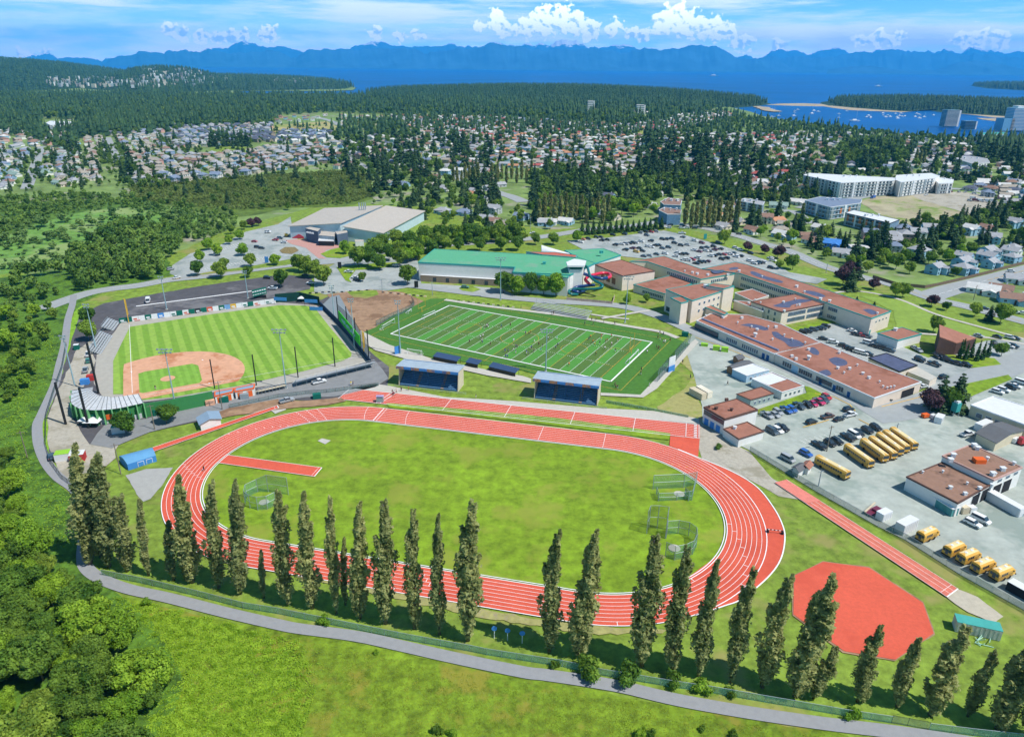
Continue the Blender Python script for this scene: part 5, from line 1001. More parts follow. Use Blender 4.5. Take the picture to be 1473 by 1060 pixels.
# forests on the far hills and islands
for i, ((p_, zf), sp, nm) in enumerate(HILLS):
    rr = random.Random(i); pts = []; x0 = min(q[0] for q in p_); x1 = max(q[0] for q in p_); y0 = min(q[1] for q in p_); y1 = max(q[1] for q in p_); y = y0
    x0 = max(x0, -6500); x1 = min(x1, 6500)
    while y < y1:
        x = x0
        while x < x1:
            a, b_ = x+rr.uniform(-.5, .5)*sp, y+rr.uniform(-.5, .5)*sp; x += sp
            qx, qy = px((a, b_, 0))
            if qx < -60 or qx > 1530: continue
            if nm in ('h2', 'h3') and rr.random() < .25: continue
            z = zf(a, b_)
            if z is not None and z > -1: pts.append((a, b_, z-1, (rr.uniform(1.3, 1.9)*sp/21, rr.uniform(1.2, 1.9)*(1 if sp < 30 else 1.3)), rr.uniform(0, 6), rr.randrange(4)))
        y += sp*.9
    print(nm, len(pts))
    stuff_merge('hill_forest', {'n': 'dark forest covering the long island', 'p': 'dark forest on the right hand island', 's': 'forest on the small far right island', 'h': 'forest on the left hill', 'h2': 'forest on the low headland', 'h3': 'forest on the slope with houses'}[nm], LLC, pts, [F_far])
# pale houses on the left hillside and by the shores
mb = MB(); rr = random.Random(77)
for (x0, y0, x1, y1, n_, hi) in ((205, 100, 330, 122, 150, 5), (70, 114, 200, 127, 60, 4), (60, 118, 330, 128, 60, 3), (385, 112, 470, 121, 60, 4)):
    for k in range(n_):
        t = rr.random(); x = x0+(x1-x0)*t; y = y0+(y1-y0)*rr.random()
        for i in (5, 3, 4, 1, 0):
            if i != hi and not (hi in (4, 3, 5) and i in (3, 4, 5)): continue
            a, b_, c_ = ray(x, y); z = None
            for d in range(2000, 9000, 60):
                zz = HILLS[i][0][1](a/b_*d, d)
                if zz is not None and zz > HC+c_/b_*d: z = zz; break
            if z is not None: mb.box((a/b_*d, d, z), (rr.uniform(13, 24), 9, rr.uniform(12, 17.5)), rr.choice((9, 9, 10, 12, 0, 2)), rz=rr.uniform(-.4, .4)); break
o = mb.build('hillside_houses', mats_); tag(o, 'pale houses dotted over the far wooded hillside', kind='stuff')
# boats in the harbour and ships on the strait
bt = []
def boat(x, y, L, nm='boat', mast=True, lab=None):
    g = G(x, y, -2); o = thing(nm, lab or 'x', 'ship' if lab else 'boat', g, None if lab else 'boats moored in the harbour', rz=R.uniform(-.5, .5)); o['_o'] = (0, 0, 0)
    h = MB(); w = L*.16; V = []
    for z, f in ((-.3, .8), (L*.08+.6, 1.)): V += [(-L/2*f, -w*f, z), (L*.2*f, -w*f, z), (L/2*f, 0, z), (L*.2*f, w*f, z), (-L/2*f, w*f, z)]
    h.add(V, [(5, 6, 7, 8, 9)]+[(i, (i+1) % 5, 5+(i+1) % 5, 5+i) for i in range(5)]); h.build('hull', M_trim, o, world=False)
    MB().box((-L*.08, 0, L*.08+.6), (L*.4, w*1.2, L*.09+.5), taper=.8).build('cabin', M_trim, o, world=False)
    if mast: MB().tube([(L*.08, 0, 1), (L*.08, 0, L*1.1)], .22, 4).build('mast', M_frame, o, world=False)
    return o
for i in range(36):
    x = R.uniform(1105, 1345); y = R.uniform(157, 171)+(x-1105)*.0; 
    if 1220 < x < 1345 and y < 163: y = R.uniform(163, 170)
    L = R.uniform(8, 15); o = boat(x, y, L, mast=R.random() < .6); bt.append([o, 'long white boat' if L > 15 else 'small white boat', x, y])
autolabel(bt, 'moored in harbour')
boat(1027, 110, 150, 'ferry', False, 'white ferry far out on the blue strait'); boat(1264, 125, 60, 'tugboat', True, 'small dark workboat with a wake on the strait'); boat(1230, 175+0, 26, 'yacht', True, 'white yacht alone in the open harbour water')
# ---- the large buildings, stands and structures, from surveyed roof corners
def offs(p, d):
    p = ccw(p); o = []; n = len(p)
    for i in range(n):
        a, b, c_ = Vector(p[i-1][:2]), Vector(p[i][:2]), Vector(p[(i+1) % n][:2]); e1 = (b-a).normalized(); e2 = (c_-b).normalized()
        n1 = Vector((e1.y, -e1.x)); n2 = Vector((e2.y, -e2.x)); m_ = (n1+n2); k = max(.35, 1+n1.dot(n2)); o.append(tuple(b+m_*d/k))
    return o
M_cream = mat('cream_stucco', '#ecdccc', var=.05, sc=.4); M_white = mat('white_stucco', '#eeece8', var=.04, sc=.4); M_brk = mat('brown_brick', '#a08c7c', var=.15, sc=1.5)
M_rr = mat('red_roof_gravel', '#a87462', var=.12, sc=.35, col3='#94624f', t3=.52, sc3=.06); M_br = mat('brown_roof_gravel', '#9c7a68', var=.1, sc=.5, col3='#6e5548', t3=.58, sc3=.07)
M_gr = mat('green_roof', '#62b088', var=.05, sc=.4, col3='#7cab8e', t3=.56, sc3=.06); M_teal = mat('teal_trim', '#3fa4a0', var=.06); M_grr = mat('grey_metal_roof', '#c2bab0', var=.05, sc=.3)
M_brn = mat('brown_fascia', '#6a5048', var=.1); M_wm = mat('white_metal', '#e8eaec', var=.04, sc=.5, rough=.5); M_bst = mat('blue_steel', '#2f5f98', var=.08); M_bsl = mat('pale_blue_roof', '#a9bac8', var=.08, sc=.4)
M_dk = mat('dark_interior', [.02, .02, .025], var=.1); M_blue = mat('bright_blue_paint', '#4a8fd8', var=.05); M_dst = mat('dark_steel', [.02, .022, .025], var=.1, rough=.5); M_gst = mat('galvanised_steel', '#a8b4ba', var=.08, rough=.5, metal=.3)
M_patch = mat('wet_roof_membrane', '#5c5f7a', var=.2, sc=.6, rough=.5); M_net = mat('chain_link', '#6f8a86', var=.1, alpha=.30); M_gfen = mat('green_chain_link', '#7cb08c', var=.2, sc=.6, alpha=.5); M_dnet = mat('dark_netting', [.03, .035, .04], alpha=.28)
M_grn = mat('stadium_green', '#3f8a4e', var=.06, sc=.6); M_dgrn = mat('dark_green_paint', '#0f6b5c', var=.08); M_org = mat('orange_paint', '#ec6a2c', var=.05); M_alu = mat('bleacher_aluminium', '#c8ccd0', var=.06, sc=1.5, rough=.45, metal=.3)
M_tan = mat('tan_siding', '#d8cbb0', var=.06); M_lbl = mat('pale_blue_siding', '#b4d4e8', var=.05); M_gsd = mat('grey_green_siding', '#a4b4b0', var=.05)
def block(par, roof, h, wm, rm, fm=None, fh=.5, z0=-.3, inset=.12, hz=None):
    p = ccw([tuple(q[:2]) for q in W(roof, h)]); occ(p)
    MB().prism(p, z0, h-.25, top=False).build('wall', wm, par)
    MB().flat(offs(p, -.02), h-.2).build('roof', rm, par)
    if fm:
        a, b = offs(p, .18), offs(p, -.22); n = len(p); m = MB()
        V = [(*q, h-fh) for q in a]+[(*q, h) for q in a]+[(*q, h) for q in b]+[(*q, h-.3) for q in b]
        m.add(V, [(i, (i+1) % n, n+(i+1) % n, n+i) for i in range(n)]+[(n+i, n+(i+1) % n, 2*n+(i+1) % n, 2*n+i) for i in range(n)]+[(2*n+i, 2*n+(i+1) % n, 3*n+(i+1) % n, 3*n+i) for i in range(n)])
        m.build('roof_edge', fm, par)
    return p
def bld(label, cat, blocks, name='building', group=None):
    g = G(*blocks[0][0][0], blocks[0][1]); t = thing(name, label, cat, (g.x, g.y, 0), group); ps = []
    for b in blocks: ps.append(block(t, *b[:2], *b[2:]))
    return t, ps
M_sgl = mat('school_glass', [.10, .14, .19], rough=.15, var=.3, sc=.4, spec=.5)
def wins(par, a, b, h, n, u0, u1, zs, w=1.2, hh=1.4, name='window', mats=None, every=1, cen=None):
    "windows along the wall under the roof edge from pixel a to b (roof height h)"
    A, B = G(*a, h), G(*b, h); d = (B-A); L = d.length; d.normalize(); nr = Vector((d.y, -d.x, 0))
    if cen is None: cen = Vector((A.x+B.x, A.y+B.y, 0))/2; nr = nr if nr.y < 0 or (abs(nr.y) < .05) else -nr
    rz = math.atan2(d.y, d.x)
    for z in zs:
        for i in range(n):
            u = u0+(u1-u0)*((i+.5)/n); q = A+d*L*u
            m = MB(); m.box((q.x, q.y, z-.1), (w+.25, .16, hh+.22), 1, rz); m.box((q.x+nr.x*.04, q.y+nr.y*.04, z), (w, .2, hh), 0, rz); m.build(name, mats or [M_sgl, M_frame], par)
def vents(par, pts, h, m=None, s=1.):
    s = s*.78
    for x, y in pts:
        g = G(x, y, h); k = R.random(); mb = MB()
        if k < .5: mb.tube([(g.x, g.y, h-.2), (g.x, g.y, h+.7*s)], .32*s, 8); mb.tube([(g.x, g.y, h+.7*s), (g.x, g.y, h+1.0*s)], .55*s, 8)
        else: mb.box((g.x, g.y, h-.2), (1.4*s, 1.1*s, 1.1*s), rz=R.uniform(0, 1.5)); mb.box((g.x, g.y, h+.9*s), (1.6*s, 1.3*s, .12), rz=0)
        mb.build('roof_vent', m or M_wm, par)
def rpatch(par, pts, h, m=None, sm=True):
    p = [tuple(q[:2]) for q in W(pts, h)]
    if sm: p = [tuple(q) for q in smooth_line(p+[p[0]], 4)][:-1]
    MB().flat(p, h-.17).build('roof_patch', m or M_patch, par)
# school
t, _ = bld('cream three storey school block with stair tower and flat red roof', 'school', [([(958, 416), (1010, 407), (1027, 409.5), (1056, 413), (996, 432)], 12, M_cream, M_rr, M_teal)], 'school_building')
block(t, [(1025, 407), (1055.5, 411), (1041, 415), (1016, 410.5)], 13.6, M_cream, M_rr, M_teal)
block(t, [(965, 428), (981, 426), (990, 433), (980, 435.5)], 11.6, M_cream, M_rr, M_teal)
wins(t, (996, 432), (1056, 413), 12, 6, .12, .8, (4.6, 8.2), 1.3, 1.3); wins(t, (958, 416), (996, 432), 12, 2, .1, .5, (1., ), 5, 2.2, mats=[M_glass, M_teal]); vents(t, [(1015, 413)], 12, s=1.8)
block(t, [(1013, 459-18), (1022, 438.5), (1047, 450), (1042, 452.5)], 6.2, M_cream, M_rr, M_teal)
t, _ = bld('long cream school gym wing with flat red roof beside the water slides', 'school', [([(856.4, 380.7), (894, 373.6), (942, 389.5), (895.7, 396.6)], 9, M_cream, M_rr, M_brn), ([(911.4, 409), (967, 395.4), (996, 407), (957, 422.5)], 4.5, M_cream, M_rr, M_teal)], 'school_building')
wins(t, (911.4, 409), (957, 422.5), 4.5, 12, .3, .95, (1.2,), 1., 1.6); wins(t, (856.4, 380.7), (895.7, 396.6), 9, 3, .2, .8, (2.,), 3.2, 3.4, mats=[mat('bronze_glass', '#8a6a5c', var=.1), M_brn])
t, _ = bld('two storey cream school wing in front of the big car park', 'school', [([(906, 375.6), (955, 368), (1010, 387.2), (1057, 393.4), (1008, 401.5), (931, 376)], 8, M_cream, M_rr, M_teal)], 'school_building')
wins(t, (1008, 401.5), (1057, 393.4), 8, 9, .3, .8, (4.8,), 1., 1.6); wins(t, (931, 376), (1008, 401.5), 8, 16, .4, .95, (4.6,), 1., 1.6); vents(t, [(985, 391), (996, 393), (1003, 394.5), (1018, 396), (1047, 396)], 8, s=1.2)
t, _ = bld('longest two storey cream school wing ending in a blank wall by the lawn', 'school', [([(1010.5, 386.3), (1057, 376.8), (1073, 380), (1200.6, 420.7), (1281.6, 447.2), (1253.6, 457.6), (1150, 421.5), (1063.9, 393)], 8.5, M_cream, M_rr, M_teal)], 'school_building')
wins(t, (1063.9, 393), (1150, 421.5), 8.5, 30, .04, .98, (1.3, 5.2), 1.0, 1.8); wins(t, (1191, 436), (1253.6, 457.6), 8.5, 5, .03, .25, (1.3, 5.2), 1., 1.7); wins(t, (1253.6, 457.6), (1281.6, 447.2), 8.5, 4, .2, .9, (5.2,), 1.1, .8)
wins(t, (1253.6, 457.6), (1281.6, 447.2), 8.5, 1, .0, .12, (0.1,), 1.3, 2.2, name='door', mats=[M_teal, M_frame])
rpatch(t, [(1079, 391), (1084, 390), (1102, 397), (1125, 404), (1122, 406.5), (1100, 401), (1083, 395)], 8.5); rpatch(t, [(1155, 417), (1172, 419), (1187, 425), (1180, 427), (1160, 421)], 8.5); rpatch(t, [(1241, 445), (1251, 444), (1262, 449), (1254, 452)], 8.5); rpatch(t, [(1022, 389), (1040, 388), (1041, 391), (1028, 393)], 8.5); rpatch(t, [(1050, 385), (1060, 384), (1062, 386.5), (1050, 388)], 8.5)
vents(t, [(1096, 399), (1146, 413), (1063, 391), (1157, 421), (1180, 431), (1193, 434), (1262, 452)], 8.5, s=1.3)
t, _ = bld('two storey cream school block with two long rows of windows', 'school', [([(1081, 433.5), (1149.7, 421.9), (1190.5, 436), (1125, 448.7)], 7.4, M_cream, M_rr, M_brn)], 'school_building')
wins(t, (1125, 448.7), (1190.5, 436), 7.4, 11, .14, .52, (1.3, 4.4), 1.1, 1.9); wins(t, (1125, 448.7), (1190.5, 436), 7.4, 11, .56, .95, (1.3, 4.4), 1.1, 1.9); wins(t, (1081, 433.5), (1125, 448.7), 7.4, 3, .3, .9, (1.3, 4.4), 1.1, 1.8)
rpatch(t, [(1112, 439), (1130, 434), (1150, 430), (1168, 431), (1160, 434), (1140, 438), (1135, 442), (1118, 441)], 7.4); vents(t, [(1094, 436), (1127, 435), (1144, 431), (1146, 440), (1150, 439), (1128, 448)], 7.4)
t, _ = bld('low red roofed school link between the tall block and the windowed block', 'school', [([(1057, 421), (1082, 415.6), (1106, 425), (1082, 432.6)], 4.6, M_cream, M_rr, M_wm), ([(1056, 432), (1081, 433.8), (1104.7, 445), (1097, 447.5)], 5, M_cream, M_rr, M_wm)], 'school_building'); vents(t, [(1077, 437), (1086, 432)], 4.8)
t, _ = bld('long low school classroom wing with dark wet patches on its red roof', 'school', [([(1002, 461), (1022, 451), (1075, 452.5), (1124, 466), (1179.5, 492), (1114, 508.5)], 4.6, M_cream, M_rr, M_wm)], 'school_building')
wins(t, (1002, 461), (1114, 508.5), 4.6, 1, .02, .28, (.4,), 16, 2.6, mats=[M_glass, M_teal]); wins(t, (1002, 461), (1114, 508.5), 4.6, 6, .42, .56, (1.2,), .8, 1.7); wins(t, (1002, 461), (1114, 508.5), 4.6, 8, .62, .82, (1.2,), .8, 1.7); wins(t, (1002, 461), (1114, 508.5), 4.6, 2, .86, .96, (.1,), 1.6, 2.6, name='door', mats=[M_bst, M_frame])
rpatch(t, [(1065, 467), (1078, 465), (1095, 468), (1106, 473), (1098, 474.5), (1080, 470)], 4.6); rpatch(t, [(1110, 477), (1118, 477), (1130, 485), (1148, 489), (1157, 495), (1150, 498), (1136, 498), (1128, 491), (1114, 484)], 4.6)
m = MB(); a, b = G(1010, 458.5, 4.7), G(1120, 504, 4.7); m.tube([(a.x, a.y, 4.7), (b.x, b.y, 4.7)], .5, 6); m.build('roof_duct', mat('duct_blue', '#8a94b4'), t)
vents(t, [(1061, 465), (1081, 471), (1089, 475), (1116, 471), (1111, 489), (1128, 483), (1139, 489), (1105, 471), (1158, 494), (1067, 458), (1040, 457), (1015, 455)], 4.6, s=1.1); vents(t, [(1086, 484)], 4.6, s=2.2)
t, _ = bld('low classroom wing at the bus yard end with garage and white window rows', 'school', [([(1114.5, 508), (1180.5, 492), (1241.4, 517.6), (1325.5, 548.9), (1258, 572)], 4.6, M_cream, M_rr, M_wm)], 'school_building')
for u0, u1, n_ in ((.1, .2, 4), (.28, .42, 6), (.46, .62, 8), (.66, .73, 3)): wins(t, (1114.5, 508), (1258, 572), 4.6, n_, u0, u1, (1.1,), 1., 1.9, mats=[M_glass, M_wm])
wins(t, (1114.5, 508), (1258, 572), 4.6, 1, .215, .26, (.1,), 3.2, 3, name='door', mats=[M_lbl, M_frame]); wins(t, (1114.5, 508), (1258, 572), 4.6, 3, .44, .85, (.1,), 1.4, 2.4, name='door', mats=[M_bst, M_frame]); wins(t, (1258, 572), (1325.5, 548.9), 4.6, 1, .5, .95, (.1,), 8, 3.2, name='door', mats=[M_dk, M_cream])
rpatch(t, [(1162, 501), (1170, 499), (1178, 505), (1177, 510), (1168, 508)], 4.6); rpatch(t, [(1192, 516), (1203, 513), (1217, 518), (1218, 524), (1206, 526), (1197, 522)], 4.6); rpatch(t, [(1178, 534), (1190, 531), (1196, 538), (1184, 540)], 4.6)
vents(t, [(1139, 513), (1145, 517), (1163, 503), (1205, 530), (1214, 537), (1222, 531), (1241, 538), (1265, 550), (1270, 557), (1276, 559), (1281, 558), (1286, 557), (1250, 544), (1233, 526), (1207, 508)], 4.6, s=1.); vents(t, [(1163, 517)], 4.6, s=2.2)
t, _ = bld('dark flat roofed hut attached behind the classroom wing', 'annex', [([(1249.8, 514.2), (1275, 507.5), (1319.5, 524.8), (1294, 534)], 4.2, M_cream, M_patch, M_dst), ([(1318, 526), (1348, 542), (1338, 547), (1306, 534)], 3., M_cream, M_conc, None)], 'annex_building')
t, _ = bld('small white hall with teal edged flat red roof beside the lawn', 'hall', [([(1262.9, 478.9), (1297.6, 470.5), (1325.7, 479.8), (1292, 489)], 4.6, M_white, M_rr, M_teal)], 'hall_building'); vents(t, [(1288, 475)], 4.6, s=1.5)
g = G(1345, 480); t = thing('hall_building', 'brown panelled hall with a single sloping red roof', 'hall', (g.x, g.y, 0))
a, b, c2, d = G(1351, 468, 9.), G(1404, 487.5, 5.5), G(1376, 494.5, 5.5), G(1351.5, 485.5, 8.5); p = [tuple(a), tuple(b), tuple(c2), tuple(d)]
MB().add([(q[0], q[1], 0) for q in p]+p, [(0, 1, 5, 4), (1, 2, 6, 5), (2, 3, 7, 6), (3, 0, 4, 7)]).build('wall', mat('brown_panel', '#5c4640', var=.15, sc=.8), t); occ([q[:2] for q in p])
MB().add([(q[0], q[1], q[2]+.05) for q in p]+[(q[0], q[1], q[2]+.4) for q in p], [(4, 5, 6, 7), (7, 6, 5, 4)][:1]+[(0, 1, 5, 4), (1, 2, 6, 5), (2, 3, 7, 6), (3, 0, 4, 7)]).build('roof', M_rr, t)
# pool with green roofs and slides
t, _ = bld('large swimming pool hall with green roof and teal edging', 'swimming pool', [([(601.8, 376.7), (625, 358), (757.6, 365.5), (833, 370.5), (856, 378), (820, 395), (738, 391), (741, 384)], 11.5, M_white, M_gr, M_teal, .9), ([(812.6, 360), (867.6, 357.3), (893, 366.5), (856.5, 378.5), (834, 371)], 9.5, M_white, M_gr, M_teal, .8)], 'pool_building')
block(t, [(604.5, 395), (609, 391), (722, 398), (721, 402)], 4.2, M_brk, M_wm, None); block(t, [(757, 362), (798, 362.5), (830, 367), (828, 370), (780, 366)], 12, M_white, mat('red_membrane', '#c06a58'), M_teal)
block(t, [(737, 391.5), (741, 386), (818, 395), (817, 399)], 11, M_white, M_gr, M_teal)
wins(t, (604.5, 395), (721, 402), 4.2, 5, .1, .9, (.6,), 1.8, 2.2, mats=[M_glass, M_brn]); m = MB()
for (x0, x1) in ((607, 655), (668, 715)):
    a, b = G(x0, 381+ (x0-607)*.06, 8.5), G(x1, 381+(x1-607)*.06, 8.5); seg_ = (b-a); m.box(((a.x+b.x)/2, (a.y+b.y)/2-.5, 8.4), (seg_.length, .5, .45), rz=math.atan2(seg_.y, seg_.x))
m.build('wall_band', mat('grey_band', '#9aa0aa'), t)
a, b = G(609, 389, 5.5), G(719, 396, 5.5); m = MB(); m.box(((a.x+b.x)/2, (a.y+b.y)/2, 4.6), ((b-a).length, 1.2, 1.1), rz=math.atan2((b-a).y, (b-a).x)); m.build('canopy', M_dgrn, t)
g = G(795, 357); m = MB(); V = []; Fs = []
for i in range(9):
    for j in range(9):
        u, v = i/8, j/8; q = G(779, 364, 9).lerp(G(821, 367.5, 9), u); z = 8+5.*math.sin(math.pi*min(1, v))*(1-u*.8); V.append((q.x, q.y+v*9, z if 0 < v < 1 else 4))
for i in range(8):
    for j in range(8): Fs.append((i*9+j, (i+1)*9+j, (i+1)*9+j+1, i*9+j+1))
m.add(V, Fs).build('white_dome', M_wm, t, smooth=True); vents(t, [(783, 380), (865, 364)], 11.3, s=1.8, m=M_teal)
b0 = G(828, 412); t = thing('slide_tower', 'white slide tower with a flat cap and teal, blue and red tube slides', 'water slide', b0)
p = ccw([tuple(q[:2]) for q in W([(817.5, 380), (827, 376), (840, 378), (838, 384), (819, 384)], 15)])
MB().prism(p, 0, 13.4).build('tower', M_white, t); MB().prism(offs(p, -.6), 13.4, 15.2).build('lookout', M_dgrn, t); MB().prism(offs(p, 1.2), 15.2, 16.1).build('tower_roof', M_wm, t); occ(p, 3)
def slide(pts, r, m_, nm='slide'): 
    q = smooth_line([(x, y) for x, y, h in pts], 6); hs = []; n_ = 6
    P3 = [G(x, y, h) for x, y, h in pts]; out = []
    for i in range(len(P3)-1):
        a_, b_, c_, d_ = P3[max(i-1, 0)], P3[i], P3[i+1], P3[min(i+2, len(P3)-1)]
        for k in range(6): tt = k/6; out.append(.5*((2*b_)+(c_-a_)*tt+(2*a_-5*b_+4*c_-d_)*tt*tt+(3*b_-a_-3*c_+d_)*tt**3))
    out.append(P3[-1]); MB().tube(out, r, 8).build(nm, m_, t, smooth=True)
M_sred = mat('red_fibreglass', '#e0304c', var=.05, rough=.3, spec=.5); M_snav = mat('navy_fibreglass', '#1d3f78', var=.05, rough=.3, spec=.5); M_stl = mat('teal_fibreglass', '#127070', var=.05, rough=.3, spec=.5)
slide([(839, 381, 13), (845, 385, 12), (847, 392, 11), (850, 399, 9), (856, 404, 8), (865, 409, 7), (866, 413, 6), (857, 415.5, 5), (840, 416, 4), (825, 416, 3.2), (818, 419, 2.4), (821, 423, 1.6), (831, 423.5, .8)], .75, M_stl)
slide([(840, 394, 10), (848, 397, 9.4), (856, 399, 8.8), (866, 401, 8.2), (873, 400, 7.8)], .95, M_snav); slide([(873, 400, 7.8), (878, 398, 7.6), (876, 394, 7.6), (866, 393, 7.8), (856, 395, 8), (848, 397, 8)], .95, M_sred)
slide([(846, 398, 7.6), (842, 402, 6.6), (845, 406, 5.6), (848, 409, 5)], .9, M_sred); slide([(856, 410, 5), (845, 411, 4.4), (830, 413, 3.6), (824, 417, 2.8), (830, 420, 2.2), (838, 419, 1.8), (841, 417, 1.6), (836, 415, 1.4)], .9, M_snav)
for x, y, h in ((852, 412, 8), (862, 412, 8), (868, 409, 7), (875, 408, 7), (845, 416, 4), (830, 423, 3)): g = G(x, y); MB().tube([(g.x, g.y, 0), (g.x, g.y, h)], .16, 5).build('support_post', M_tan, t)
# ice rink
t = thing('arena_building', 'wide ice arena with two pale sloping roofs and a grey entrance', 'arena', G(490, 343))
def shed(par, pts, zs, wm, rm, ov=1.0):
    P3 = [G(x, y, z) for (x, y), z in zip(pts, zs)]; n = len(P3); a = sum(P3[i].x*P3[(i+1) % n].y-P3[(i+1) % n].x*P3[i].y for i in range(n))
    if a < 0: P3 = P3[::-1]
    occ([(q.x, q.y) for q in P3]); o = offs([(q.x, q.y) for q in P3], -ov)
    MB().add([(x, y, -.2) for x, y in o]+[(o[i][0], o[i][1], P3[i].z-.3) for i in range(n)], [(i, (i+1) % n, n+(i+1) % n, n+i) for i in range(n)]).build('wall', wm, par)
    MB().add([(q.x, q.y, q.z-.5) for q in P3]+[tuple(q) for q in P3], [tuple(range(n, 2*n)), tuple(range(n))[::-1]]+[(i, (i+1) % n, n+(i+1) % n, n+i) for i in range(n)]).build('roof', rm, par)
M_aw = mat('pale_blue_panel', '#c4dae2', var=.05, sc=.4)
shed(t, [(413.8, 325.2), (466.8, 299.4), (551, 295.3), (490, 321)], (9, 9, 13, 13), M_aw, M_grr); shed(t, [(492.6, 325.7), (555, 295.8), (612, 303.4), (551, 335.5)], (11, 11, 8, 8), M_aw, M_grr)
block(t, [(439, 328), (446, 326), (461, 328.5), (457, 332.5)], 9.5, mat('dark_grey_brick', '#5a6a80', var=.1), M_grr, None); block(t, [(457, 331), (483, 334), (481, 340), (458, 338)], 6.5, mat('mid_grey_panel', '#98a4ae', var=.1), M_grr, None); block(t, [(482, 333), (499, 331), (500, 334), (485, 337)], 8.2, MATS['dark_grey_brick'], M_grr, None)
block(t, [(459, 343), (478, 343.5), (480, 346.5), (458, 346)], 4., M_dk, M_wm, M_wm); wins(t, (492.6, 325.7), (551, 335.5), 8, 2, .45, .95, (4.2,), 11, 2., mats=[M_glass, M_dk]); block(t, [(510, 344.5), (523, 344.5), (523, 347), (511, 347.5)], 3.5, M_wm, M_grr, None)
a, b = G(441, 333, 7.4), G(452, 335, 7.4); m = MB(); 
for k in range(9): q = a.lerp(b, (k+.5)/9); m.box((q.x, q.y-1.2, 6.6+(.9 if k < 3 else 0)*0), (.75, .2, 1.3 if k % 3 else .9))
m.build('wall_letters', M_wm, t)
for x in (517, 520.5, 523.5, 526): g = G(x, 302, 12.5); MB().tube([(g.x, g.y, 11.5), (g.x, g.y, 18)], .45, 6).build('roof_flue', M_gst, t)
g = G(431, 343); MB().box((g.x, g.y, 0), (12, 2, 3), tx=.1).build('stair_ramp', mat('red_stair', '#c04050'), t)
# bus depot, sheds, portables
t, _ = bld('two level white bus garage with brown flat roofs', 'garage', [([(1304.7, 685), (1355.5, 664.5), (1429, 694), (1378, 722.7)], 5., M_white, M_br, M_brn), ([(1356, 655), (1397.6, 638.9), (1470.5, 671.5), (1429.6, 689.6)], 7., M_white, M_br, mat('pink_fascia', '#c8a49c'))], 'garage_building')
wins(t, (1378, 722.7), (1429, 694), 5, 2, .4, .95, (.1,), 4.2, 4., name='garage_door', mats=[M_dk, M_white]); wins(t, (1429.6, 689.6), (1470.5, 671.5), 7, 2, .05, .75, (.1,), 4.2, 4.2, name='garage_door', mats=[M_dk, M_white]); wins(t, (1429.6, 689.6), (1470.5, 671.5), 7, 3, .1, .95, (5.2,), 2., .9)
vents(t, [(1371, 656), (1401, 642), (1367, 663), (1406, 646), (1426, 700), (1458, 668), (1428, 683), (1442, 676), (1420, 661)], 7, s=1.3); vents(t, [(1327, 680), (1356, 679), (1391, 696), (1367, 702), (1409, 703), (1388, 711)], 5, s=.9); g = G(1408, 664, 7); MB().box((g.x, g.y, 6.8), (3.2, 2.2, 1.4)).build('roof_unit', M_org, t)
g = G(1352, 728); m = MB(); a, b = G(1330, 716), G(1372, 743); d = (b-a); rz = math.atan2(d.y, d.x); t2 = thing('portable_office', 'narrow white and teal portable office along the bus garage wall', 'portable', (a+b)/2)
c_ = (a+b)/2; MB().box((c_.x, c_.y, 0), (d.length, 2.6, 2.7), rz=rz).build('wall', mat('teal_siding', '#5a9a98'), t2); MB().box((c_.x, c_.y, 2.72), (d.length+.4, 3., .22), rz=rz).build('roof', M_wm, t2); occ([a[:2], b[:2], (b.x, b.y+1), (a.x, a.y+1)], 2)
wins(t2, (1330+28, 716+17), (1372, 743), 0, 2, .2, .8, (1.,), .9, .8)
t, _ = bld('long white roofed shed at the right edge', 'shed', [([(1397, 582), (1429, 569.4), (1510, 594), (1480, 612)], 4.8, M_tan, M_wm, M_wm)], 'shed_building'); wins(t, (1397, 582), (1480, 612), 4.8, 3, .1, .6, (1.,), 2., 1.6)
def gable(label, cat, pts, h, rh, wm, rm, name='shed_building', group=None, openw=False):
    P3 = W(pts, h); g = sum(P3, Vector())/4; t = thing(name, label, cat, (g.x, g.y, 0), group); occ([(q.x, q.y) for q in P3])
    a, b, c_, d = [Vector((q.x, q.y, 0)) for q in P3]; m = MB(); e0, e1 = (a+d)/2, (b+c_)/2; up_ = lambda q, z: (q.x, q.y, z)
    m.add([up_(q, 0) for q in (a, b, c_, d)]+[up_(q, h) for q in (a, b, c_, d)]+[up_(e0, h+rh), up_(e1, h+rh)], [(0, 1, 5, 4), (1, 2, 6, 5), (2, 3, 7, 6), (3, 0, 4, 7), (4, 8, 7), (5, 6, 9)]).build('wall', wm, t)
    ax = (b-a).normalized()*.5; ay = (d-a).normalized()*.5; r = MB(); V = []
    for q, z in ((a-ax-ay, h-.15), (b+ax-ay, h-.15), (c_+ax+ay, h-.15), (d-ax+ay, h-.15), (e0-ax, h+rh+.08), (e1+ax, h+rh+.08)): V.append(up_(q, z))
    r.add(V+[(x, y, z+.18) for x, y, z in V], [(6, 7, 11, 10), (10, 11, 8, 9), (0, 4, 5, 1), (4, 3, 2, 5), (0, 1, 7, 6), (3, 9, 8, 2), (0, 6, 10, 4), (4, 10, 9, 3), (1, 5, 11, 7), (5, 2, 8, 11)]).build('roof', rm, t); return t
gable('dark gabled open shed between the white shed and the bus garage', 'shed', [(1405.4, 622.5), (1432.7, 636.5), (1472, 618.5), (1442.9, 607.6)][::-1], 3.6, 1.2, M_tan, mat('dark_shingle', '#6a6c70', var=.08))
PT = 'portables in the school yard'
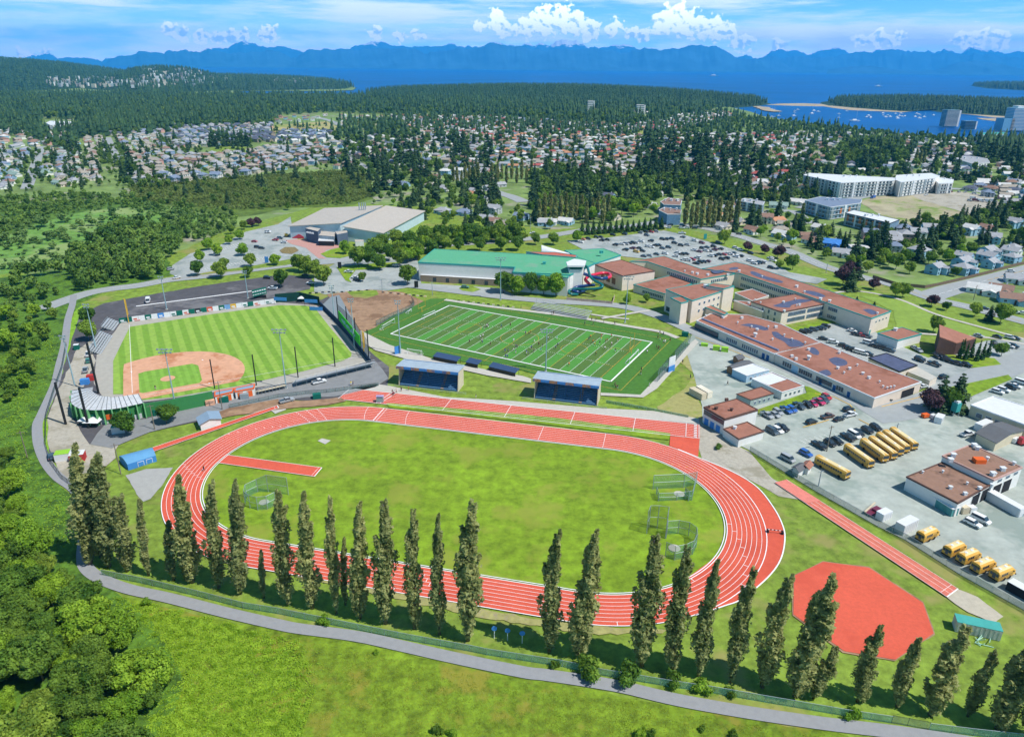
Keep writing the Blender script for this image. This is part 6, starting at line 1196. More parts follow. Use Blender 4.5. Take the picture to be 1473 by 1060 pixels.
for lab, rf, h, wm, rm, fm in (('pale blue portable classroom with white roof', [(1053.8, 530.7), (1083.5, 523), (1106.4, 531.6), (1074.2, 540)], 3.5, M_lbl, M_wm, M_wm), ('long portable with half white and half brown roof', [(1081.8, 544.3), (1110.7, 535), (1156.5, 554.5), (1125, 563.8)], 3.5, M_white, M_rr, M_wm), ('grey green portable with a red roof behind the clubhouse', [(1059.8, 566.4), (1095.4, 556.2), (1113.2, 565.5), (1080, 574.9)], 3.5, M_gsd, M_rr, M_brn)):
    t, _ = bld(lab, 'portable', [(rf, h, wm, rm, fm, .25)], 'portable_classroom', PT)
    wins(t, rf[3], rf[2], h, 4, .1, .9, (1.2,), 1., 1.); 
    if 'half' in lab: rpatch(t, [(1083, 544.3), (1110.5, 536), (1132, 545), (1106, 553.5)], h+.02, M_wm, sm=False)
for lab, rf in (('small dark roofed brown garden shed in the school yard', [(1055, 513), (1063, 510.5), (1070, 514.5), (1062, 517)]), ('dark roofed shed leaning against the pale blue portable', [(1046, 528), (1068, 519), (1084, 523.5), (1056, 531)])): gable(lab, 'shed', rf[::-1], 2.8, .7, mat('brown_siding', '#a07858'), MATS['dark_shingle'])
t, _ = bld('two storey clubhouse with announcer windows and brown flat roof', 'clubhouse', [([(1013, 585), (1059.8, 573.2), (1089.5, 588.4), (1042.8, 602)], 6.4, M_white, M_rr, M_brn, .7), ([(1041, 616.4), (1075, 606.3), (1098.8, 619.8), (1063, 631)], 3.4, M_white, M_rr, M_brn, .4)], 'clubhouse_building')
wins(t, (1013, 585), (1042.8, 602), 6.4, 6, .04, .96, (3.8,), 1.7, 1.5, mats=[M_glass, M_brn]); wins(t, (1013, 585), (1042.8, 602), 6.4, 3, .05, .9, (.1,), 2, 2.5, name='door', mats=[M_blue, M_frame]); vents(t, [(1020, 586), (1045, 576), (1052, 590), (1030, 588)], 6.4, m=M_brn); vents(t, [(1057, 616)], 3.4)
def cbox(label, cat, c_, dims, rz, m_, rm=None, name='container', group=None, ribs=True):
    t = thing(name, label, cat, c_, group); a, b, h = dims; m = MB(); m.box((c_[0], c_[1], .12), (a, b, h), rz=rz); dx, dy = math.cos(rz), math.sin(rz)
    if ribs:
        n_ = int(a/.9)
        for i in range(n_):
            u = (i+.5)/n_*a-a/2
            for s_ in (-1, 1): m.box((c_[0]+dx*u-dy*s_*b/2, c_[1]+dy*u+dx*s_*b/2, .25), (.3, .1, h-.35), rz=rz)
    m.build('box_body', m_, t); MB().box((c_[0], c_[1], h+.13), (a+.06, b+.06, .08), rz=rz).build('box_roof', rm or m_, t)
    q = MB(); q.box((c_[0]+dx*(a/2+.05), c_[1]+dy*(a/2+.05), .3), (.06, b*.86, h-.35), rz=rz); q.build('box_door', m_, t); occd(c_[0], c_[1], 3); return t
def rzp(a, b): d = G(*b)-G(*a); return math.atan2(d.y, d.x)
cbox('left one of two cream containers on the yard corner', 'container', G(1003, 571), (7, 2.5, 2.6), rzp((997, 567), (1012, 575)), M_tan, group='cream containers'); cbox('right one of two cream containers on the yard corner', 'container', G(1012, 568.5), (7, 2.5, 2.6), rzp((1004, 563), (1021, 573)), mat('pale_cream', '#f0e8d4'), group='cream containers')
cbox('white container with a teal roof beside the gravel pit', 'container', G(1403, 909), (9, 3, 2.7), rzp((1383, 905), (1425, 914)), mat('striped_white', '#c8ccc4'), mat('teal_roof', '#4fb0a8', var=.06))
cbox('tall white box trailer by the lower yard fence', 'trailer', G(1302, 763), (6.5, 2.6, 3.2), rzp((1290, 768), (1312, 757)), M_wm, name='trailer'); cbox('small white enclosed trailer by the lower yard fence', 'trailer', G(1270, 746), (4., 2.3, 2.4), rzp((1262, 749), (1278, 742)), M_wm, name='trailer')
cbox('long white shipping container beside the bus garage doors', 'container', G(1440, 728), (12, 2.5, 2.8), rzp((1425, 720), (1455, 737)), M_wm); cbox('white roofed open bin at the lower right yard corner', 'bin', G(1468, 856), (6, 2.6, 2.4), rzp((1455, 850), (1480, 864)), M_dk, M_wm)
cbox('white trailer with a shiny roof near the dark spreading conifer', 'trailer', G(1350, 607), (4.4, 2.4, 2.4), rzp((1346, 611), (1354, 601)), M_wm, name='trailer'); cbox('grey site hut beside the white pickup', 'hut', G(1413, 617), (7, 2.6, 2.6), rzp((1404, 620), (1423, 612)), M_wm, name='site_hut')
for lab, x, y, m_, rm in (('white hut with bright green lid at the gravel yard', 92, 661, M_wm, mat('lime_paint', '#9ad040')), ('red and white hut at the gravel yard', 113, 662, mat('red_paint', '#c03c38'), M_wm), ('tiny green booth by the stadium path', 111, 503, M_dgrn, M_wm), ('white booth with teal lid by the stadium wall', 172, 622, M_wm, M_teal)): cbox(lab, 'hut', G(x, y), (4.2, 3.2, 2.6) if y > 600 else (2, 2, 2.3), .3, m_, rm, name='hut', ribs=False)
gable('small white shed with dark roof by the yard fence', 'shed', [(1141, 672), (1150, 667), (1158, 672), (1149, 678)], 2.5, .7, M_white, MATS['dark_shingle']); gable('small shed with red roof and blue door by the first bus', 'shed', [(1154, 670), (1160, 664), (1168, 668), (1163, 674)], 2.5, .7, M_white, M_rr)
for lab, x, y in (('left bright green bin in the school yard', 1013, 498), ('middle bright green bin in the school yard', 1030, 504), ('right bright green bin in the school yard', 1042, 506)): cbox(lab, 'bin', G(x, y), (3, 2., 1.2 if x < 1020 else 2), -.3, MATS['lime_paint'], name='bin', group='bright green bins', ribs=False)
cbox('dark green bin beside the turf field corner', 'bin', G(985, 484), (3, 2, 2), -.3, M_dgrn, name='bin', ribs=False); cbox('dark green bin by the parked grey pickup', 'bin', G(456, 573), (3, 2., 1.8), .3, M_dgrn, name='bin', ribs=False)
# blue roofed field sheds
def barrel(label, pts, h, rh, wm, rm):
    P3 = W(pts, h); g = sum(P3, Vector())/4; t = thing('field_shed', label, 'shed', (g.x, g.y, 0)); a, b, c_, d = P3; MB().prism(ccw([tuple(q[:2]) for q in P3]), 0, h).build('wall', wm, t); V = []; n_ = 8
    for i in range(n_+1):
        u = i/n_; z = h+rh*math.sin(math.pi*u); 
        for A, B in ((a, d), (b, c_)): q = A.lerp(B, u); V.append((q.x, q.y, z))
    MB().add(V, [(2*i, 2*i+1, 2*i+3, 2*i+2) for i in range(n_)]+[tuple(range(0, 2*n_+2, 2)), tuple(range(1, 2*n_+2, 2))[::-1]]).build('roof', rm, t)
    wins(t, pts[0], pts[1], h, 2, .3, .9, (.3,), 1.6, 1.4, mats=[M_blue, M_frame]); occ([q[:2] for q in P3]); return t
barrel('low blue shed with a curved roof at the runway end', [(183, 668), (224, 655), (218, 643.5), (171, 656)], 2.2, .9, M_blue, mat('blue_roof', '#6aa4d0', var=.05)); gable('white field shed with grey blue roof below the stadium wall', 'shed', [(288, 610), (284, 601), (313, 592), (317, 602)], 2.6, 1., M_white, mat('slate_blue_roof', '#8ea6bc', var=.05), 'field_shed')
# ---- blue grandstands by the straight
def stand(label, lo_l, lo_r, h, depth, roofpts):
    a, b = G(*lo_l), G(*lo_r); d = (b-a); L = d.length; d.normalize(); n_ = Vector((-d.y, d.x, 0)); n_ = n_ if n_.y > 0 else -n_
    c_ = (a+b)/2; t = thing('grandstand', label, 'grandstand', c_, 'blue grandstands beside the sprint straight'); rz = math.atan2(d.y, d.x); rows = 11
    m = MB()
    for i in range(rows):
        z = .7+i*.42; q = c_+n_*(i+.5)*depth/rows; m.box((q.x, q.y, 0), (L-.8, depth/rows-.3, z), rz=rz)
    m.build('seating', mat('stand_blue', '#3c6a92', var=.1), t); m = MB()
    for i in range(rows):
        z = .7+i*.42; q = c_+n_*(i+.72)*depth/rows; m.box((q.x, q.y, z+.05), (L-1, .32, .1), rz=rz)
    m.build('benches', mat('bench_blue', '#7aa4cc', var=.08), t)
    for u in (.32, .74):
        m = MB()
        for i in range(rows): z = .74+i*.42; q = a+d*L*u+n_*(i+.5)*depth/rows; m.box((q.x, q.y, z), (1.2, depth/rows, .08), rz=rz)
        m.build('aisle', mat('aisle_ochre', '#d09a3c'), t)
    for s_ in (0, 1):
        q0 = a+d*L*s_; q1 = q0+n_*depth; V = [(q0.x, q0.y, 0), (q1.x, q1.y, 0), (q1.x, q1.y, h+.6), (q0.x+n_.x*1.2, q0.y+n_.y*1.2, h*.95), (q0.x+n_.x*.2, q0.y+n_.y*.2, 1.)]; w_ = d*.25
        MB().add(V+[(x+w_.x, y+w_.y, z) for x, y, z in V], [(0, 1, 2, 3, 4), (9, 8, 7, 6, 5)]+[(i, (i+1) % 5, 5+(i+1) % 5, 5+i) for i in range(5)]).build('side_wall', M_tan, t)
    q = c_+n_*depth; MB().box((q.x, q.y, 0), (L, .3, h+.6), rz=rz).build('back_wall', M_bst, t)
    f0, b0_ = a-n_*.3-d*.6, a+n_*(depth+.8)-d*.6; V = []
    for q, z in ((f0, h+.9), (f0+d*(L+1.2), h+.9), (b0_+d*(L+1.2), h+.5), (b0_, h+.5)): V.append((q.x, q.y, z))
    MB().add(V+[(x, y, z-.25) for x, y, z in V], [(0, 1, 2, 3), (7, 6, 5, 4)]+[(i, 4+i, 4+(i+1) % 4, (i+1) % 4) for i in range(4)]).build('roof', M_bsl, t)
    for k in range(8):
        u = (k+.5)/8; q = f0+d*(L+1.2)*u; MB().box((q.x, q.y-.05, h-.25), ((L+1.2)/8-.05, .18, 1.05), rz=rz).build('fascia_panel', M_blue if k % 2 else mat('painted_mural', '#b8906a', var=.4, sc=1.2, col3='#4a70a8', t3=.5, sc3=.6), t)
    for k in range(3):
        q = a+d*L*(.25+.25*k)+n_*.8; MB().tube([(q.x, q.y, 0), (q.x, q.y, h+.6)], .12, 5).build('roof_post', M_bst, t)
    m = MB()
    for u in [i/10 for i in range(11)]: q = a-d*4-n_*1.8+d*(L+8)*u; m.tube([(q.x, q.y, 0), (q.x, q.y, 1.1)], .05, 4)
    for z in (.55, 1.1): p0 = a-d*4-n_*1.8; p1 = p0+d*(L+8); m.tube([(p0.x, p0.y, z), (p1.x, p1.y, z)], .05, 4)
    m.build('front_railing', M_gst, t); occ([a[:2], b[:2], (b+n_*depth)[:2], (a+n_*depth)[:2]]); return t
stand('left blue covered grandstand next to the stadium roadway', (573.5, 554.5), (658, 564), 7.7, 7.5, None); stand('right blue covered grandstand in front of the turf field', (768, 573.5), (858, 584.5), 7.7, 7.5, None)
def dugout(label, a, b, dep=3.):
    A, B = G(*a), G(*b); d = B-A; L = d.length; d.normalize(); n_ = Vector((-d.y, d.x, 0)); n_ = n_ if n_.y > 0 else -n_; c_ = (A+B)/2; rz = math.atan2(d.y, d.x); t = thing('team_shelter', label, 'shelter', c_, 'navy roofed team shelters beside the turf')
    q = c_+n_*dep/2; V = []
    for s_, u, z in ((-1, 0, 2.2), (1, 0, 2.2), (1, 1, 3.), (-1, 1, 3.)): w_ = q+d*s_*(L/2+.3)+n_*(u-.5)*(dep+.6); V.append((w_.x, w_.y, z))
    MB().add(V+[(x, y, z-.15) for x, y, z in V], [(0, 1, 2, 3), (7, 6, 5, 4)]+[(i, 4+i, 4+(i+1) % 4, (i+1) % 4) for i in range(4)]).build('roof', mat('navy_roof', '#3c5478', var=.06), t)
    MB().box((c_.x+n_.x*.1, c_.y+n_.y*.1, 0), (L, .12, 2.2), rz=rz).build('back_wall', mat('dark_mesh', '#4a463c', var=.2), t)
    for u in (0, .5, 1):
        for v in (0, 1): w_ = A+d*L*u+n_*dep*v; MB().tube([(w_.x, w_.y, 0), (w_.x, w_.y, 2.2+.8*v)], .08, 4).build('post', M_dst, t)
    w_ = c_+n_*.7; MB().box((w_.x, w_.y, .4), (L*.9, .4, .08), rz=rz).build('bench', M_wm, t)
dugout('leftmost long navy team shelter behind the left grandstand', (624, 519), (657, 526)); dugout('short navy team shelter in the middle', (671, 527.5), (687, 531)); dugout('right long navy team shelter beside the right grandstand', (704, 534), (741, 543))
def bleacher(label, a, b, rows=7, dep=6., z1=3.2, flip=1, m_=None, name='bleachers', over=.62):
    A, B = G(*a), G(*b); d = B-A; L = d.length; d.normalize(); n_ = Vector((-d.y, d.x, 0))*flip; c_ = (A+B)/2; rz = math.atan2(d.y, d.x); t = thing(name, label, 'bleachers', c_); m = MB()
    for i in range(rows): z = .4+i*(z1-.4)/(rows-1); q = c_+n_*(i+.5)*dep/rows; m.box((q.x, q.y, z), (L, over*dep/rows*1.6, .1), rz=rz); m.box((q.x+n_.x*dep/rows*.5, q.y+n_.y*dep/rows*.5, z-.2), (L, .08, .2), rz=rz)
    m.build('benches', m_ or M_alu, t); m = MB()
    for u in [i/8 for i in range(9)]:
        p0 = A+d*L*u; p1 = p0+n_*dep; m.tube([(p0.x, p0.y, .1), (p1.x, p1.y, z1-.1)], .07, 4); m.tube([(p1.x, p1.y, 0), (p1.x, p1.y, z1+1)], .06, 4); pm_ = (p0+p1)/2; m.tube([(pm_.x, pm_.y, 0), (pm_.x, pm_.y, z1/2)], .06, 4)
    p0 = A+n_*dep; p1 = B+n_*dep; m.tube([(p0.x, p0.y, z1+1), (p1.x, p1.y, z1+1)], .05, 4); m.build('frame', M_gst, t); occ([A[:2], B[:2], (B+n_*dep)[:2], (A+n_*dep)[:2]]); return t
bleacher('silver uncovered bleachers at the top side of the turf', (763, 445.5), (843, 461), 7, 6.5, 3.2, 1); bleacher('long white bleachers between first base and right field', (420, 553), (532, 525.5), 7, 5, 3.2, -1); bleacher('cream wooden bleachers beside the orange concession', (368, 564.5), (408, 555.5), 5, 4, 2., -1, M_tan); bleacher('lower left field bleachers beside the warning track', (146, 510), (163, 484), 6, 5, 3, 1); bleacher('upper left field bleachers next to the corner wall', (164, 476), (173, 464), 5, 5, 2.6, 1)
# ---- ballpark grandstand: curved open back with green buttresses under a ribbed silver roof
t = thing('ballpark_grandstand', 'curved ballpark grandstand with silver roof and green back wall', 'grandstand', G(150, 590))
outp = [(103.5, 562), (102, 578), (112, 586.5), (128, 589.5), (148, 589.5), (168, 587.5), (188, 583.5), (206, 579.5)]; inp_ = [(134, 557), (133, 562), (137, 566), (144, 569), (152, 570.5), (165, 571), (181, 569), (199, 566.5)]
RH = 6.; RI = 7.4; N_ = 36
def along(p, h, n_): q = smooth_line([tuple(G(x, y, h)[:2]) for x, y in p], 8); L = len(q)-1; return [q[min(L, int(i/n_*L))] if i < n_ else q[L] for i in range(n_+1)]
O_, I_ = along(outp, RH, N_), along(inp_, RI, N_)
V = [(*q, RH) for q in O_]+[(*q, RI) for q in I_]; MB().add(V, [(i, i+1, N_+2+i, N_+1+i) for i in range(N_)]+[(i, N_+1+i, N_+2+i, i+1) for i in range(0)]).build('roof', mat('silver_roof', '#dcdfe2', var=.14, sc=.7, rough=.5, metal=.2), t)
m = MB()
for i in range(0, N_+1, 2): m.tube([(*O_[i], RH+.1), (*I_[i], RI+.1)], .11, 4)
m.build('roof_rib', mat('rib_dark', '#868c92'), t); B_ = [(O_[i][0]+(I_[i][0]-O_[i][0])*.12, O_[i][1]+(I_[i][1]-O_[i][1])*.12) for i in range(N_+1)]
MB().add([(*q, 0) for q in B_]+[(*q, RH) for q in B_], [(i, i+1, N_+2+i, N_+1+i) for i in range(N_)]).build('back_wall', M_grn, t); m = MB()
for i in range(0, N_+1, 3): d = Vector(O_[i])-Vector(I_[i]); rz = math.atan2(d.y, d.x); MB().box(((B_[i][0]+O_[i][0])/2, (B_[i][1]+O_[i][1])/2, 0), (2.2, .35, RH), rz=rz, tx=1.).build('buttress', mat('light_green_paint', '#7cc080'), t)
m = MB()
for k in range(6):
    f = .25+.11*k; z = 4.4-.6*k; q = [(O_[i][0]+(I_[i][0]-O_[i][0])*f, O_[i][1]+(I_[i][1]-O_[i][1])*f) for i in range(N_+1)]; q2 = [(O_[i][0]+(I_[i][0]-O_[i][0])*(f+.1), O_[i][1]+(I_[i][1]-O_[i][1])*(f+.1)) for i in range(N_+1)]
    m.add([(*a_, z) for a_ in q]+[(*a_, z) for a_ in q2], [(i, i+1, N_+2+i, N_+1+i) for i in range(N_)])
m.build('seating', M_dgrn, t); occ(O_+I_[::-1])
for k, i in enumerate((14, 17, 20, 23, 26, 29, 33)):
    q = Vector(B_[i]); d = (Vector(O_[i])-Vector(I_[i])).normalized(); q = q+d*.25; rz = math.atan2(d.y, d.x)+math.pi/2; MB().box((q.x, q.y, 1.9 if k % 2 else .1), (2.4, .15, 1.9), rz=rz).build('wall_sign', [M_wm, M_dgrn, mat('sign_grey', '#c8ccd0'), M_org][k % 4], t)
def wall(label, name, pts, h, m_, th=.25, cat='wall', posts=0, pm_=None, panel=None, group=None):
    p = [tuple(G(x, y)[:2]) for x, y in pts]; c_ = p[0]; t = thing(name, label, cat, (c_[0], c_[1], 0), group); L_, R_ = ribbon(p, th); n = len(p); V = [(*q, 0) for q in L_]+[(*q, h) for q in L_]+[(*q, 0) for q in R_]+[(*q, h) for q in R_]
    MB().add(V, [(i, i+1, n+i+1, n+i) for i in range(n-1)]+[(2*n+i+1, 2*n+i, 3*n+i, 3*n+i+1) for i in range(n-1)]+[(n+i, n+i+1, 3*n+i+1, 3*n+i) for i in range(n-1)]).build('panel', m_, t)
    if posts:
        m = MB(); acc = 0
        for i in range(n-1):
            a, b = Vector(p[i]), Vector(p[i+1]); L = (b-a).length; k = max(1, int(L/posts))
            for j in range(k): q = a.lerp(b, j/k); m.tube([(q.x, q.y, 0), (q.x, q.y, h+.05)], .05 if th < .15 else .15, 4)
        if th < .15: 
            for i in range(n-1): m.tube([(*p[i], h), (*p[i+1], h)], .05, 4)
        m.build('posts', pm_ or M_gst, t)
    return t
tw = wall('long green stadium wall running right from the grandstand', 'stadium_wall', [(206, 601), (250, 594), (308, 581.5)], 5.4, M_grn, .4, 'wall', 4, mat('dark_green_post', '#1c4a34'))
for x, y, m_ in ((273, 588, M_org), (226, 598, M_dgrn)): g = G(x, y); MB().box((g.x, g.y-.35, 0), (2, .2, 2.6), rz=.35).build('door', m_, tw)
# outfield wall with advertising panels
a, b = G(172, 465.5), G(397, 436.5); d = b-a; L = d.length; rz = math.atan2(d.y, d.x); t = thing('outfield_wall', 'outfield wall of white and green advertising panels', 'wall', a); seqp = 'GGwwGwBwwGwGDGrwGbywwGwwww'
for k, ch in enumerate(seqp):
    q = a+d*(k+.5)/len(seqp); m = MB(); m.box((q.x, q.y, 0), (L/len(seqp)-.1, .3, 2.7), 0, rz)
    mm = {'G': M_dgrn, 'w': M_wm, 'B': M_blue, 'D': M_dst, 'r': mat('ad_red', '#d86a50'), 'b': mat('ad_blue', '#7aa8d8'), 'y': mat('ad_yellow', '#e0b040')}[ch]; lg = [M_dgrn, MATS['ad_yellow'], MATS['ad_red'], M_dst] if ch == 'w' else [M_wm, MATS['ad_yellow'] if 'ad_yellow' in MATS else M_wm]
    if k % 2 == 0 or ch in 'BDy': m.box((q.x, q.y-.08, 1.), (1.6, .2, .7), 1, rz); m.box((q.x+.9, q.y-.07, .5), (2.6, .2, .25), 1, rz)
    m.build('advert_panel', [mm, lg[k % len(lg)]], t)
wall('dark green batter backdrop wall in centre field', 'backdrop_wall', [(397, 436), (432, 433), (460, 440)], 5., mat('deep_green', '#12423c'), .3, 'wall', 4, M_dst)
t = wall('tall dark right field wall with blue base', 'right_field_wall', [(461, 441), (488, 468), (534, 526)], 2.6, mat('navy_wall', '#1c3450', var=.3, sc=.6), .4, 'wall', 4, M_dst)
a, b = G(489, 470), G(519, 508); d = b-a; t = thing('video_board', 'bright green advertising board above the right field wall', 'sign', (a+b)/2); q = (a+b)/2; rz = math.atan2(d.y, d.x); MB().box((q.x, q.y, 3.4), (d.length, .3, 4.8), rz=rz).build('panel', mat('board_green', '#4cc238', var=.05), t)
m = MB()
for k in range(13):
    u = .18+k*.052; w_ = a+d*u; m.box((w_.x-.25, w_.y-.12, 5.4-(k % 3)*.25), (1.1, .2, 1.5 if k % 4 else .8), rz=rz)
m.build('lettering', M_lbl, t)
for u in (.02, .35, .68, .98): w_ = a+d*u; MB().tube([(w_.x+.4, w_.y+.2, 0), (w_.x+.4, w_.y+.2, 8.4)], .18, 6).build('post', M_dst, t)
a, b = G(364, 432), G(384, 427); d = b-a; q = (a+b)/2; t = thing('scoreboard', 'green scoreboard with white panels behind centre left wall', 'scoreboard', q); rz = math.atan2(d.y, d.x); MB().box((q.x, q.y, 1.8), (d.length, .4, 3.8), rz=rz).build('panel', M_dgrn, t); m = MB()
for k in range(6): w_ = a+d*(k+.5)/6; m.box((w_.x, w_.y-.2, 4.2), (d.length/8, .2, .6), rz=rz); m.box((w_.x, w_.y-.2, 2.6), (d.length/8, .2, .35), rz=rz)
m.build('score_panels', M_wm, t); MB().box((q.x, q.y+.3, 0), (d.length*.8, .2, 2)).build('legs', M_dst, t)
for k, (x, y) in enumerate(((404, 437), (412, 430), (448, 440), (455, 446))): g = G(x, y+2); t = thing('wall_banner', ('blue banner on the centre field wall, %s from the left' % od(k+1)), 'banner', g, 'blue banners in centre field'); MB().box((g.x, g.y, .6 if k % 2 else 2.5), (7, .15, 1.8), rz=-.1).build('cloth', M_blue, t); MB().tube([(g.x-3.4, g.y+.2, 0), (g.x-3.4, g.y+.2, 4)], .06, 4).build('pole', M_dst, t)
# parasols in centre field, tent by the grandstand
for lab, x, y, m_, s_ in (('white parasol on the centre field deck', 409, 433, M_wm, 3.4), ('second white parasol on the centre field deck', 434, 434.5, M_wm, 3.4), ('orange and white parasol on the centre field deck', 454, 437, mat('salmon_cloth', '#f0b898'), 3.6), ('white tent canopy behind the ballpark grandstand', 137, 612, M_wm, 5.5), ('small white tent beside the larger one', 122, 612, M_wm, 3)):
    g = G(x, y); t = thing('parasol' if s_ < 5 else 'tent_canopy', lab, 'parasol' if 'parasol' in lab else 'tent', g); m = MB(); m.box((g.x, g.y, 2.3), (s_, s_, 1.), taper=.05); m.build('cloth', m_, t)
    for i in (-1, 1): MB().tube([(g.x+i*s_*.4, g.y, 0), (g.x+i*s_*.4, g.y, 2.4)], .05, 4).build('pole', M_gst, t)
# orange concession
t, _ = bld('white concession hut with orange doors and grey roof', 'concession', [([(309, 563), (336, 558), (334, 563), (309, 569)], 3.6, M_white, MATS['slate_blue_roof'], M_org, .5), ([(338, 557.5), (366, 552), (365, 557.5), (338, 562.5)], 3.6, M_white, MATS['slate_blue_roof'], M_org, .5)], 'concession_stand')
wins(t, (309, 569), (334, 563), 3.6, 2, 0, 1, (.1,), 1.9, 2.6, name='door', mats=[M_org, M_tan]); wins(t, (338, 562.5), (365, 557.5), 3.6, 2, 0, 1, (.1,), 1.9, 2.6, name='door', mats=[M_org, M_tan])
for lab, x, y, m_ in (('orange crate stack left of the concession', 303, 583, MATS['salmon_cloth']), ('dark green bin at the concession', 323, 579, M_dgrn), ('grey bin at the concession', 352, 574, M_gst), ('blue and white kiosk before the green wall', 286, 584, M_blue), ('white board leaning before the green wall', 241, 592, M_wm), ('blue canopy stall by the grandstand end', 123, 553, M_blue), ('red stall by the grandstand end', 132, 547, MATS['red_paint'])): cbox(lab, 'stall', G(x, y), (3, 2, 2.2), .3, m_, name='stall', ribs=False)
# apartment blocks
def apt(label, pts, h, wm, rm, fm, floors, groups):
    t, ps = bld(label, 'apartment building', [(pts, h, wm, rm, fm, .5)], 'apartment_building')
    for a, b, n_ in groups: wins(t, a, b, h, n_, .03, .97, [1.+k*(h-.6)/floors for k in range(floors)], 2.6, 1.7, mats=[M_glass, wm])
    for a, b, n_ in groups:
        A, B = G(*a, h), G(*b, h); rz = math.atan2((B-A).y, (B-A).x)
        for k in range(floors):
            q = (A+B)/2; MB().box((q.x, q.y-.25, .6+k*(h-.6)/floors), ((B-A).length*.97, .9, .22), rz=rz).build('balcony_slab', M_wm if wm != M_white else M_gst, t)
        for k in range(0, n_, 3):
            q = A.lerp(B, (k+.5)/n_); MB().box((q.x, q.y-.3, .3), ((B-A).length/n_*.5, .7, h-.7), rz=rz).build('bay', [M_gst, M_wm][k % 2], t)
    vents(t, [((pts[0][0]+pts[2][0])/2+k*9, (pts[0][1]+pts[2][1])/2) for k in (-1, 0, 1)], h, s=2.2)
    return t
apt('largest white apartment block beyond the rough lot', [(1156, 252), (1165, 249), (1290, 256), (1287, 259.5), (1210, 263)], 15, M_white, M_wm, M_wm, 5, [((1156, 252), (1210, 263), 10), ((1210, 263), (1287, 259.5), 14)])
apt('white right hand half of the long apartment block', [(1287, 258), (1290, 252), (1340, 249), (1352, 253), (1345, 256), (1296, 262)], 15, M_white, M_wm, M_wm, 5, [((1296, 262), (1345, 256), 9)]); apt('low white end of the long apartment block', [(1345, 258), (1350, 255), (1372, 258), (1371, 263), (1350, 264)], 11, M_white, M_wm, M_wm, 3, [((1350, 264), (1371, 263), 5)])
apt('grey roofed flats with orange panels near the rough lot', [(1158, 288), (1180, 283), (1240, 287), (1238, 292), (1195, 298)], 11, mat('blue_grey_panel', '#7c98ac'), ROOFS[1], M_wm, 3, [((1158, 288), (1195, 298), 7), ((1195, 298), (1238, 292), 7)]); apt('stepped townhouse row with orange panels and flat white roofs', [(1216, 306), (1228, 302), (1294, 316), (1281, 321)], 10, MATS['blue_grey_panel'], M_wm, M_dst, 3, [((1216, 306), (1281, 321), 14)])
for k in range(7):
    for (a, b, h) in (((1195, 298), (1238, 292), 11), ((1216, 306), (1281, 321), 10)):
        if k % 2 and h == 11: continue
        o = [q for q in COL.objects if q.get('label', '').startswith('grey roofed flats' if h == 11 else 'stepped townhouse')][0]; q = G(*a, h).lerp(G(*b, h), (k+.5)/7); MB().box((q.x, q.y-.3, 4), (2.2, .5, 4.5), rz=rzp(a, b)).build('coloured_panel', mat('orange_brown_panel', '#c87a48'), o)
apt('blue grey flats beside the car park junction, upper', [(950, 290), (962, 284), (981, 288), (979, 295), (955, 294)], 9, mat('flats_blue', '#6a90b0'), ROOFS[3], M_wm, 3, [((950, 291), (979, 295), 5)]); apt('blue flats with balconies directly at the junction', [(948, 302), (956, 298), (980, 302), (979, 308), (960, 308)], 9, MATS['flats_blue'], ROOFS[3], M_wm, 3, [((948, 302), (979, 308), 6)])
apt('grey three storey flats between poplars and garden houses', [(1059, 288), (1072, 285), (1100, 290), (1097, 295)], 8, mat('flats_grey', '#8898a4'), ROOFS[0], M_wm, 3, [((1059, 288), (1097, 295), 8)])
apt('white office with tall blue windows at the left town edge', [(66, 177), (72, 174), (107, 175), (106, 179), (72, 180)], 14, M_white, M_wm, M_wm, 3, [((72, 180), (106, 179), 8)])
apt('large white school like house on the right hillside', [(1374, 228), (1390, 223), (1420, 228), (1424, 234), (1400, 236)], 7, M_white, ROOFS[0], M_wm, 2, [((1400, 236), (1424, 234), 6)])
for lab, x, y0, y1, w_, m_, n_ in (('narrow dark green apartment tower before the harbour', 1363, 182, 158, 20, mat('tower_green', '#4a7c8c'), 14), ('short round ended tower right of the narrow tower', 1391, 186, 174, 17, mat('tower_grey', '#6a8ca0'), 6), ('stepped pale glass tower at the right edge of the harbour', 1458, 188, 155, 26, mat('tower_glass', '#7cb4d0'), 16), ('white tower block in front of the island forest, left', 849, 160, 145, 11, M_white, 6), ('white tower block in front of the island forest, right', 920, 165, 151, 14, M_white, 5)):
    g = G(x, y0); h = HT((x, y0), (x, y1)); wd = w_*g.length/F*.95; t = thing('tower_block', lab, 'tower block', g)
    MB().box((g.x, g.y, 0), (wd*.75, wd*.6, h)).build('body', m_, t); MB().box((g.x+wd*.4, g.y, 0), (wd*.2, wd*.55, h*.97)).build('white_core', M_white, t)
    if 'stepped' in lab: MB().box((g.x-wd*.5, g.y, 0), (wd*.5, wd*.6, h*.55)).build('step', m_, t); MB().box((g.x, g.y, h), (wd*.4, wd*.4, 4)).build('penthouse', M_white, t)
    for k in range(n_): z = (k+.6)*h/n_; MB().box((g.x, g.y-.02, z), (wd*.77, wd*.63, h/n_*.28)).build('floor_band', M_white if 'dark' in lab or 'glass' in lab else M_glass, t)
    if 'tower block' in lab: pass
apt('low teal roofed harbour terminal building', [(1412, 191), (1445, 190), (1446, 193), (1413, 194)], 10, M_lbl, M_teal, M_wm, 2, [((1413, 194), (1446, 193), 6)])
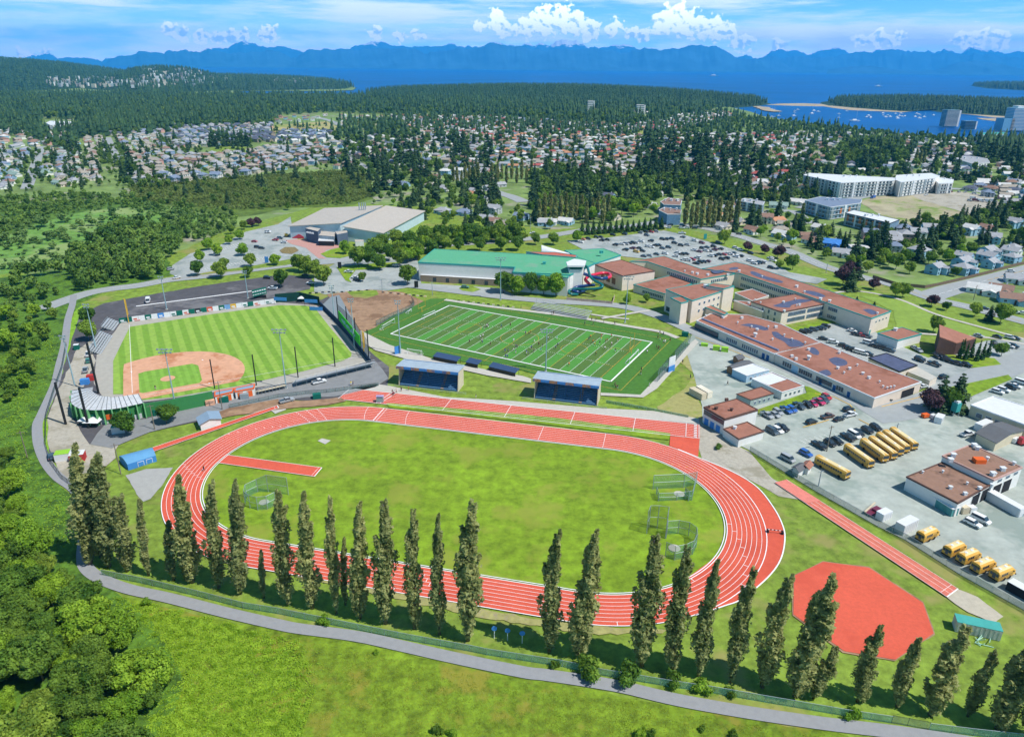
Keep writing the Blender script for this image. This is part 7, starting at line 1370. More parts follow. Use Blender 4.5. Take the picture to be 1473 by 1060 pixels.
# ---- vehicles
PAINT = {k: mat('car_paint_'+n, c, rough=.3, var=.02, spec=.6) for k, n, c in (('w', 'white', [.75, .75, .75]), ('k', 'black', [.018, .02, .024]), ('s', 'silver', [.36, .38, .4]), ('n', 'blue_grey', [.06, .09, .12]), ('b', 'blue', [.03, .12, .42]), ('r', 'red', [.45, .03, .04]), ('m', 'maroon', [.16, .025, .05]), ('y', 'yellow', [.65, .4, .03]), ('g', 'green', [.05, .2, .15]), ('o', 'orange', [.6, .2, .08]), ('R', 'crimson', [.5, .03, .12]), ('u', 'brown', [.16, .09, .07]))}
PN = {'w': 'white', 'k': 'black', 's': 'silver', 'n': 'grey', 'b': 'blue', 'r': 'red', 'm': 'maroon', 'y': 'yellow', 'g': 'green', 'o': 'orange', 'R': 'crimson', 'u': 'brown'}
M_tyre = mat('tyre_rubber', [.02, .02, .02], var=.1); M_lamp = mat('lamp_lens', [.7, .7, .68], rough=.2, var=.02); M_tail = mat('tail_lens', [.4, .02, .02], rough=.3)
PROF = {  # body and glasshouse outlines, x forward, metres
 'c': (4.5, 1.76, [(-2.22, .35), (-2.25, .8), (-2.1, .95), (-1.5, 1.0), (.85, .95), (1.9, .78), (2.22, .62), (2.2, .32)], [(-1.75, .98), (-1.05, 1.42), (.2, 1.44), (1.0, .96)]),
 's': (4.6, 1.86, [(-2.28, .4), (-2.3, 1.0), (-2.2, 1.08), (-1.5, 1.1), (1.0, 1.08), (2.0, .95), (2.28, .8), (2.25, .38)], [(-2.15, 1.08), (-1.85, 1.66), (.35, 1.68), (1.1, 1.08)]),
 'p': (5.7, 1.95, [(-2.8, .5), (-2.85, 1.05), (-2.8, 1.12), (-.9, 1.12), (1.2, 1.12), (2.5, 1.05), (2.85, .85), (2.8, .42)], [(-.85, 1.1), (-.7, 1.78), (.75, 1.8), (1.45, 1.1)]),
 'v': (5.1, 1.95, [(-2.5, .4), (-2.55, 1.15), (-2.5, 1.25), (-1.5, 1.25), (1.4, 1.2), (2.2, .98), (2.5, .8), (2.48, .38)], [(-2.45, 1.22), (-2.3, 1.92), (.9, 1.94), (1.75, 1.15)]),
 't': (6.5, 2.1, [(-3.1, .5), (-3.15, 1.1), (-3.1, 1.3), (-1.5, 1.3), (1.9, 1.3), (2.9, 1.15), (3.2, .9), (3.15, .42)], [(-3.1, 1.28), (-3.05, 2.6), (1.4, 2.6), (2.2, 1.25)])}
def side_extrude(m, prof, w, mi, w2=None):
    n = len(prof); w2 = w2 or [w]*n; V = [(x, -w2[i]/2, z) for i, (x, z) in enumerate(prof)]+[(x, w2[i]/2, z) for i, (x, z) in enumerate(prof)]
    m.add(V, [tuple(range(n))[::-1], tuple(range(n, 2*n))]+[(i, (i+1) % n, n+(i+1) % n, n+i) for i in range(n)], mi)
VM = {}
def car_parts(ty):
    if ty in VM: return VM[ty]
    L, w, body, gh = PROF[ty]; b = MB(); side_extrude(b, body[::-1], w, 0, [w*.94, w*.96, w, w, w, w, w*.97, w*.94])
    g = MB(); side_extrude(g, gh[::-1], w, 0, [w*.92, w*.80, w*.80, w*.92])
    r = MB(); x0, x1, zt = gh[1][0]+.05, gh[2][0]-.02, gh[1][1]; r.box(((x0+x1)/2, 0, zt-.02), (x1-x0+.1, w*.80, .07), 0)
    if ty == 't': r.box((-1., 0, 1.4), (4.1, w*.97, 1.24))
    if ty == 'p': r.box((-1.85, w*.45, 1.1), (1.9, .1, .1)); r.box((-1.85, -w*.45, 1.1), (1.9, .1, .1)); g.box((-1.85, 0, 1.125), (1.75, w*.82, .02))
    for s_ in (-1, 1): r.box((gh[3][0]-.3, s_*w*.53, gh[3][1]), (.18, .22, .16))
    wh = []
    for x in (-L*.31, L*.31):
        for s_ in (-1, 1): q = MB(); q.tube([(x, s_*(w/2-.2), .34), (x, s_*(w/2+.02), .34)], .34, 10); q.tube([(x, s_*(w/2), .34), (x, s_*(w/2+.03), .34)], .2, 8, 1); wh.append(q)
    l = MB(); t_ = MB()
    for s_ in (-1, 1): l.box((L/2-.12, s_*w*.36, .62), (.22, .36, .14)); t_.box((-L/2+.02, s_*w*.38, .78), (.1, .28, .16))
    VM[ty] = (b, g, r, wh, l, t_); return VM[ty]
VMM = {}
def vehicle(x, y, col, ty, rz, near, label, cat='car', group=None, s=1.):
    g = G(x, y) if not isinstance(x, Vector) else x
    key = (ty, col, near); b, gl, r, wh, l, t_ = car_parts(ty)
    if key not in VMM:
        if near: VMM[key] = (b.mesh('body', PAINT[col]), gl.mesh('window', M_glass), r.mesh('roof', PAINT[col]), [q.mesh('wheel', [M_tyre, M_gst]) for q in wh], l.mesh('headlight', M_lamp), t_.mesh('tail_light', M_tail))
        else:
            m = MB(); m.add(b.v, b.f, 0); m.add(gl.v, gl.f, 1); m.add(r.v, r.f, 0)
            for q in wh: m.add(q.v, q.f, 2)
            m.add(l.v, l.f, 3); VMM[key] = m.mesh('car', [PAINT[col], M_glass, M_tyre, M_lamp])
    q = VMM[key]; nm = {'p': 'pickup_truck', 'v': 'parked_van', 't': 'delivery_van'}.get(ty, 'parked_car')
    loc = (g.x, g.y, Z5+.03)
    if not near: o = place(nm, q, loc, rz, s); tag(o, label, cat, group); return o
    o = bpy.data.objects.new(nm, None); COL.objects.link(o); o.location = loc; o.rotation_euler.z = rz; o.scale = (s,)*3; tag(o, label, cat, group)
    def c2(n_, me, p_): k = bpy.data.objects.new(n_, me); COL.objects.link(k); k.parent = p_; return k
    bd = c2('body', q[0], o); c2('window', q[1], o); c2('roof', q[2], o); c2('headlights', q[4], bd); c2('tail_lights', q[5], bd)
    for k in q[3]: c2('wheel', k, o)
    return o
TYN = {'c': 'car', 's': 'hatchback', 'p': 'pickup', 'v': 'van', 't': 'delivery van'}
def cars(txt, ox, oy, sc, where, hd, near, group, rows=None, tys='csscs'):
    it = []
    for i, e in enumerate(txt.split()):
        q = e.split(','); x, y = ox+float(q[0])/sc, oy+float(q[1])/sc; col = q[2]; ty = q[3] if len(q) > 3 and q[3] in PROF else R.choice(tys); d = hd
        if len(q) > 4: d = HD[q[4]]
        rz = rzp((x, y), (x+d[0]*12, y+d[1]*12))+R.uniform(-.04, .04)
        if R.random() < .4 and not near: rz += math.pi
        o = vehicle(x, y, col, ty, rz, near, 'x', 'car' if ty in 'cs' else 'truck' if ty == 'p' else 'van', group); it.append([o, PN[col]+' '+TYN[ty], x, y])
    autolabel(it, where, rows=rows); return it
HD = {'A': (1, .62), 'B': (1, -.22), 'C': (1, .5), 'D': (1, .35), 'U': (.25, -1), 'N': (-.2, -1), 'E': (1, 0), 'W': (1, .12)}
cars('''345,505,o 390,502,k 328,530,w 460,490,k 495,487,k 505,515,k 553,510,k 600,470,k 697,462,n 832,450,s 880,443,k 925,443,r 968,440,s 885,472,n 620,553,k 675,547,w 710,545,s 742,541,k 770,537,k 792,535,w 840,525,w 920,520,k 705,595,k 765,583,m 797,612,y 823,582,k 850,605,k 895,567,w 925,570,w 960,558,k 990,556,k 1018,582,n 1070,575,n 1018,505,k 1050,505,k 1100,503,n 1120,538,k 1175,558,k,s 1228,553,s 1190,487,n 1290,517,w 1283,598,w 1145,620,w 1185,632,k 1220,630,k 1130,650,w 1200,680,w 1235,685,w 1272,680,r 1300,710,k 1040,628,w 968,632,n 860,650,n 910,645,s''', 780, 260, 5.892, 'in big car park', (1, .18), False, 'cars in the big car park', 5)
cars('''55,537,m 195,535,n 60,583,k 100,575,n 90,603,w 124,605,s 155,568,k 165,595,m 215,588,k 35,610,m 340,580,w 380,597,w 470,625,k 130,647,w 162,645,k 205,635,k 243,635,r 275,628,w 300,632,w 322,623,n 345,653,w 385,648,k 20,662,w 225,675,k 265,667,k 45,700,k 75,697,k 105,693,m 15,710,k 460,690,w 498,710,w 524,710,n 548,706,k 574,703,w 635,668,w 658,687,w 640,748,k''', 1000, 260, 5.892, 'in right part of car park', (1, .22), False, 'cars in the big car park', 4)
cars('''1035,375,k,s,E 1085,385,k 1185,392,n 1180,410,w 1225,408,w 1290,412,k 1070,408,w 1185,455,w,p 510,248,k''', 780, 260, 5.892, 'on the road behind the car park', (1, .05), False, 'cars on the upper road', 1)
cars('''370,460,k 605,272,k 900,335,w,v''', 1000, 260, 5.892, 'beside the garden houses', (1, .1), False, 'cars by the houses', 1)
cars('''110,370,s,p 153,367,s,c 168,353,s,s 212,342,b,p 242,338,b,s 280,320,n,p 325,315,k,s 355,308,R,c 385,297,R,p 412,290,n,s 425,273,r,s''', 1073, 500, 3.6825, 'in yard row by the grass strip', (1, .62), True, 'cars in the bus yard')
cars('''345,405,k,s 430,376,u,p 490,390,k,c 550,367,w,p 540,338,k,s''', 1073, 500, 3.6825, 'in middle of the yard', (1, -.25), True, 'cars in the bus yard', 1)
cars('''137,455,n,v 167,450,w,s 190,437,k,p''', 1073, 500, 3.6825, 'right beside the clubhouse', (1, .6), True, 'cars in the bus yard', 1)
cars('''220,602,s,v 315,573,b,s 385,530,k,p 443,518,k,s 480,508,k,s 537,487,k,p 570,475,w,v 592,466,k,s 640,450,k,s 685,435,k,s''', 1073, 500, 3.6825, 'in long line above the buses', (1, .55), True, 'cars in the bus yard', 1)
cars('''745,288,k,c,B 895,222,k,c,A 938,215,w,c,B 1045,165,k,s,B 920,75,k,s,D 995,97,k,p,D 1015,52,k,s 1050,65,k,s 1070,78,k,s 1098,88,k,c 1125,95,k,s 1165,101,k,s''', 1073, 500, 3.6825, 'at the school wing end', (1, .3), True, 'cars behind the classroom wing', 2)
cars('''1035,587,k 1070,582,k 1120,568,n 1165,560,k 1195,553,n 1222,540,k 1200,645,k 1285,675,w 1370,705,k 1420,725,k 1455,740,k''', 980, 380, 5.892, 'in the courtyard car park', (1, .15), True, 'cars in the courtyard car park', 2)
cars('''15,578,w 45,607,k 92,615,r 140,625,n 150,683,w,v 205,705,k 262,722,k 295,730,k 335,745,n 65,758,w 108,770,w 152,775,k 540,725,s,c,A 578,745,s,c,A 585,818,k 735,797,k,c,A 770,805,k,s,A 1085,620,s 1245,630,k 1350,635,w 1398,642,k 1220,690,k,s,A 1345,710,w 1380,710,k''', 1223, 380, 5.892, 'in right school car park', (1, .25), True, 'cars in the right school car park', 2)
cars('''1360,70,w,s 1135,387,n,c 1400,420,w,c 1450,425,w,c''', 1223, 380, 5.892, 'on the right hand streets', (1, .1), False, 'cars on the right hand streets', 1)
cars('''1170,470,w,p,B 1330,245,w,s 1362,235,w,s 1402,220,k,s 1425,214,w,c 1455,195,w,v 1197,945,w,s,C 1240,925,w,v,C 1432,872,w,v,C''', 1073, 500, 3.6825, 'at right edge of the depot', (1, .3), True, 'vehicles at the depot')
cars('''60,328,r 75,358,k 98,363,k 130,278,w 170,320,r 195,310,n 215,333,w 558,490,w,p 590,520,w 603,532,k,s 808,456,w 128,521,k 330,508,k 360,550,w,p 155,578,w,p 1175,572,g,s''', 350, 260, 3.6825, 'near the arena roads', (1, .05), False, 'cars near the arena')
cars('''938,447,w 1150,322,w 787,572,w,t,U 470,855,w,p,U 470,890,g,s,U 455,940,s,p,U 905,402,s,s 1420,203,w,s''', 0, 280, 3.6825, 'left of the ballpark', (1, -.2), True, 'cars around the ballpark', 2)
cars('''53,332,n,s,N''', 60, 570, 3.6825, 'alone on the gravel by the path', (.3, -1), True, 'cars around the ballpark', 1); cars('''403,192,w,p 232,292,s,p''', 350, 500, 3.6825, 'on the roadway below the stadium', (1, -.25), True, 'cars around the ballpark', 1)
cars('''330,130,k 365,126,k 400,120,k 440,112,k 490,106,k 520,102,k 190,152,b,t 640,128,w 850,102,m 920,103,s 975,103,s''', 1223, 260, 5.892, 'along the apartment street', (1, -.12), False, 'cars on the apartment street', 1)
cars('''1040,160,w,t 1060,178,m,t 1105,182,w,t 1148,182,w,t 1212,182,w,t 1292,197,w,t 740,98,w,t 1050,118,w,v 1220,132,k,s 1280,155,w,s 1010,178,s,s 1170,190,w,s''', 1223, 260, 5.892, 'on the gravel lot', (1, .1), False, 'campers on the gravel lot', 2)
cars('''243,285,w,s''', 700, 260, 3.6825, 'alone on the road before the garden houses', (1, 0), False, 'cars on the upper road', 1)
cars('''170,425,k 192,435,k 210,437,w 155,460,w 700,492,b,v 790,483,w,v 1050,655,w''', 470, 150, 5.892, 'among the middle houses', (1, .5), False, 'cars among the middle houses', 1)
# yellow buses
M_by = mat('bus_yellow', '#eab44a', var=.03, rough=.4, spec=.5); M_bk = mat('bus_black', [.02, .02, .02], var=.05)
def bus_mesh(L, hood):
    w = 2.5; h = 3.1; b = MB(); x0 = -L/2; x1 = L/2-(1.6 if hood else 0)
    sec = [(-w/2, .55), (-w/2, 2.55), (-w/2+.35, 3.0), (0, 3.12), (w/2-.35, 3.0), (w/2, 2.55), (w/2, .55)]
    V = [(x0, y, z) for y, z in sec]+[(x1, y*.98, z-.05) for y, z in sec]; n = len(sec); b.add(V, [tuple(range(n)), tuple(range(n, 2*n))[::-1]]+[((i+1) % n, i, n+i, n+(i+1) % n) for i in range(n)])
    if hood: b.box((x1+.75, 0, .55), (1.65, 2.1, 1.15), taper=.8, tx=.95)
    wi = []
    nw = int((x1-x0-2.2)/.85)
    for s_ in (-1, 1):
        for i in range(nw): m = MB(); m.box((x0+1.0+i*.85+.35, s_*w/2, 1.75), (.66, .06, .62)); wi.append(m)
    ws = MB(); ws.box((x1, 0, 1.55), (.08, 2.15, 1.1)); rw = MB()
    for s_ in (-1, 1): rw.box((x0, s_*.75, 1.6), (.08, .6, .8))
    rw.box((x0, 0, .9), (.08, .8, 1.5)); st = MB()
    for s_ in (-1, 1):
        for z in (.75, 1.2, 1.6): st.box(((x0+x1)/2, s_*(w/2+.01), z), (x1-x0-.1, .03, .07))
    wh = []
    for x in (x0+2.6, x1-(.9 if hood else 2.2)+(.0)):
        for s_ in (-1, 1): q = MB(); q.tube([(x, s_*(w/2-.35), .5), (x, s_*(w/2+.03), .5)], .5, 12); wh.append(q)
    hd = MB(); fx = x1+(1.6 if hood else .04)
    for s_ in (-1, 1): hd.box((fx-.02, s_*.85, .85), (.1, .3, .25))
    ha = MB()
    for t_ in (.3, .7): ha.box((x0+(x1-x0)*t_, 0, 3.1), (.7, .7, .1))
    bp = MB(); bp.box((fx, 0, .4), (.2, 2.4, .3)); bp.box((x0-.02, 0, .4), (.2, 2.4, .3))
    mir = MB()
    mir.box((x1-.1, -1.34, 1.9), (.1, .2, .4)); mir2 = MB().box((x1-.1, 1.34, 1.9), (.1, .2, .4)); rc = MB().box(((x0+x1)/2, 0, 3.0), (x1-x0-.1, 1.7, .13), taper=.5)
    return [('body', b.mesh('body', M_by))]+[('window', q.mesh('window', M_glass)) for q in wi]+[('windscreen', ws.mesh('ws', M_glass)), ('rear_window', rw.mesh('rw', M_glass)), ('stripe', st.mesh('st', M_bk)), ('headlight', hd.mesh('hd', M_lamp)), ('roof_hatch', ha.mesh('ha', M_wm)), ('bumper', bp.mesh('bp', M_bk)), ('mirror', mir.mesh('mi', M_bk)), ('mirror', mir2.mesh('mi', M_bk)), ('roof', rc.mesh('rc', mat('bus_roof_cream', '#f4dca4', var=.04)))]+[('wheel', q.mesh('wheel', M_tyre)) for q in wh]
BL, BS = bus_mesh(11.6, False), bus_mesh(7.2, True); M_byp = mat('faded_bus_yellow', '#f2cf8c', var=.03, rough=.4)
def bus(kind, a, b, label, group):
    A, B = G(*a), G(*b); g = (A+B)/2; o = bpy.data.objects.new('school_bus', None); COL.objects.link(o); o.location = (g.x, g.y, Z5); o.rotation_euler.z = math.atan2((B-A).y, (B-A).x); tag(o, label, 'bus', group)
    for nm, me in kind: k = bpy.data.objects.new(nm, me); COL.objects.link(k); k.parent = o
    occd(g.x, g.y, 6); return o
gb = 'long yellow buses in the depot yard'
# ends: rear (upper left) and front (lower right) on the ground
for i, (a, b, lab) in enumerate((((1173, 667), (1219, 692), 'lone yellow bus nearest the small sheds, apart from the others'), ((1217, 651), (1251, 675), 'leftmost yellow bus of the slanted row'), ((1240, 643), (1272, 667), 'second yellow bus of the slanted row from the left'), ((1252, 640), (1284, 663), 'third yellow bus of the slanted row from the left'), ((1262, 634), (1294, 658), 'fourth yellow bus of the slanted row from the left'), ((1271, 630), (1303, 654), 'fifth yellow bus of the slanted row from the left'), ((1281, 626), (1315, 650), 'rightmost yellow bus of the slanted row'))): bus(BL, a, b, lab, gb)
for a, b, lab in (((1318, 782), (1348, 769), 'short yellow bus next to the white box trailer'), ((1357, 803), (1386, 790), 'first short yellow bus of the group of four by the fence'), ((1376, 814), (1408, 801), 'second short yellow bus of the group of four'), ((1397, 827), (1429, 814), 'third short yellow bus of the group of four'), ((1423, 838), (1457, 824), 'last short yellow bus nearest the right edge')): bus(BS, a, b, lab, 'short yellow buses by the lower fence')
# assorted yard machines
def blob(name, label, cat, x, y, boxes):
    g = G(x, y); t = thing(name, label, cat, g)
    for nm, c_, d, m_, rz in boxes: MB().box((g.x+c_[0], g.y+c_[1], c_[2]), d, rz=rz).build(nm, m_, t)
blob('excavator', 'small yellow excavator at the arena wall', 'excavator', 412, 341, [('tracks', (0, 0, .1), (3, 2.4, .8), M_tyre, 0), ('cab', (0, 0, .9), (2.2, 2., 1.8), PAINT['y'], .3), ('boom', (2.2, 0, 1.5), (3.2, .4, .4), PAINT['y'], .2), ('bucket', (3.8, .2, .5), (.8, .9, 1.1), M_tyre, 0)])
blob('flatbed_trailer', 'red flatbed trailer loaded with timber by the lower yard fence', 'trailer', 1256, 738, [('deck', (0, 0, .7), (6, 2.3, .25), PAINT['m'], .55), ('timber', (-.5, 1.4, .95), (7, .5, .3), M_tan, .75), ('load', (1, 0, .95), (2.4, 1.8, .6), PAINT['m'], .55)]+[('wheel', (dx, dy, 0), (.7, .3, .7), M_tyre, .55) for dx, dy in ((-1, -1.2), (.6, -.4))])
blob('storage_silo', 'teal and white silo frame in the yard behind the conifer', 'silo', 1372, 598, [('tank', (0, 0, 2), (2.2, 2.2, 3.4), M_teal, .4), ('hopper', (0, 0, 5.4), (1.6, 1.6, .8), M_wm, .4)]+[('leg', (dx, dy, 0), (.2, .2, 2), M_gst, 0) for dx, dy in ((-1, -1), (1, -1), (1, 1), (-1, 1))])
blob('road_machine', 'orange and white road machines in the storage yard', 'machine', 1330, 601, [('body', (0, 0, .4), (2.4, 1.6, 1.3), M_org, .3), ('tank', (2.6, -.4, .3), (1.8, 1.4, 1.3), M_wm, .5), ('wheels', (0, 0, .0), (2., 1.8, .5), M_tyre, .3)])
blob('tractor', 'red tractor beside the dark gabled shed', 'tractor', 1470, 640, [('body', (0, 0, .6), (3, 1.6, 1.2), PAINT['r'], .3), ('cab', (-.6, 0, 1.8), (1.4, 1.5, 1.2), PAINT['r'], .3), ('wheels', (0, 0, 0), (2.8, 2., .9), M_tyre, .3)]); blob('fuel_tank', 'white fuel tank near the red tractor', 'tank', 1458, 637, [('tank', (0, 0, .5), (2.6, 1.7, 1.6), M_wm, .6), ('cradle', (0, 0, 0), (2., 1.4, .5), M_gst, .6)])
blob('propane_tank', 'cream round tank at the bus garage corner', 'tank', 1385, 738, [('tank', (0, 0, .3), (2, 1.8, 2.1), M_tan, .2), ('cage', (2.6, .6, 0), (2, 1.8, 2.), M_wm, .2)])
# ---- people
SKIN = mat('skin', [.45, .26, .17], var=.05); CL = {'w': mat('cloth_white', [.75, .75, .75]), 'k': mat('cloth_black', [.02, .02, .025]), 'b': mat('cloth_blue', [.03, .07, .25]), 'r': mat('cloth_red', [.55, .03, .03]), 'o': mat('cloth_orange', [.8, .2, .04]), 'y': mat('cloth_yellow', [.7, .55, .03]), 'm': mat('cloth_maroon', [.2, .02, .05]), 'c': mat('cloth_cyan', [.08, .45, .42]), 'p': mat('cloth_pink', [.7, .3, .35])}
CN = {'w': 'white', 'k': 'dark', 'b': 'blue', 'r': 'red', 'o': 'orange', 'y': 'yellow', 'm': 'maroon', 'c': 'turquoise', 'p': 'pink'}
PM = {}
def person_mesh(pose, top, bot):
    "one continuous figure: rings of a lofted torso, limbs grown from it with a skin"
    key = (pose, top, bot)
    if key in PM: return PM[key]
    ph = {'stand': (0, 0, .1), 'walk': (.32, -.28, .4), 'run': (.6, -.5, .8)}[pose]; J = {'hip': (0, 0, .95), 'wa': (0, 0, 1.1), 'ch': (.02, 0, 1.36), 'nk': (.03, 0, 1.52), 'hd': (.05, 0, 1.64), 'tp': (.05, 0, 1.75)}
    for s_, n_, f in ((-1, 'r', ph[0]), (1, 'l', ph[1])):
        J['h'+n_] = (0, s_*.1, .9); J['k'+n_] = (math.sin(f)*.45+(.05 if pose == 'run' else 0), s_*.11, .9-.44*math.cos(f)); kx = J['k'+n_]
        b_ = f-(.6 if pose == 'run' and f < 0 else .15 if pose == 'walk' and f < 0 else 0); J['a'+n_] = (kx[0]+math.sin(b_)*.42, s_*.11, max(.06, kx[2]-.42*math.cos(b_))); a_ = J['a'+n_]; J['t'+n_] = (a_[0]+.17, s_*.13, max(.03, a_[2]-.04))
        g_ = -f; J['s'+n_] = (.02, s_*.19, 1.43); J['e'+n_] = (math.sin(g_)*.28, s_*.26, 1.43-.28*math.cos(g_)); e_ = J['e'+n_]; c_ = g_+ph[2]; J['w'+n_] = (e_[0]+math.sin(c_)*.26, s_*.26, e_[2]-.26*math.cos(c_)); w_ = J['w'+n_]; J['f'+n_] = (w_[0]+math.sin(c_)*.13, s_*.25, w_[2]-.13*math.cos(c_))
    ks = list(J); Rd = dict(hip=.14, wa=.12, ch=.155, nk=.06, hd=.1, tp=.07)
    for n_ in 'rl': Rd.update({'h'+n_: .095, 'k'+n_: .065, 'a'+n_: .045, 't'+n_: .035, 's'+n_: .065, 'e'+n_: .045, 'w'+n_: .033, 'f'+n_: .03})
    E_ = [('hip', 'wa'), ('wa', 'ch'), ('ch', 'nk'), ('nk', 'hd'), ('hd', 'tp')]+[q for n_ in 'rl' for q in (('hip', 'h'+n_), ('h'+n_, 'k'+n_), ('k'+n_, 'a'+n_), ('a'+n_, 't'+n_), ('ch', 's'+n_), ('s'+n_, 'e'+n_), ('e'+n_, 'w'+n_), ('w'+n_, 'f'+n_))]
    me = bpy.data.meshes.new('person'); me.from_pydata([J[k] for k in ks], [(ks.index(a), ks.index(b)) for a, b in E_], []); o = bpy.data.objects.new('tmp', me); COL.objects.link(o); md = o.modifiers.new('s', 'SKIN')
    for k, v in zip(ks, me.skin_vertices[0].data): v.radius = (Rd[k],)*2; v.use_root = (k == 'hip')
    bpy.context.view_layer.update(); ev = o.evaluated_get(bpy.context.evaluated_depsgraph_get()); m2 = bpy.data.meshes.new_from_object(ev); bpy.data.objects.remove(o)
    for q in (CL[top], CL[bot], SKIN, mat('hair', [.03, .02, .015])): m2.materials.append(q)
    for f in m2.polygons:
        c_ = f.center; f.material_index = 3 if c_.z > 1.66 or (c_.z > 1.58 and c_.x < .0) else 2 if c_.z > 1.5 or c_.z < .48 or (abs(c_.y) > .21 and c_.z < 1.3) else 0 if c_.z > .98 else 1; f.use_smooth = True
    PM[key] = m2; return m2
def people(txt, ox, oy, sc, where, group, rows=None):
    it = []
    for e in txt.split():
        q = e.split(','); x, y = ox+float(q[0])/sc, oy+float(q[1])/sc; pose = R.choice(('stand', 'walk', 'run') if 'turf' in where else ('stand', 'walk')); bot = R.choice('kkwb')
        g = G(x, y+1.5); o = place('person', person_mesh(pose, q[2], bot), (g.x, g.y, Z5+.02), R.uniform(0, 6.28), 1.08); tag(o, 'x', 'person', group); it.append([o, {'stand': 'standing', 'walk': 'walking', 'run': 'running'}[pose]+' person in '+CN[q[2]]+' top', x, y])
    autolabel(it, where, rows=rows)
people('200,300,k 290,265,w 310,255,w 300,295,w 307,305,b 345,165,k 320,190,k 335,180,m 355,175,k 342,172,w 460,172,c 533,165,k 657,232,b 697,222,y 685,228,y 560,290,w 727,297,w 765,320,m 797,335,k 841,275,w 912,270,c 920,328,b 903,350,b 575,340,b 588,342,b 490,375,b 515,378,b 558,370,w 577,385,b 495,420,b 510,425,b 665,390,b 680,400,b 705,350,b 723,375,m 783,370,c 1185,260,o 1173,275,k 1205,300,o 1220,325,y 1226,305,y 1275,255,r 1273,280,y 1260,315,k 1308,295,r 1322,290,r 1355,255,r 1357,320,w 1405,290,r 1302,355,w 1230,397,y 1388,375,k 1010,487,o 370,320,k', 640, 440, 5.665, 'on turf', 'players on the turf field', 4)
people('870,70,k 885,68,k 1140,150,b 1207,155,k 1195,120,k 1230,118,k 1293,137,k 1383,150,k 620,18,k', 640, 440, 5.665, 'beside the far side of the pitch', 'people at the pitch side', 1)
people('1140,110,k 1168,120,k 1125,145,k 1142,160,k 1168,183,w 1182,180,w 1220,168,k 1115,222,k 1140,225,k 1127,232,m 1040,262,w 995,398,k 990,432,k 788,520,k 795,540,m 808,542,k 1057,523,w 1318,340,k 1380,457,k', 740, 460, 5.4556, 'at right pitch end', 'people at the right pitch end', 2)
people('475,635,k 485,655,m 495,645,w 518,628,p 570,605,k 647,600,r 38,545,y 60,540,k 1360,678,k', 500, 480, 7.365, 'around the sprint straight', 'people around the sprint straight', 1)
people('340,540,k 20,0,k', 220, 560, 4.603, 'jogging alone', 'people on the left bend', 1); people('390,372,k 76,318,k 1040,560,k', 980, 490, 5.892, 'in the school yard', 'people in the school yard', 1)
# ---- poles, lights, goals, cages, fences
def light_pole(b, t_, label, n_=8, w_=5., m_=None, name='floodlight'):
    g = G(*b); h = HT(b, t_); t = thing(name, label, 'floodlight', g, 'tall sports floodlights'); m_ = m_ or mat('pale_blue_pole', '#9cb8c0', var=.05, rough=.5)
    MB().tube([(g.x, g.y, 0), (g.x, g.y, h*.5), (g.x, g.y, h)], .3, 8, r1=.13).build('pole', m_, t); c_ = MB().box((g.x, g.y, h-.1), (w_, .18, .18)).box((g.x, g.y, h-1.3), (w_*.8, .18, .18)).build('crossarm', m_, t)
    for i in range(n_): r_ = i//((n_+1)//2); k = i % ((n_+1)//2); x = (k/((n_+1)//2-1)-.5)*w_*(1-.2*r_); MB().box((g.x+x, g.y-.3, h-.25-1.2*r_), (.55, .4, .6)).build('lamp_head', M_gst, t)
    MB().box((g.x, g.y, 0), (.9, .9, .6)).build('footing', M_conc, t); return t
for b, t_, lab, n_ in (((412, 560), (403, 474), 'tall floodlight behind first base bleachers', 8), ((785, 535), (785, 474), 'floodlight between the turf and right grandstand', 10), ((576, 510), (571, 433), 'floodlight with blue banner at the turf corner', 4), ((720, 432), (719, 371), 'floodlight in front of the pool hall', 8), ((899, 465), (903, 398), 'floodlight by the school gym at the turf side', 8), ((254, 592), (240, 502), 'floodlight rising from the green stadium wall', 8), ((139, 505), (124, 438), 'floodlight behind third base bleachers', 4), ((108, 556), (91, 483), 'thin floodlight left of the stadium by the path', 4), ((510, 500), (506, 430), 'floodlight behind the video board', 4), ((481, 458), (478, 411), 'floodlight at the top of right field', 4), ((240, 446), (231, 398), 'floodlight behind the left outfield wall', 4), ((357, 430), (351, 390), 'floodlight beside the scoreboard', 4)): light_pole(b, t_, lab, n_, 5 if n_ > 4 else 2.2)
for k, (b, t_) in enumerate((((95, 611), (80, 550)), ((128, 616), (117, 557)), ((142, 566), (126, 493)), ((309, 560), (302, 517)), ((369, 555), (361, 510)), ((429, 544), (424, 499)), ((482, 528), (477, 486)), ((531, 518), (528, 474)), ((512, 488), (510, 457)), ((500, 474), (497, 441)), ((487, 462), (483, 427)))):
    g = G(*b); h = HT(b, t_); t = thing('net_pole', ('thick ' if k < 3 else '')+'black net pole around the ballpark, %s in order round from the left' % od(k+1), 'pole', g, 'black net poles of the ballpark'); MB().tube([(g.x, g.y, 0), (g.x, g.y, h)], .42 if k < 3 else .24, 8).build('pole', M_dst, t); MB().box((g.x, g.y, 0), (1.6, 1.2, .15)).build('footing', M_conc, t)
def foul(b, t_, lab): g = G(*b); h = HT(b, t_); t = thing('foul_pole', lab, 'foul pole', g); MB().tube([(g.x, g.y, 0), (g.x, g.y, h)], .2, 8).build('pole', M_yel, t); MB().box((g.x+.35, g.y, h*.35), (.7, .08, h*.6)).build('screen', M_yel, t)
foul((185.5, 465), (180, 429), 'yellow foul pole at the left field corner'); foul((524, 513), (521, 476), 'yellow foul pole at the right field corner')
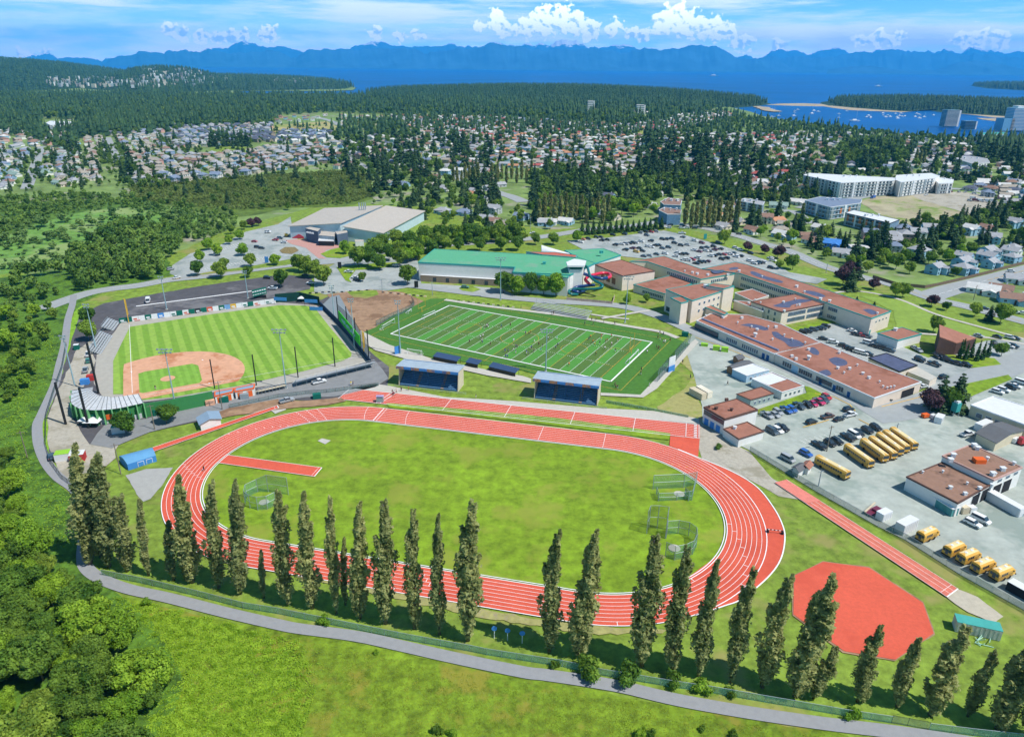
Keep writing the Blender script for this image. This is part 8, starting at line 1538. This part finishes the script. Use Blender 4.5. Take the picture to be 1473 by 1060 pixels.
for lab, b, t_ in (('wooden utility pole by the runway shed', (174, 682), (166, 637)), ('wooden utility pole below the green stadium wall', (223, 619), (214, 582)), ('wooden utility pole at the concession', (320, 590), (314, 548)), ('utility pole in the left undergrowth', (40, 660), (27, 620)), ('utility pole at the left edge of the wood', (7, 782), (2, 744)), ('utility pole in the bus yard', (1189, 650), (1196, 612)), ('lamp post by the yard fence near the sheds', (1177, 700), (1184, 676)), ('lamp post at the depot road corner', (1289, 622), (1291, 608)), ('dark utility pole on the right main road', (1400, 432), (1403, 410)), ('lamp post on the main road curve', (1188, 393), (1190, 379)), ('lamp post by the pool entrance road', (622, 425), (622, 405)), ('lamp post at the arena junction', (550, 420), (550, 402)), ('lamp post on the far junction road', (763, 335), (764, 312))):
    g = G(*b); h = HT(b, t_); t = thing('utility_pole' if 'utility' in lab else 'street_lamp', lab, 'pole' if 'utility' in lab else 'street lamp', g); m_ = mat('weathered_wood', '#8a8074') if 'utility' in lab else M_gst
    MB().tube([(g.x, g.y, 0), (g.x, g.y, h)], .18, 6, r1=.12).build('pole', m_, t); MB().box((g.x, g.y, h-.7), (2.2, .14, .14), rz=.4).build('crossarm' if 'utility' in lab else 'lamp_arm', m_, t)
def goal(label, a, b, h=2.44, dep=2., m_=None):
    A, B = G(*a), G(*b); d = B-A; L = d.length; d.normalize(); n_ = Vector((-d.y, d.x, 0)); t = thing('soccer_goal', label, 'goal', (A+B)/2, 'white soccer goals'); m = MB(); A.z = B.z = Z5; u = Vector((0, 0, h))
    m.tube([A, A+u, B+u, B], .12, 5); m.tube([A+u, A+u+n_*.6, A+n_*dep, B+n_*dep, B+u+n_*.6, B+u], .07, 4); m.tube([A, A+n_*dep], .06, 4); m.tube([B, B+n_*dep], .06, 4); m.build('frame', M_wh, t)
    MB().add([A+u, B+u, B+n_*dep, A+n_*dep], [(0, 1, 2, 3)]).build('net', mat('white_net', [.75, .75, .75], alpha=.18), t)
for lab, a, b in (('white goal standing at the left end line of the turf', (610, 461), (626, 454)), ('white goal parked at the left turf corner', (551, 476), (568, 466)), ('two nested white goals parked on the pavement behind the pitch', (586, 510), (606, 513)), ('white goal at the right end line of the turf', (905, 525), (918, 511)), ('small white goal near the upper left turf edge', (588, 452), (592, 449))): goal(lab, a, b, 2.4 if 'small' not in lab else 1.4)
for lab, x, y, x2, y2 in (('yellow gridiron goalpost at the left end of the turf', 602, 452, 612, 448), ('yellow gridiron goalpost at the right end of the turf', 905, 512, 911, 506)):
    A, B = G(x, y), G(x2, y2); t = thing('goalpost', lab, 'goalpost', (A+B)/2); m = MB(); c_ = (A+B)/2; u = Vector((0, 0, 1)); m.tube([c_, c_+u*3], .14, 5); m.tube([A+u*9, A+u*3, B+u*3, B+u*9], .11, 5); m.build('frame', M_yel, t)
def cage(label, pts, hs, net, name='throwing_cage', cat='cage', posts=M_gst):
    P3 = [G(*q) for q in pts]; t = thing(name, label, cat, P3[0]); V = [(q.x, q.y, .1) for q in P3]+[(q.x, q.y, hs[i]) for i, q in enumerate(P3)]; n = len(P3)
    MB().add(V, [(i, i+1, n+i+1, n+i) for i in range(n-1)]).build('net', net, t)
    for i, q in enumerate(P3): MB().tube([(q.x, q.y, 0), (q.x, q.y, hs[i])], .1, 5).build('post', posts, t)
    m = MB()
    for z in (1., .5): m.tube([(q.x, q.y, hs[i]*z) for i, q in enumerate(P3)], .06, 4)
    m.build('rail', posts, t)
M_cn = mat('green_cage_net', '#6aa888', var=.1, alpha=.42)
cage('octagonal throwing cage behind the left poplars', [(415, 712), (386, 708), (371, 708), (355, 716), (353, 725), (360, 731), (371, 734), (385, 733), (397, 727)], [6, 6, 4.5, 4.5, 4.5, 4.5, 4.5, 4.5, 4.5], M_cn)
cage('open throwing cage nearest the right bend, upper of two', [(939, 704), (983, 702), (1001, 697), (995, 720), (990, 721), (985, 716)], [5, 5, 4.5, 3.5, 3.5, 3.5], M_cn); cage('low green net barrier in front of the upper cage', [(944, 712), (947, 721), (973, 720), (992, 718)], [2.8]*4, M_cn)
cage('rounded throwing cage nearest the right bend, lower of two', [(958, 775), (959, 769), (975, 768), (990, 771), (1000, 778), (1001, 788), (996, 798), (985, 803), (970, 806), (957, 800)], [4.5]*10, M_cn); cage('tall dark net gate of the lower throwing cage', [(930, 768), (933, 760), (945, 760), (959, 762), (957, 775)], [7.5]*5, M_dnet)
wall('long green mesh fence behind the poplar row', 'mesh_fence', [(147, 828), (204, 839), (285, 858), (350, 875), (400, 883), (478, 899), (592, 922), (676, 937), (700, 942), (809, 959), (863, 971), (972, 989), (1026, 997), (1100, 1010), (1141, 1017), (1222, 1031), (1282, 1040)], 1.9, M_gfen, .06, 'fence', 3)
wall('dark metal gate in the green mesh fence', 'metal_gate', [(1282, 1040), (1305, 1044), (1336, 1050)], 2.1, M_net, .06, 'gate', 2, M_dst); wall('green mesh fence right of the dark gate', 'mesh_fence', [(1336, 1050), (1400, 1058), (1473, 1066), (1530, 1072)], 1.9, M_gfen, .06, 'fence', 3)
wall('chain link fence along the lower side of the bus yard', 'chain_fence', [(1078, 650), (1130, 681), (1168, 704), (1263, 758), (1302, 778), (1381, 828), (1473, 880), (1540, 920)], 2.2, M_net, .05, 'fence', 3.5); wall('chain link fence on the grass strip by the portables', 'chain_fence', [(1092, 600), (1130, 594), (1190, 572)], 1.8, M_net, .05, 'fence', 3)
wall('tall chain link backstop at the upper right turf corner', 'chain_fence', [(992, 497), (985, 505), (969, 524)], 6, M_net, .05, 'fence', 3, M_dst); wall('tall chain link backstop at the lower right turf corner', 'chain_fence', [(966, 530), (955, 540), (945, 551)], 6, M_net, .05, 'fence', 3, M_dst)
wall('low green fence on the grass right of the grandstand', 'chain_fence', [(872, 580), (930, 590), (990, 602)], 1.3, M_gfen, .05, 'fence', 3); wall('black chain link fence between the soil lot and the turf', 'chain_fence', [(541, 470), (560, 460), (590, 447), (596, 440), (592, 434)], 3, M_net, .05, 'fence', 3, M_dst)
wall('tall netting fence behind the right field wall', 'chain_fence', [(487, 462), (500, 474), (512, 488), (531, 518)], 9, M_dnet, .05, 'net', 0); wall('black fence along the stadium roadway', 'chain_fence', [(330, 588), (400, 573), (440, 568), (470, 566), (545, 556)], 1.8, M_net, .05, 'fence', 3, M_dst); wall('dark fence beside the path by the gravel yard', 'chain_fence', [(96, 497), (90, 530), (78, 565), (67, 600), (66, 640), (74, 668), (90, 690), (112, 706)], 1.8, M_net, .05, 'fence', 3, M_dst)
wall('brown timber fence along the right side street', 'timber_fence', [(1255, 400), (1290, 411), (1330, 415), (1350, 411), (1380, 404), (1420, 394), (1460, 383), (1520, 370)], 1.9, mat('fence_timber', '#7c6a58', var=.15, sc=1.5), .12, 'fence', 3, mat('fence_post', '#5c4e40')); wall('low wall of the slide pool yard', 'yard_wall', [(815, 432), (850, 435), (881, 438), (884, 428)], 1.6, mat('yard_wall_paint', '#c0a898'), .2, 'wall', 3, M_tan)
wall('tall white and blue banner at the right turf corner', 'banner', [(961, 535), (970, 531)], 6.4, M_wm, .2, 'banner'); t = wall('blue stripe banner at the foot of the white one', 'banner', [(961, 537), (970, 533)], 2.8, M_blue, .2, 'banner'); wall('blue and white banner on the left turf floodlight', 'banner', [(568, 511), (577, 509)], 4., M_blue, .2, 'banner')
for k, (x, y) in enumerate(((711, 918), (730, 921), (751, 925))): g = G(x, y); t = thing('target_sign', 'round blue sign on a white post, %s of three from the left' % od(k+1), 'sign', g, 'round blue signs between the poplars'); MB().tube([(g.x, g.y, 0), (g.x, g.y, 2.8)], .1, 6).build('post', M_wm, t); MB().tube([(g.x, g.y-.12, 2.9), (g.x, g.y+.02, 2.9)], .62, 14).build('disc', M_blue, t)
g = G(1121, 768); h2 = G(1105, 766); t = thing('steeplechase_barrier', 'striped black and white hurdle across the right bend', 'hurdle', g); m = MB()
for i in range(8): q = G(1104, 766.5).lerp(G(1125, 769), (i+.5)/8); m.box((q.x, q.y, .8+Z5), (.48, .15, .2), i % 2)
m.build('rail', [M_wm, M_dst], t)
for x, y in ((1104, 766.5), (1125, 769)): q = G(x, y); MB().box((q.x, q.y, Z5), (.3, 1., .8)).build('leg', M_dst, t)
g = G(701, 568); 
A = G(547, 579); t = thing('officials_stand', 'small grey finish line stand with a purple canopy', 'stand', A); MB().box((A.x, A.y, Z5), (2.6, 1.6, 1.8)).build('steps', M_gst, t); MB().box((A.x, A.y, 2.7), (2.8, 1.6, .12)).build('canopy', mat('lilac_cloth', '#b4a8d0'), t); MB().tube([(A.x-1, A.y, 1.8), (A.x-1, A.y, 2.7)], .05, 4).build('post', M_gst, t)
t = thing('goal_frames', 'pile of white tubular frames beside the teal roofed container', 'frame', G(1418, 925)); m = MB()
for k in range(9): a = G(R.uniform(1400, 1436), R.uniform(915, 932)); b = G(R.uniform(1400, 1436), R.uniform(915, 932)); m.tube([(a.x, a.y, .2), (b.x, b.y, R.uniform(.2, 1.2))], .09, 5)
m.build('tubes', mat('mint_paint', '#b4e0cc'), t)
for lab, x, y in (('round clipped bush in the gravel by the clubhouse', 1033, 646),): o = place('shrub', SHR[1], G(x, y), 0, 1.05); tag(o, lab, 'shrub')
g = G(1430, 402); 
for lab, x, y, m_ in (('red tower sign panel at the big car park', 1014, 345, M_teal), ('dark totem sign by the arena junction', 489, 387, M_dst), ('blue roadside banner at the left car park', 384, 379, M_blue), ('dark totem sign by the pool drive', 599, 415, M_dst)): g = G(x, y); t = thing('totem_sign', lab.replace('red tower', 'teal topped'), 'sign', g); MB().box((g.x, g.y, .6), (2.2, .4, 3.8)).build('panel', m_, t); MB().box((g.x, g.y, 0), (.5, .5, .7)).build('post', M_gst, t)
A = G(145, 562); 
# roadside boulders and parking barriers
bo = []
for x0, y0, x1, y1, n_ in ((446, 422, 478, 420, 7), (480, 421, 540, 417, 10), (551, 421, 617, 427, 12), (660, 433, 745, 443, 12)):
    for k in range(n_): x = x0+(x1-x0)*k/n_; y = y0+(y1-y0)*k/n_; g = G(x, y+.6); o = MB().box((g.x, g.y, 0), (1.6, .7, .7), taper=.8).build('barrier_block', M_tan if k % 2 else M_dst, loc=g); tag(o, 'x', 'barrier', 'barrier blocks by the soil lot and turf'); bo.append([o, 'cream block' if k % 2 else 'dark block', x, y])
autolabel(bo, 'edging the drive', rows=2)
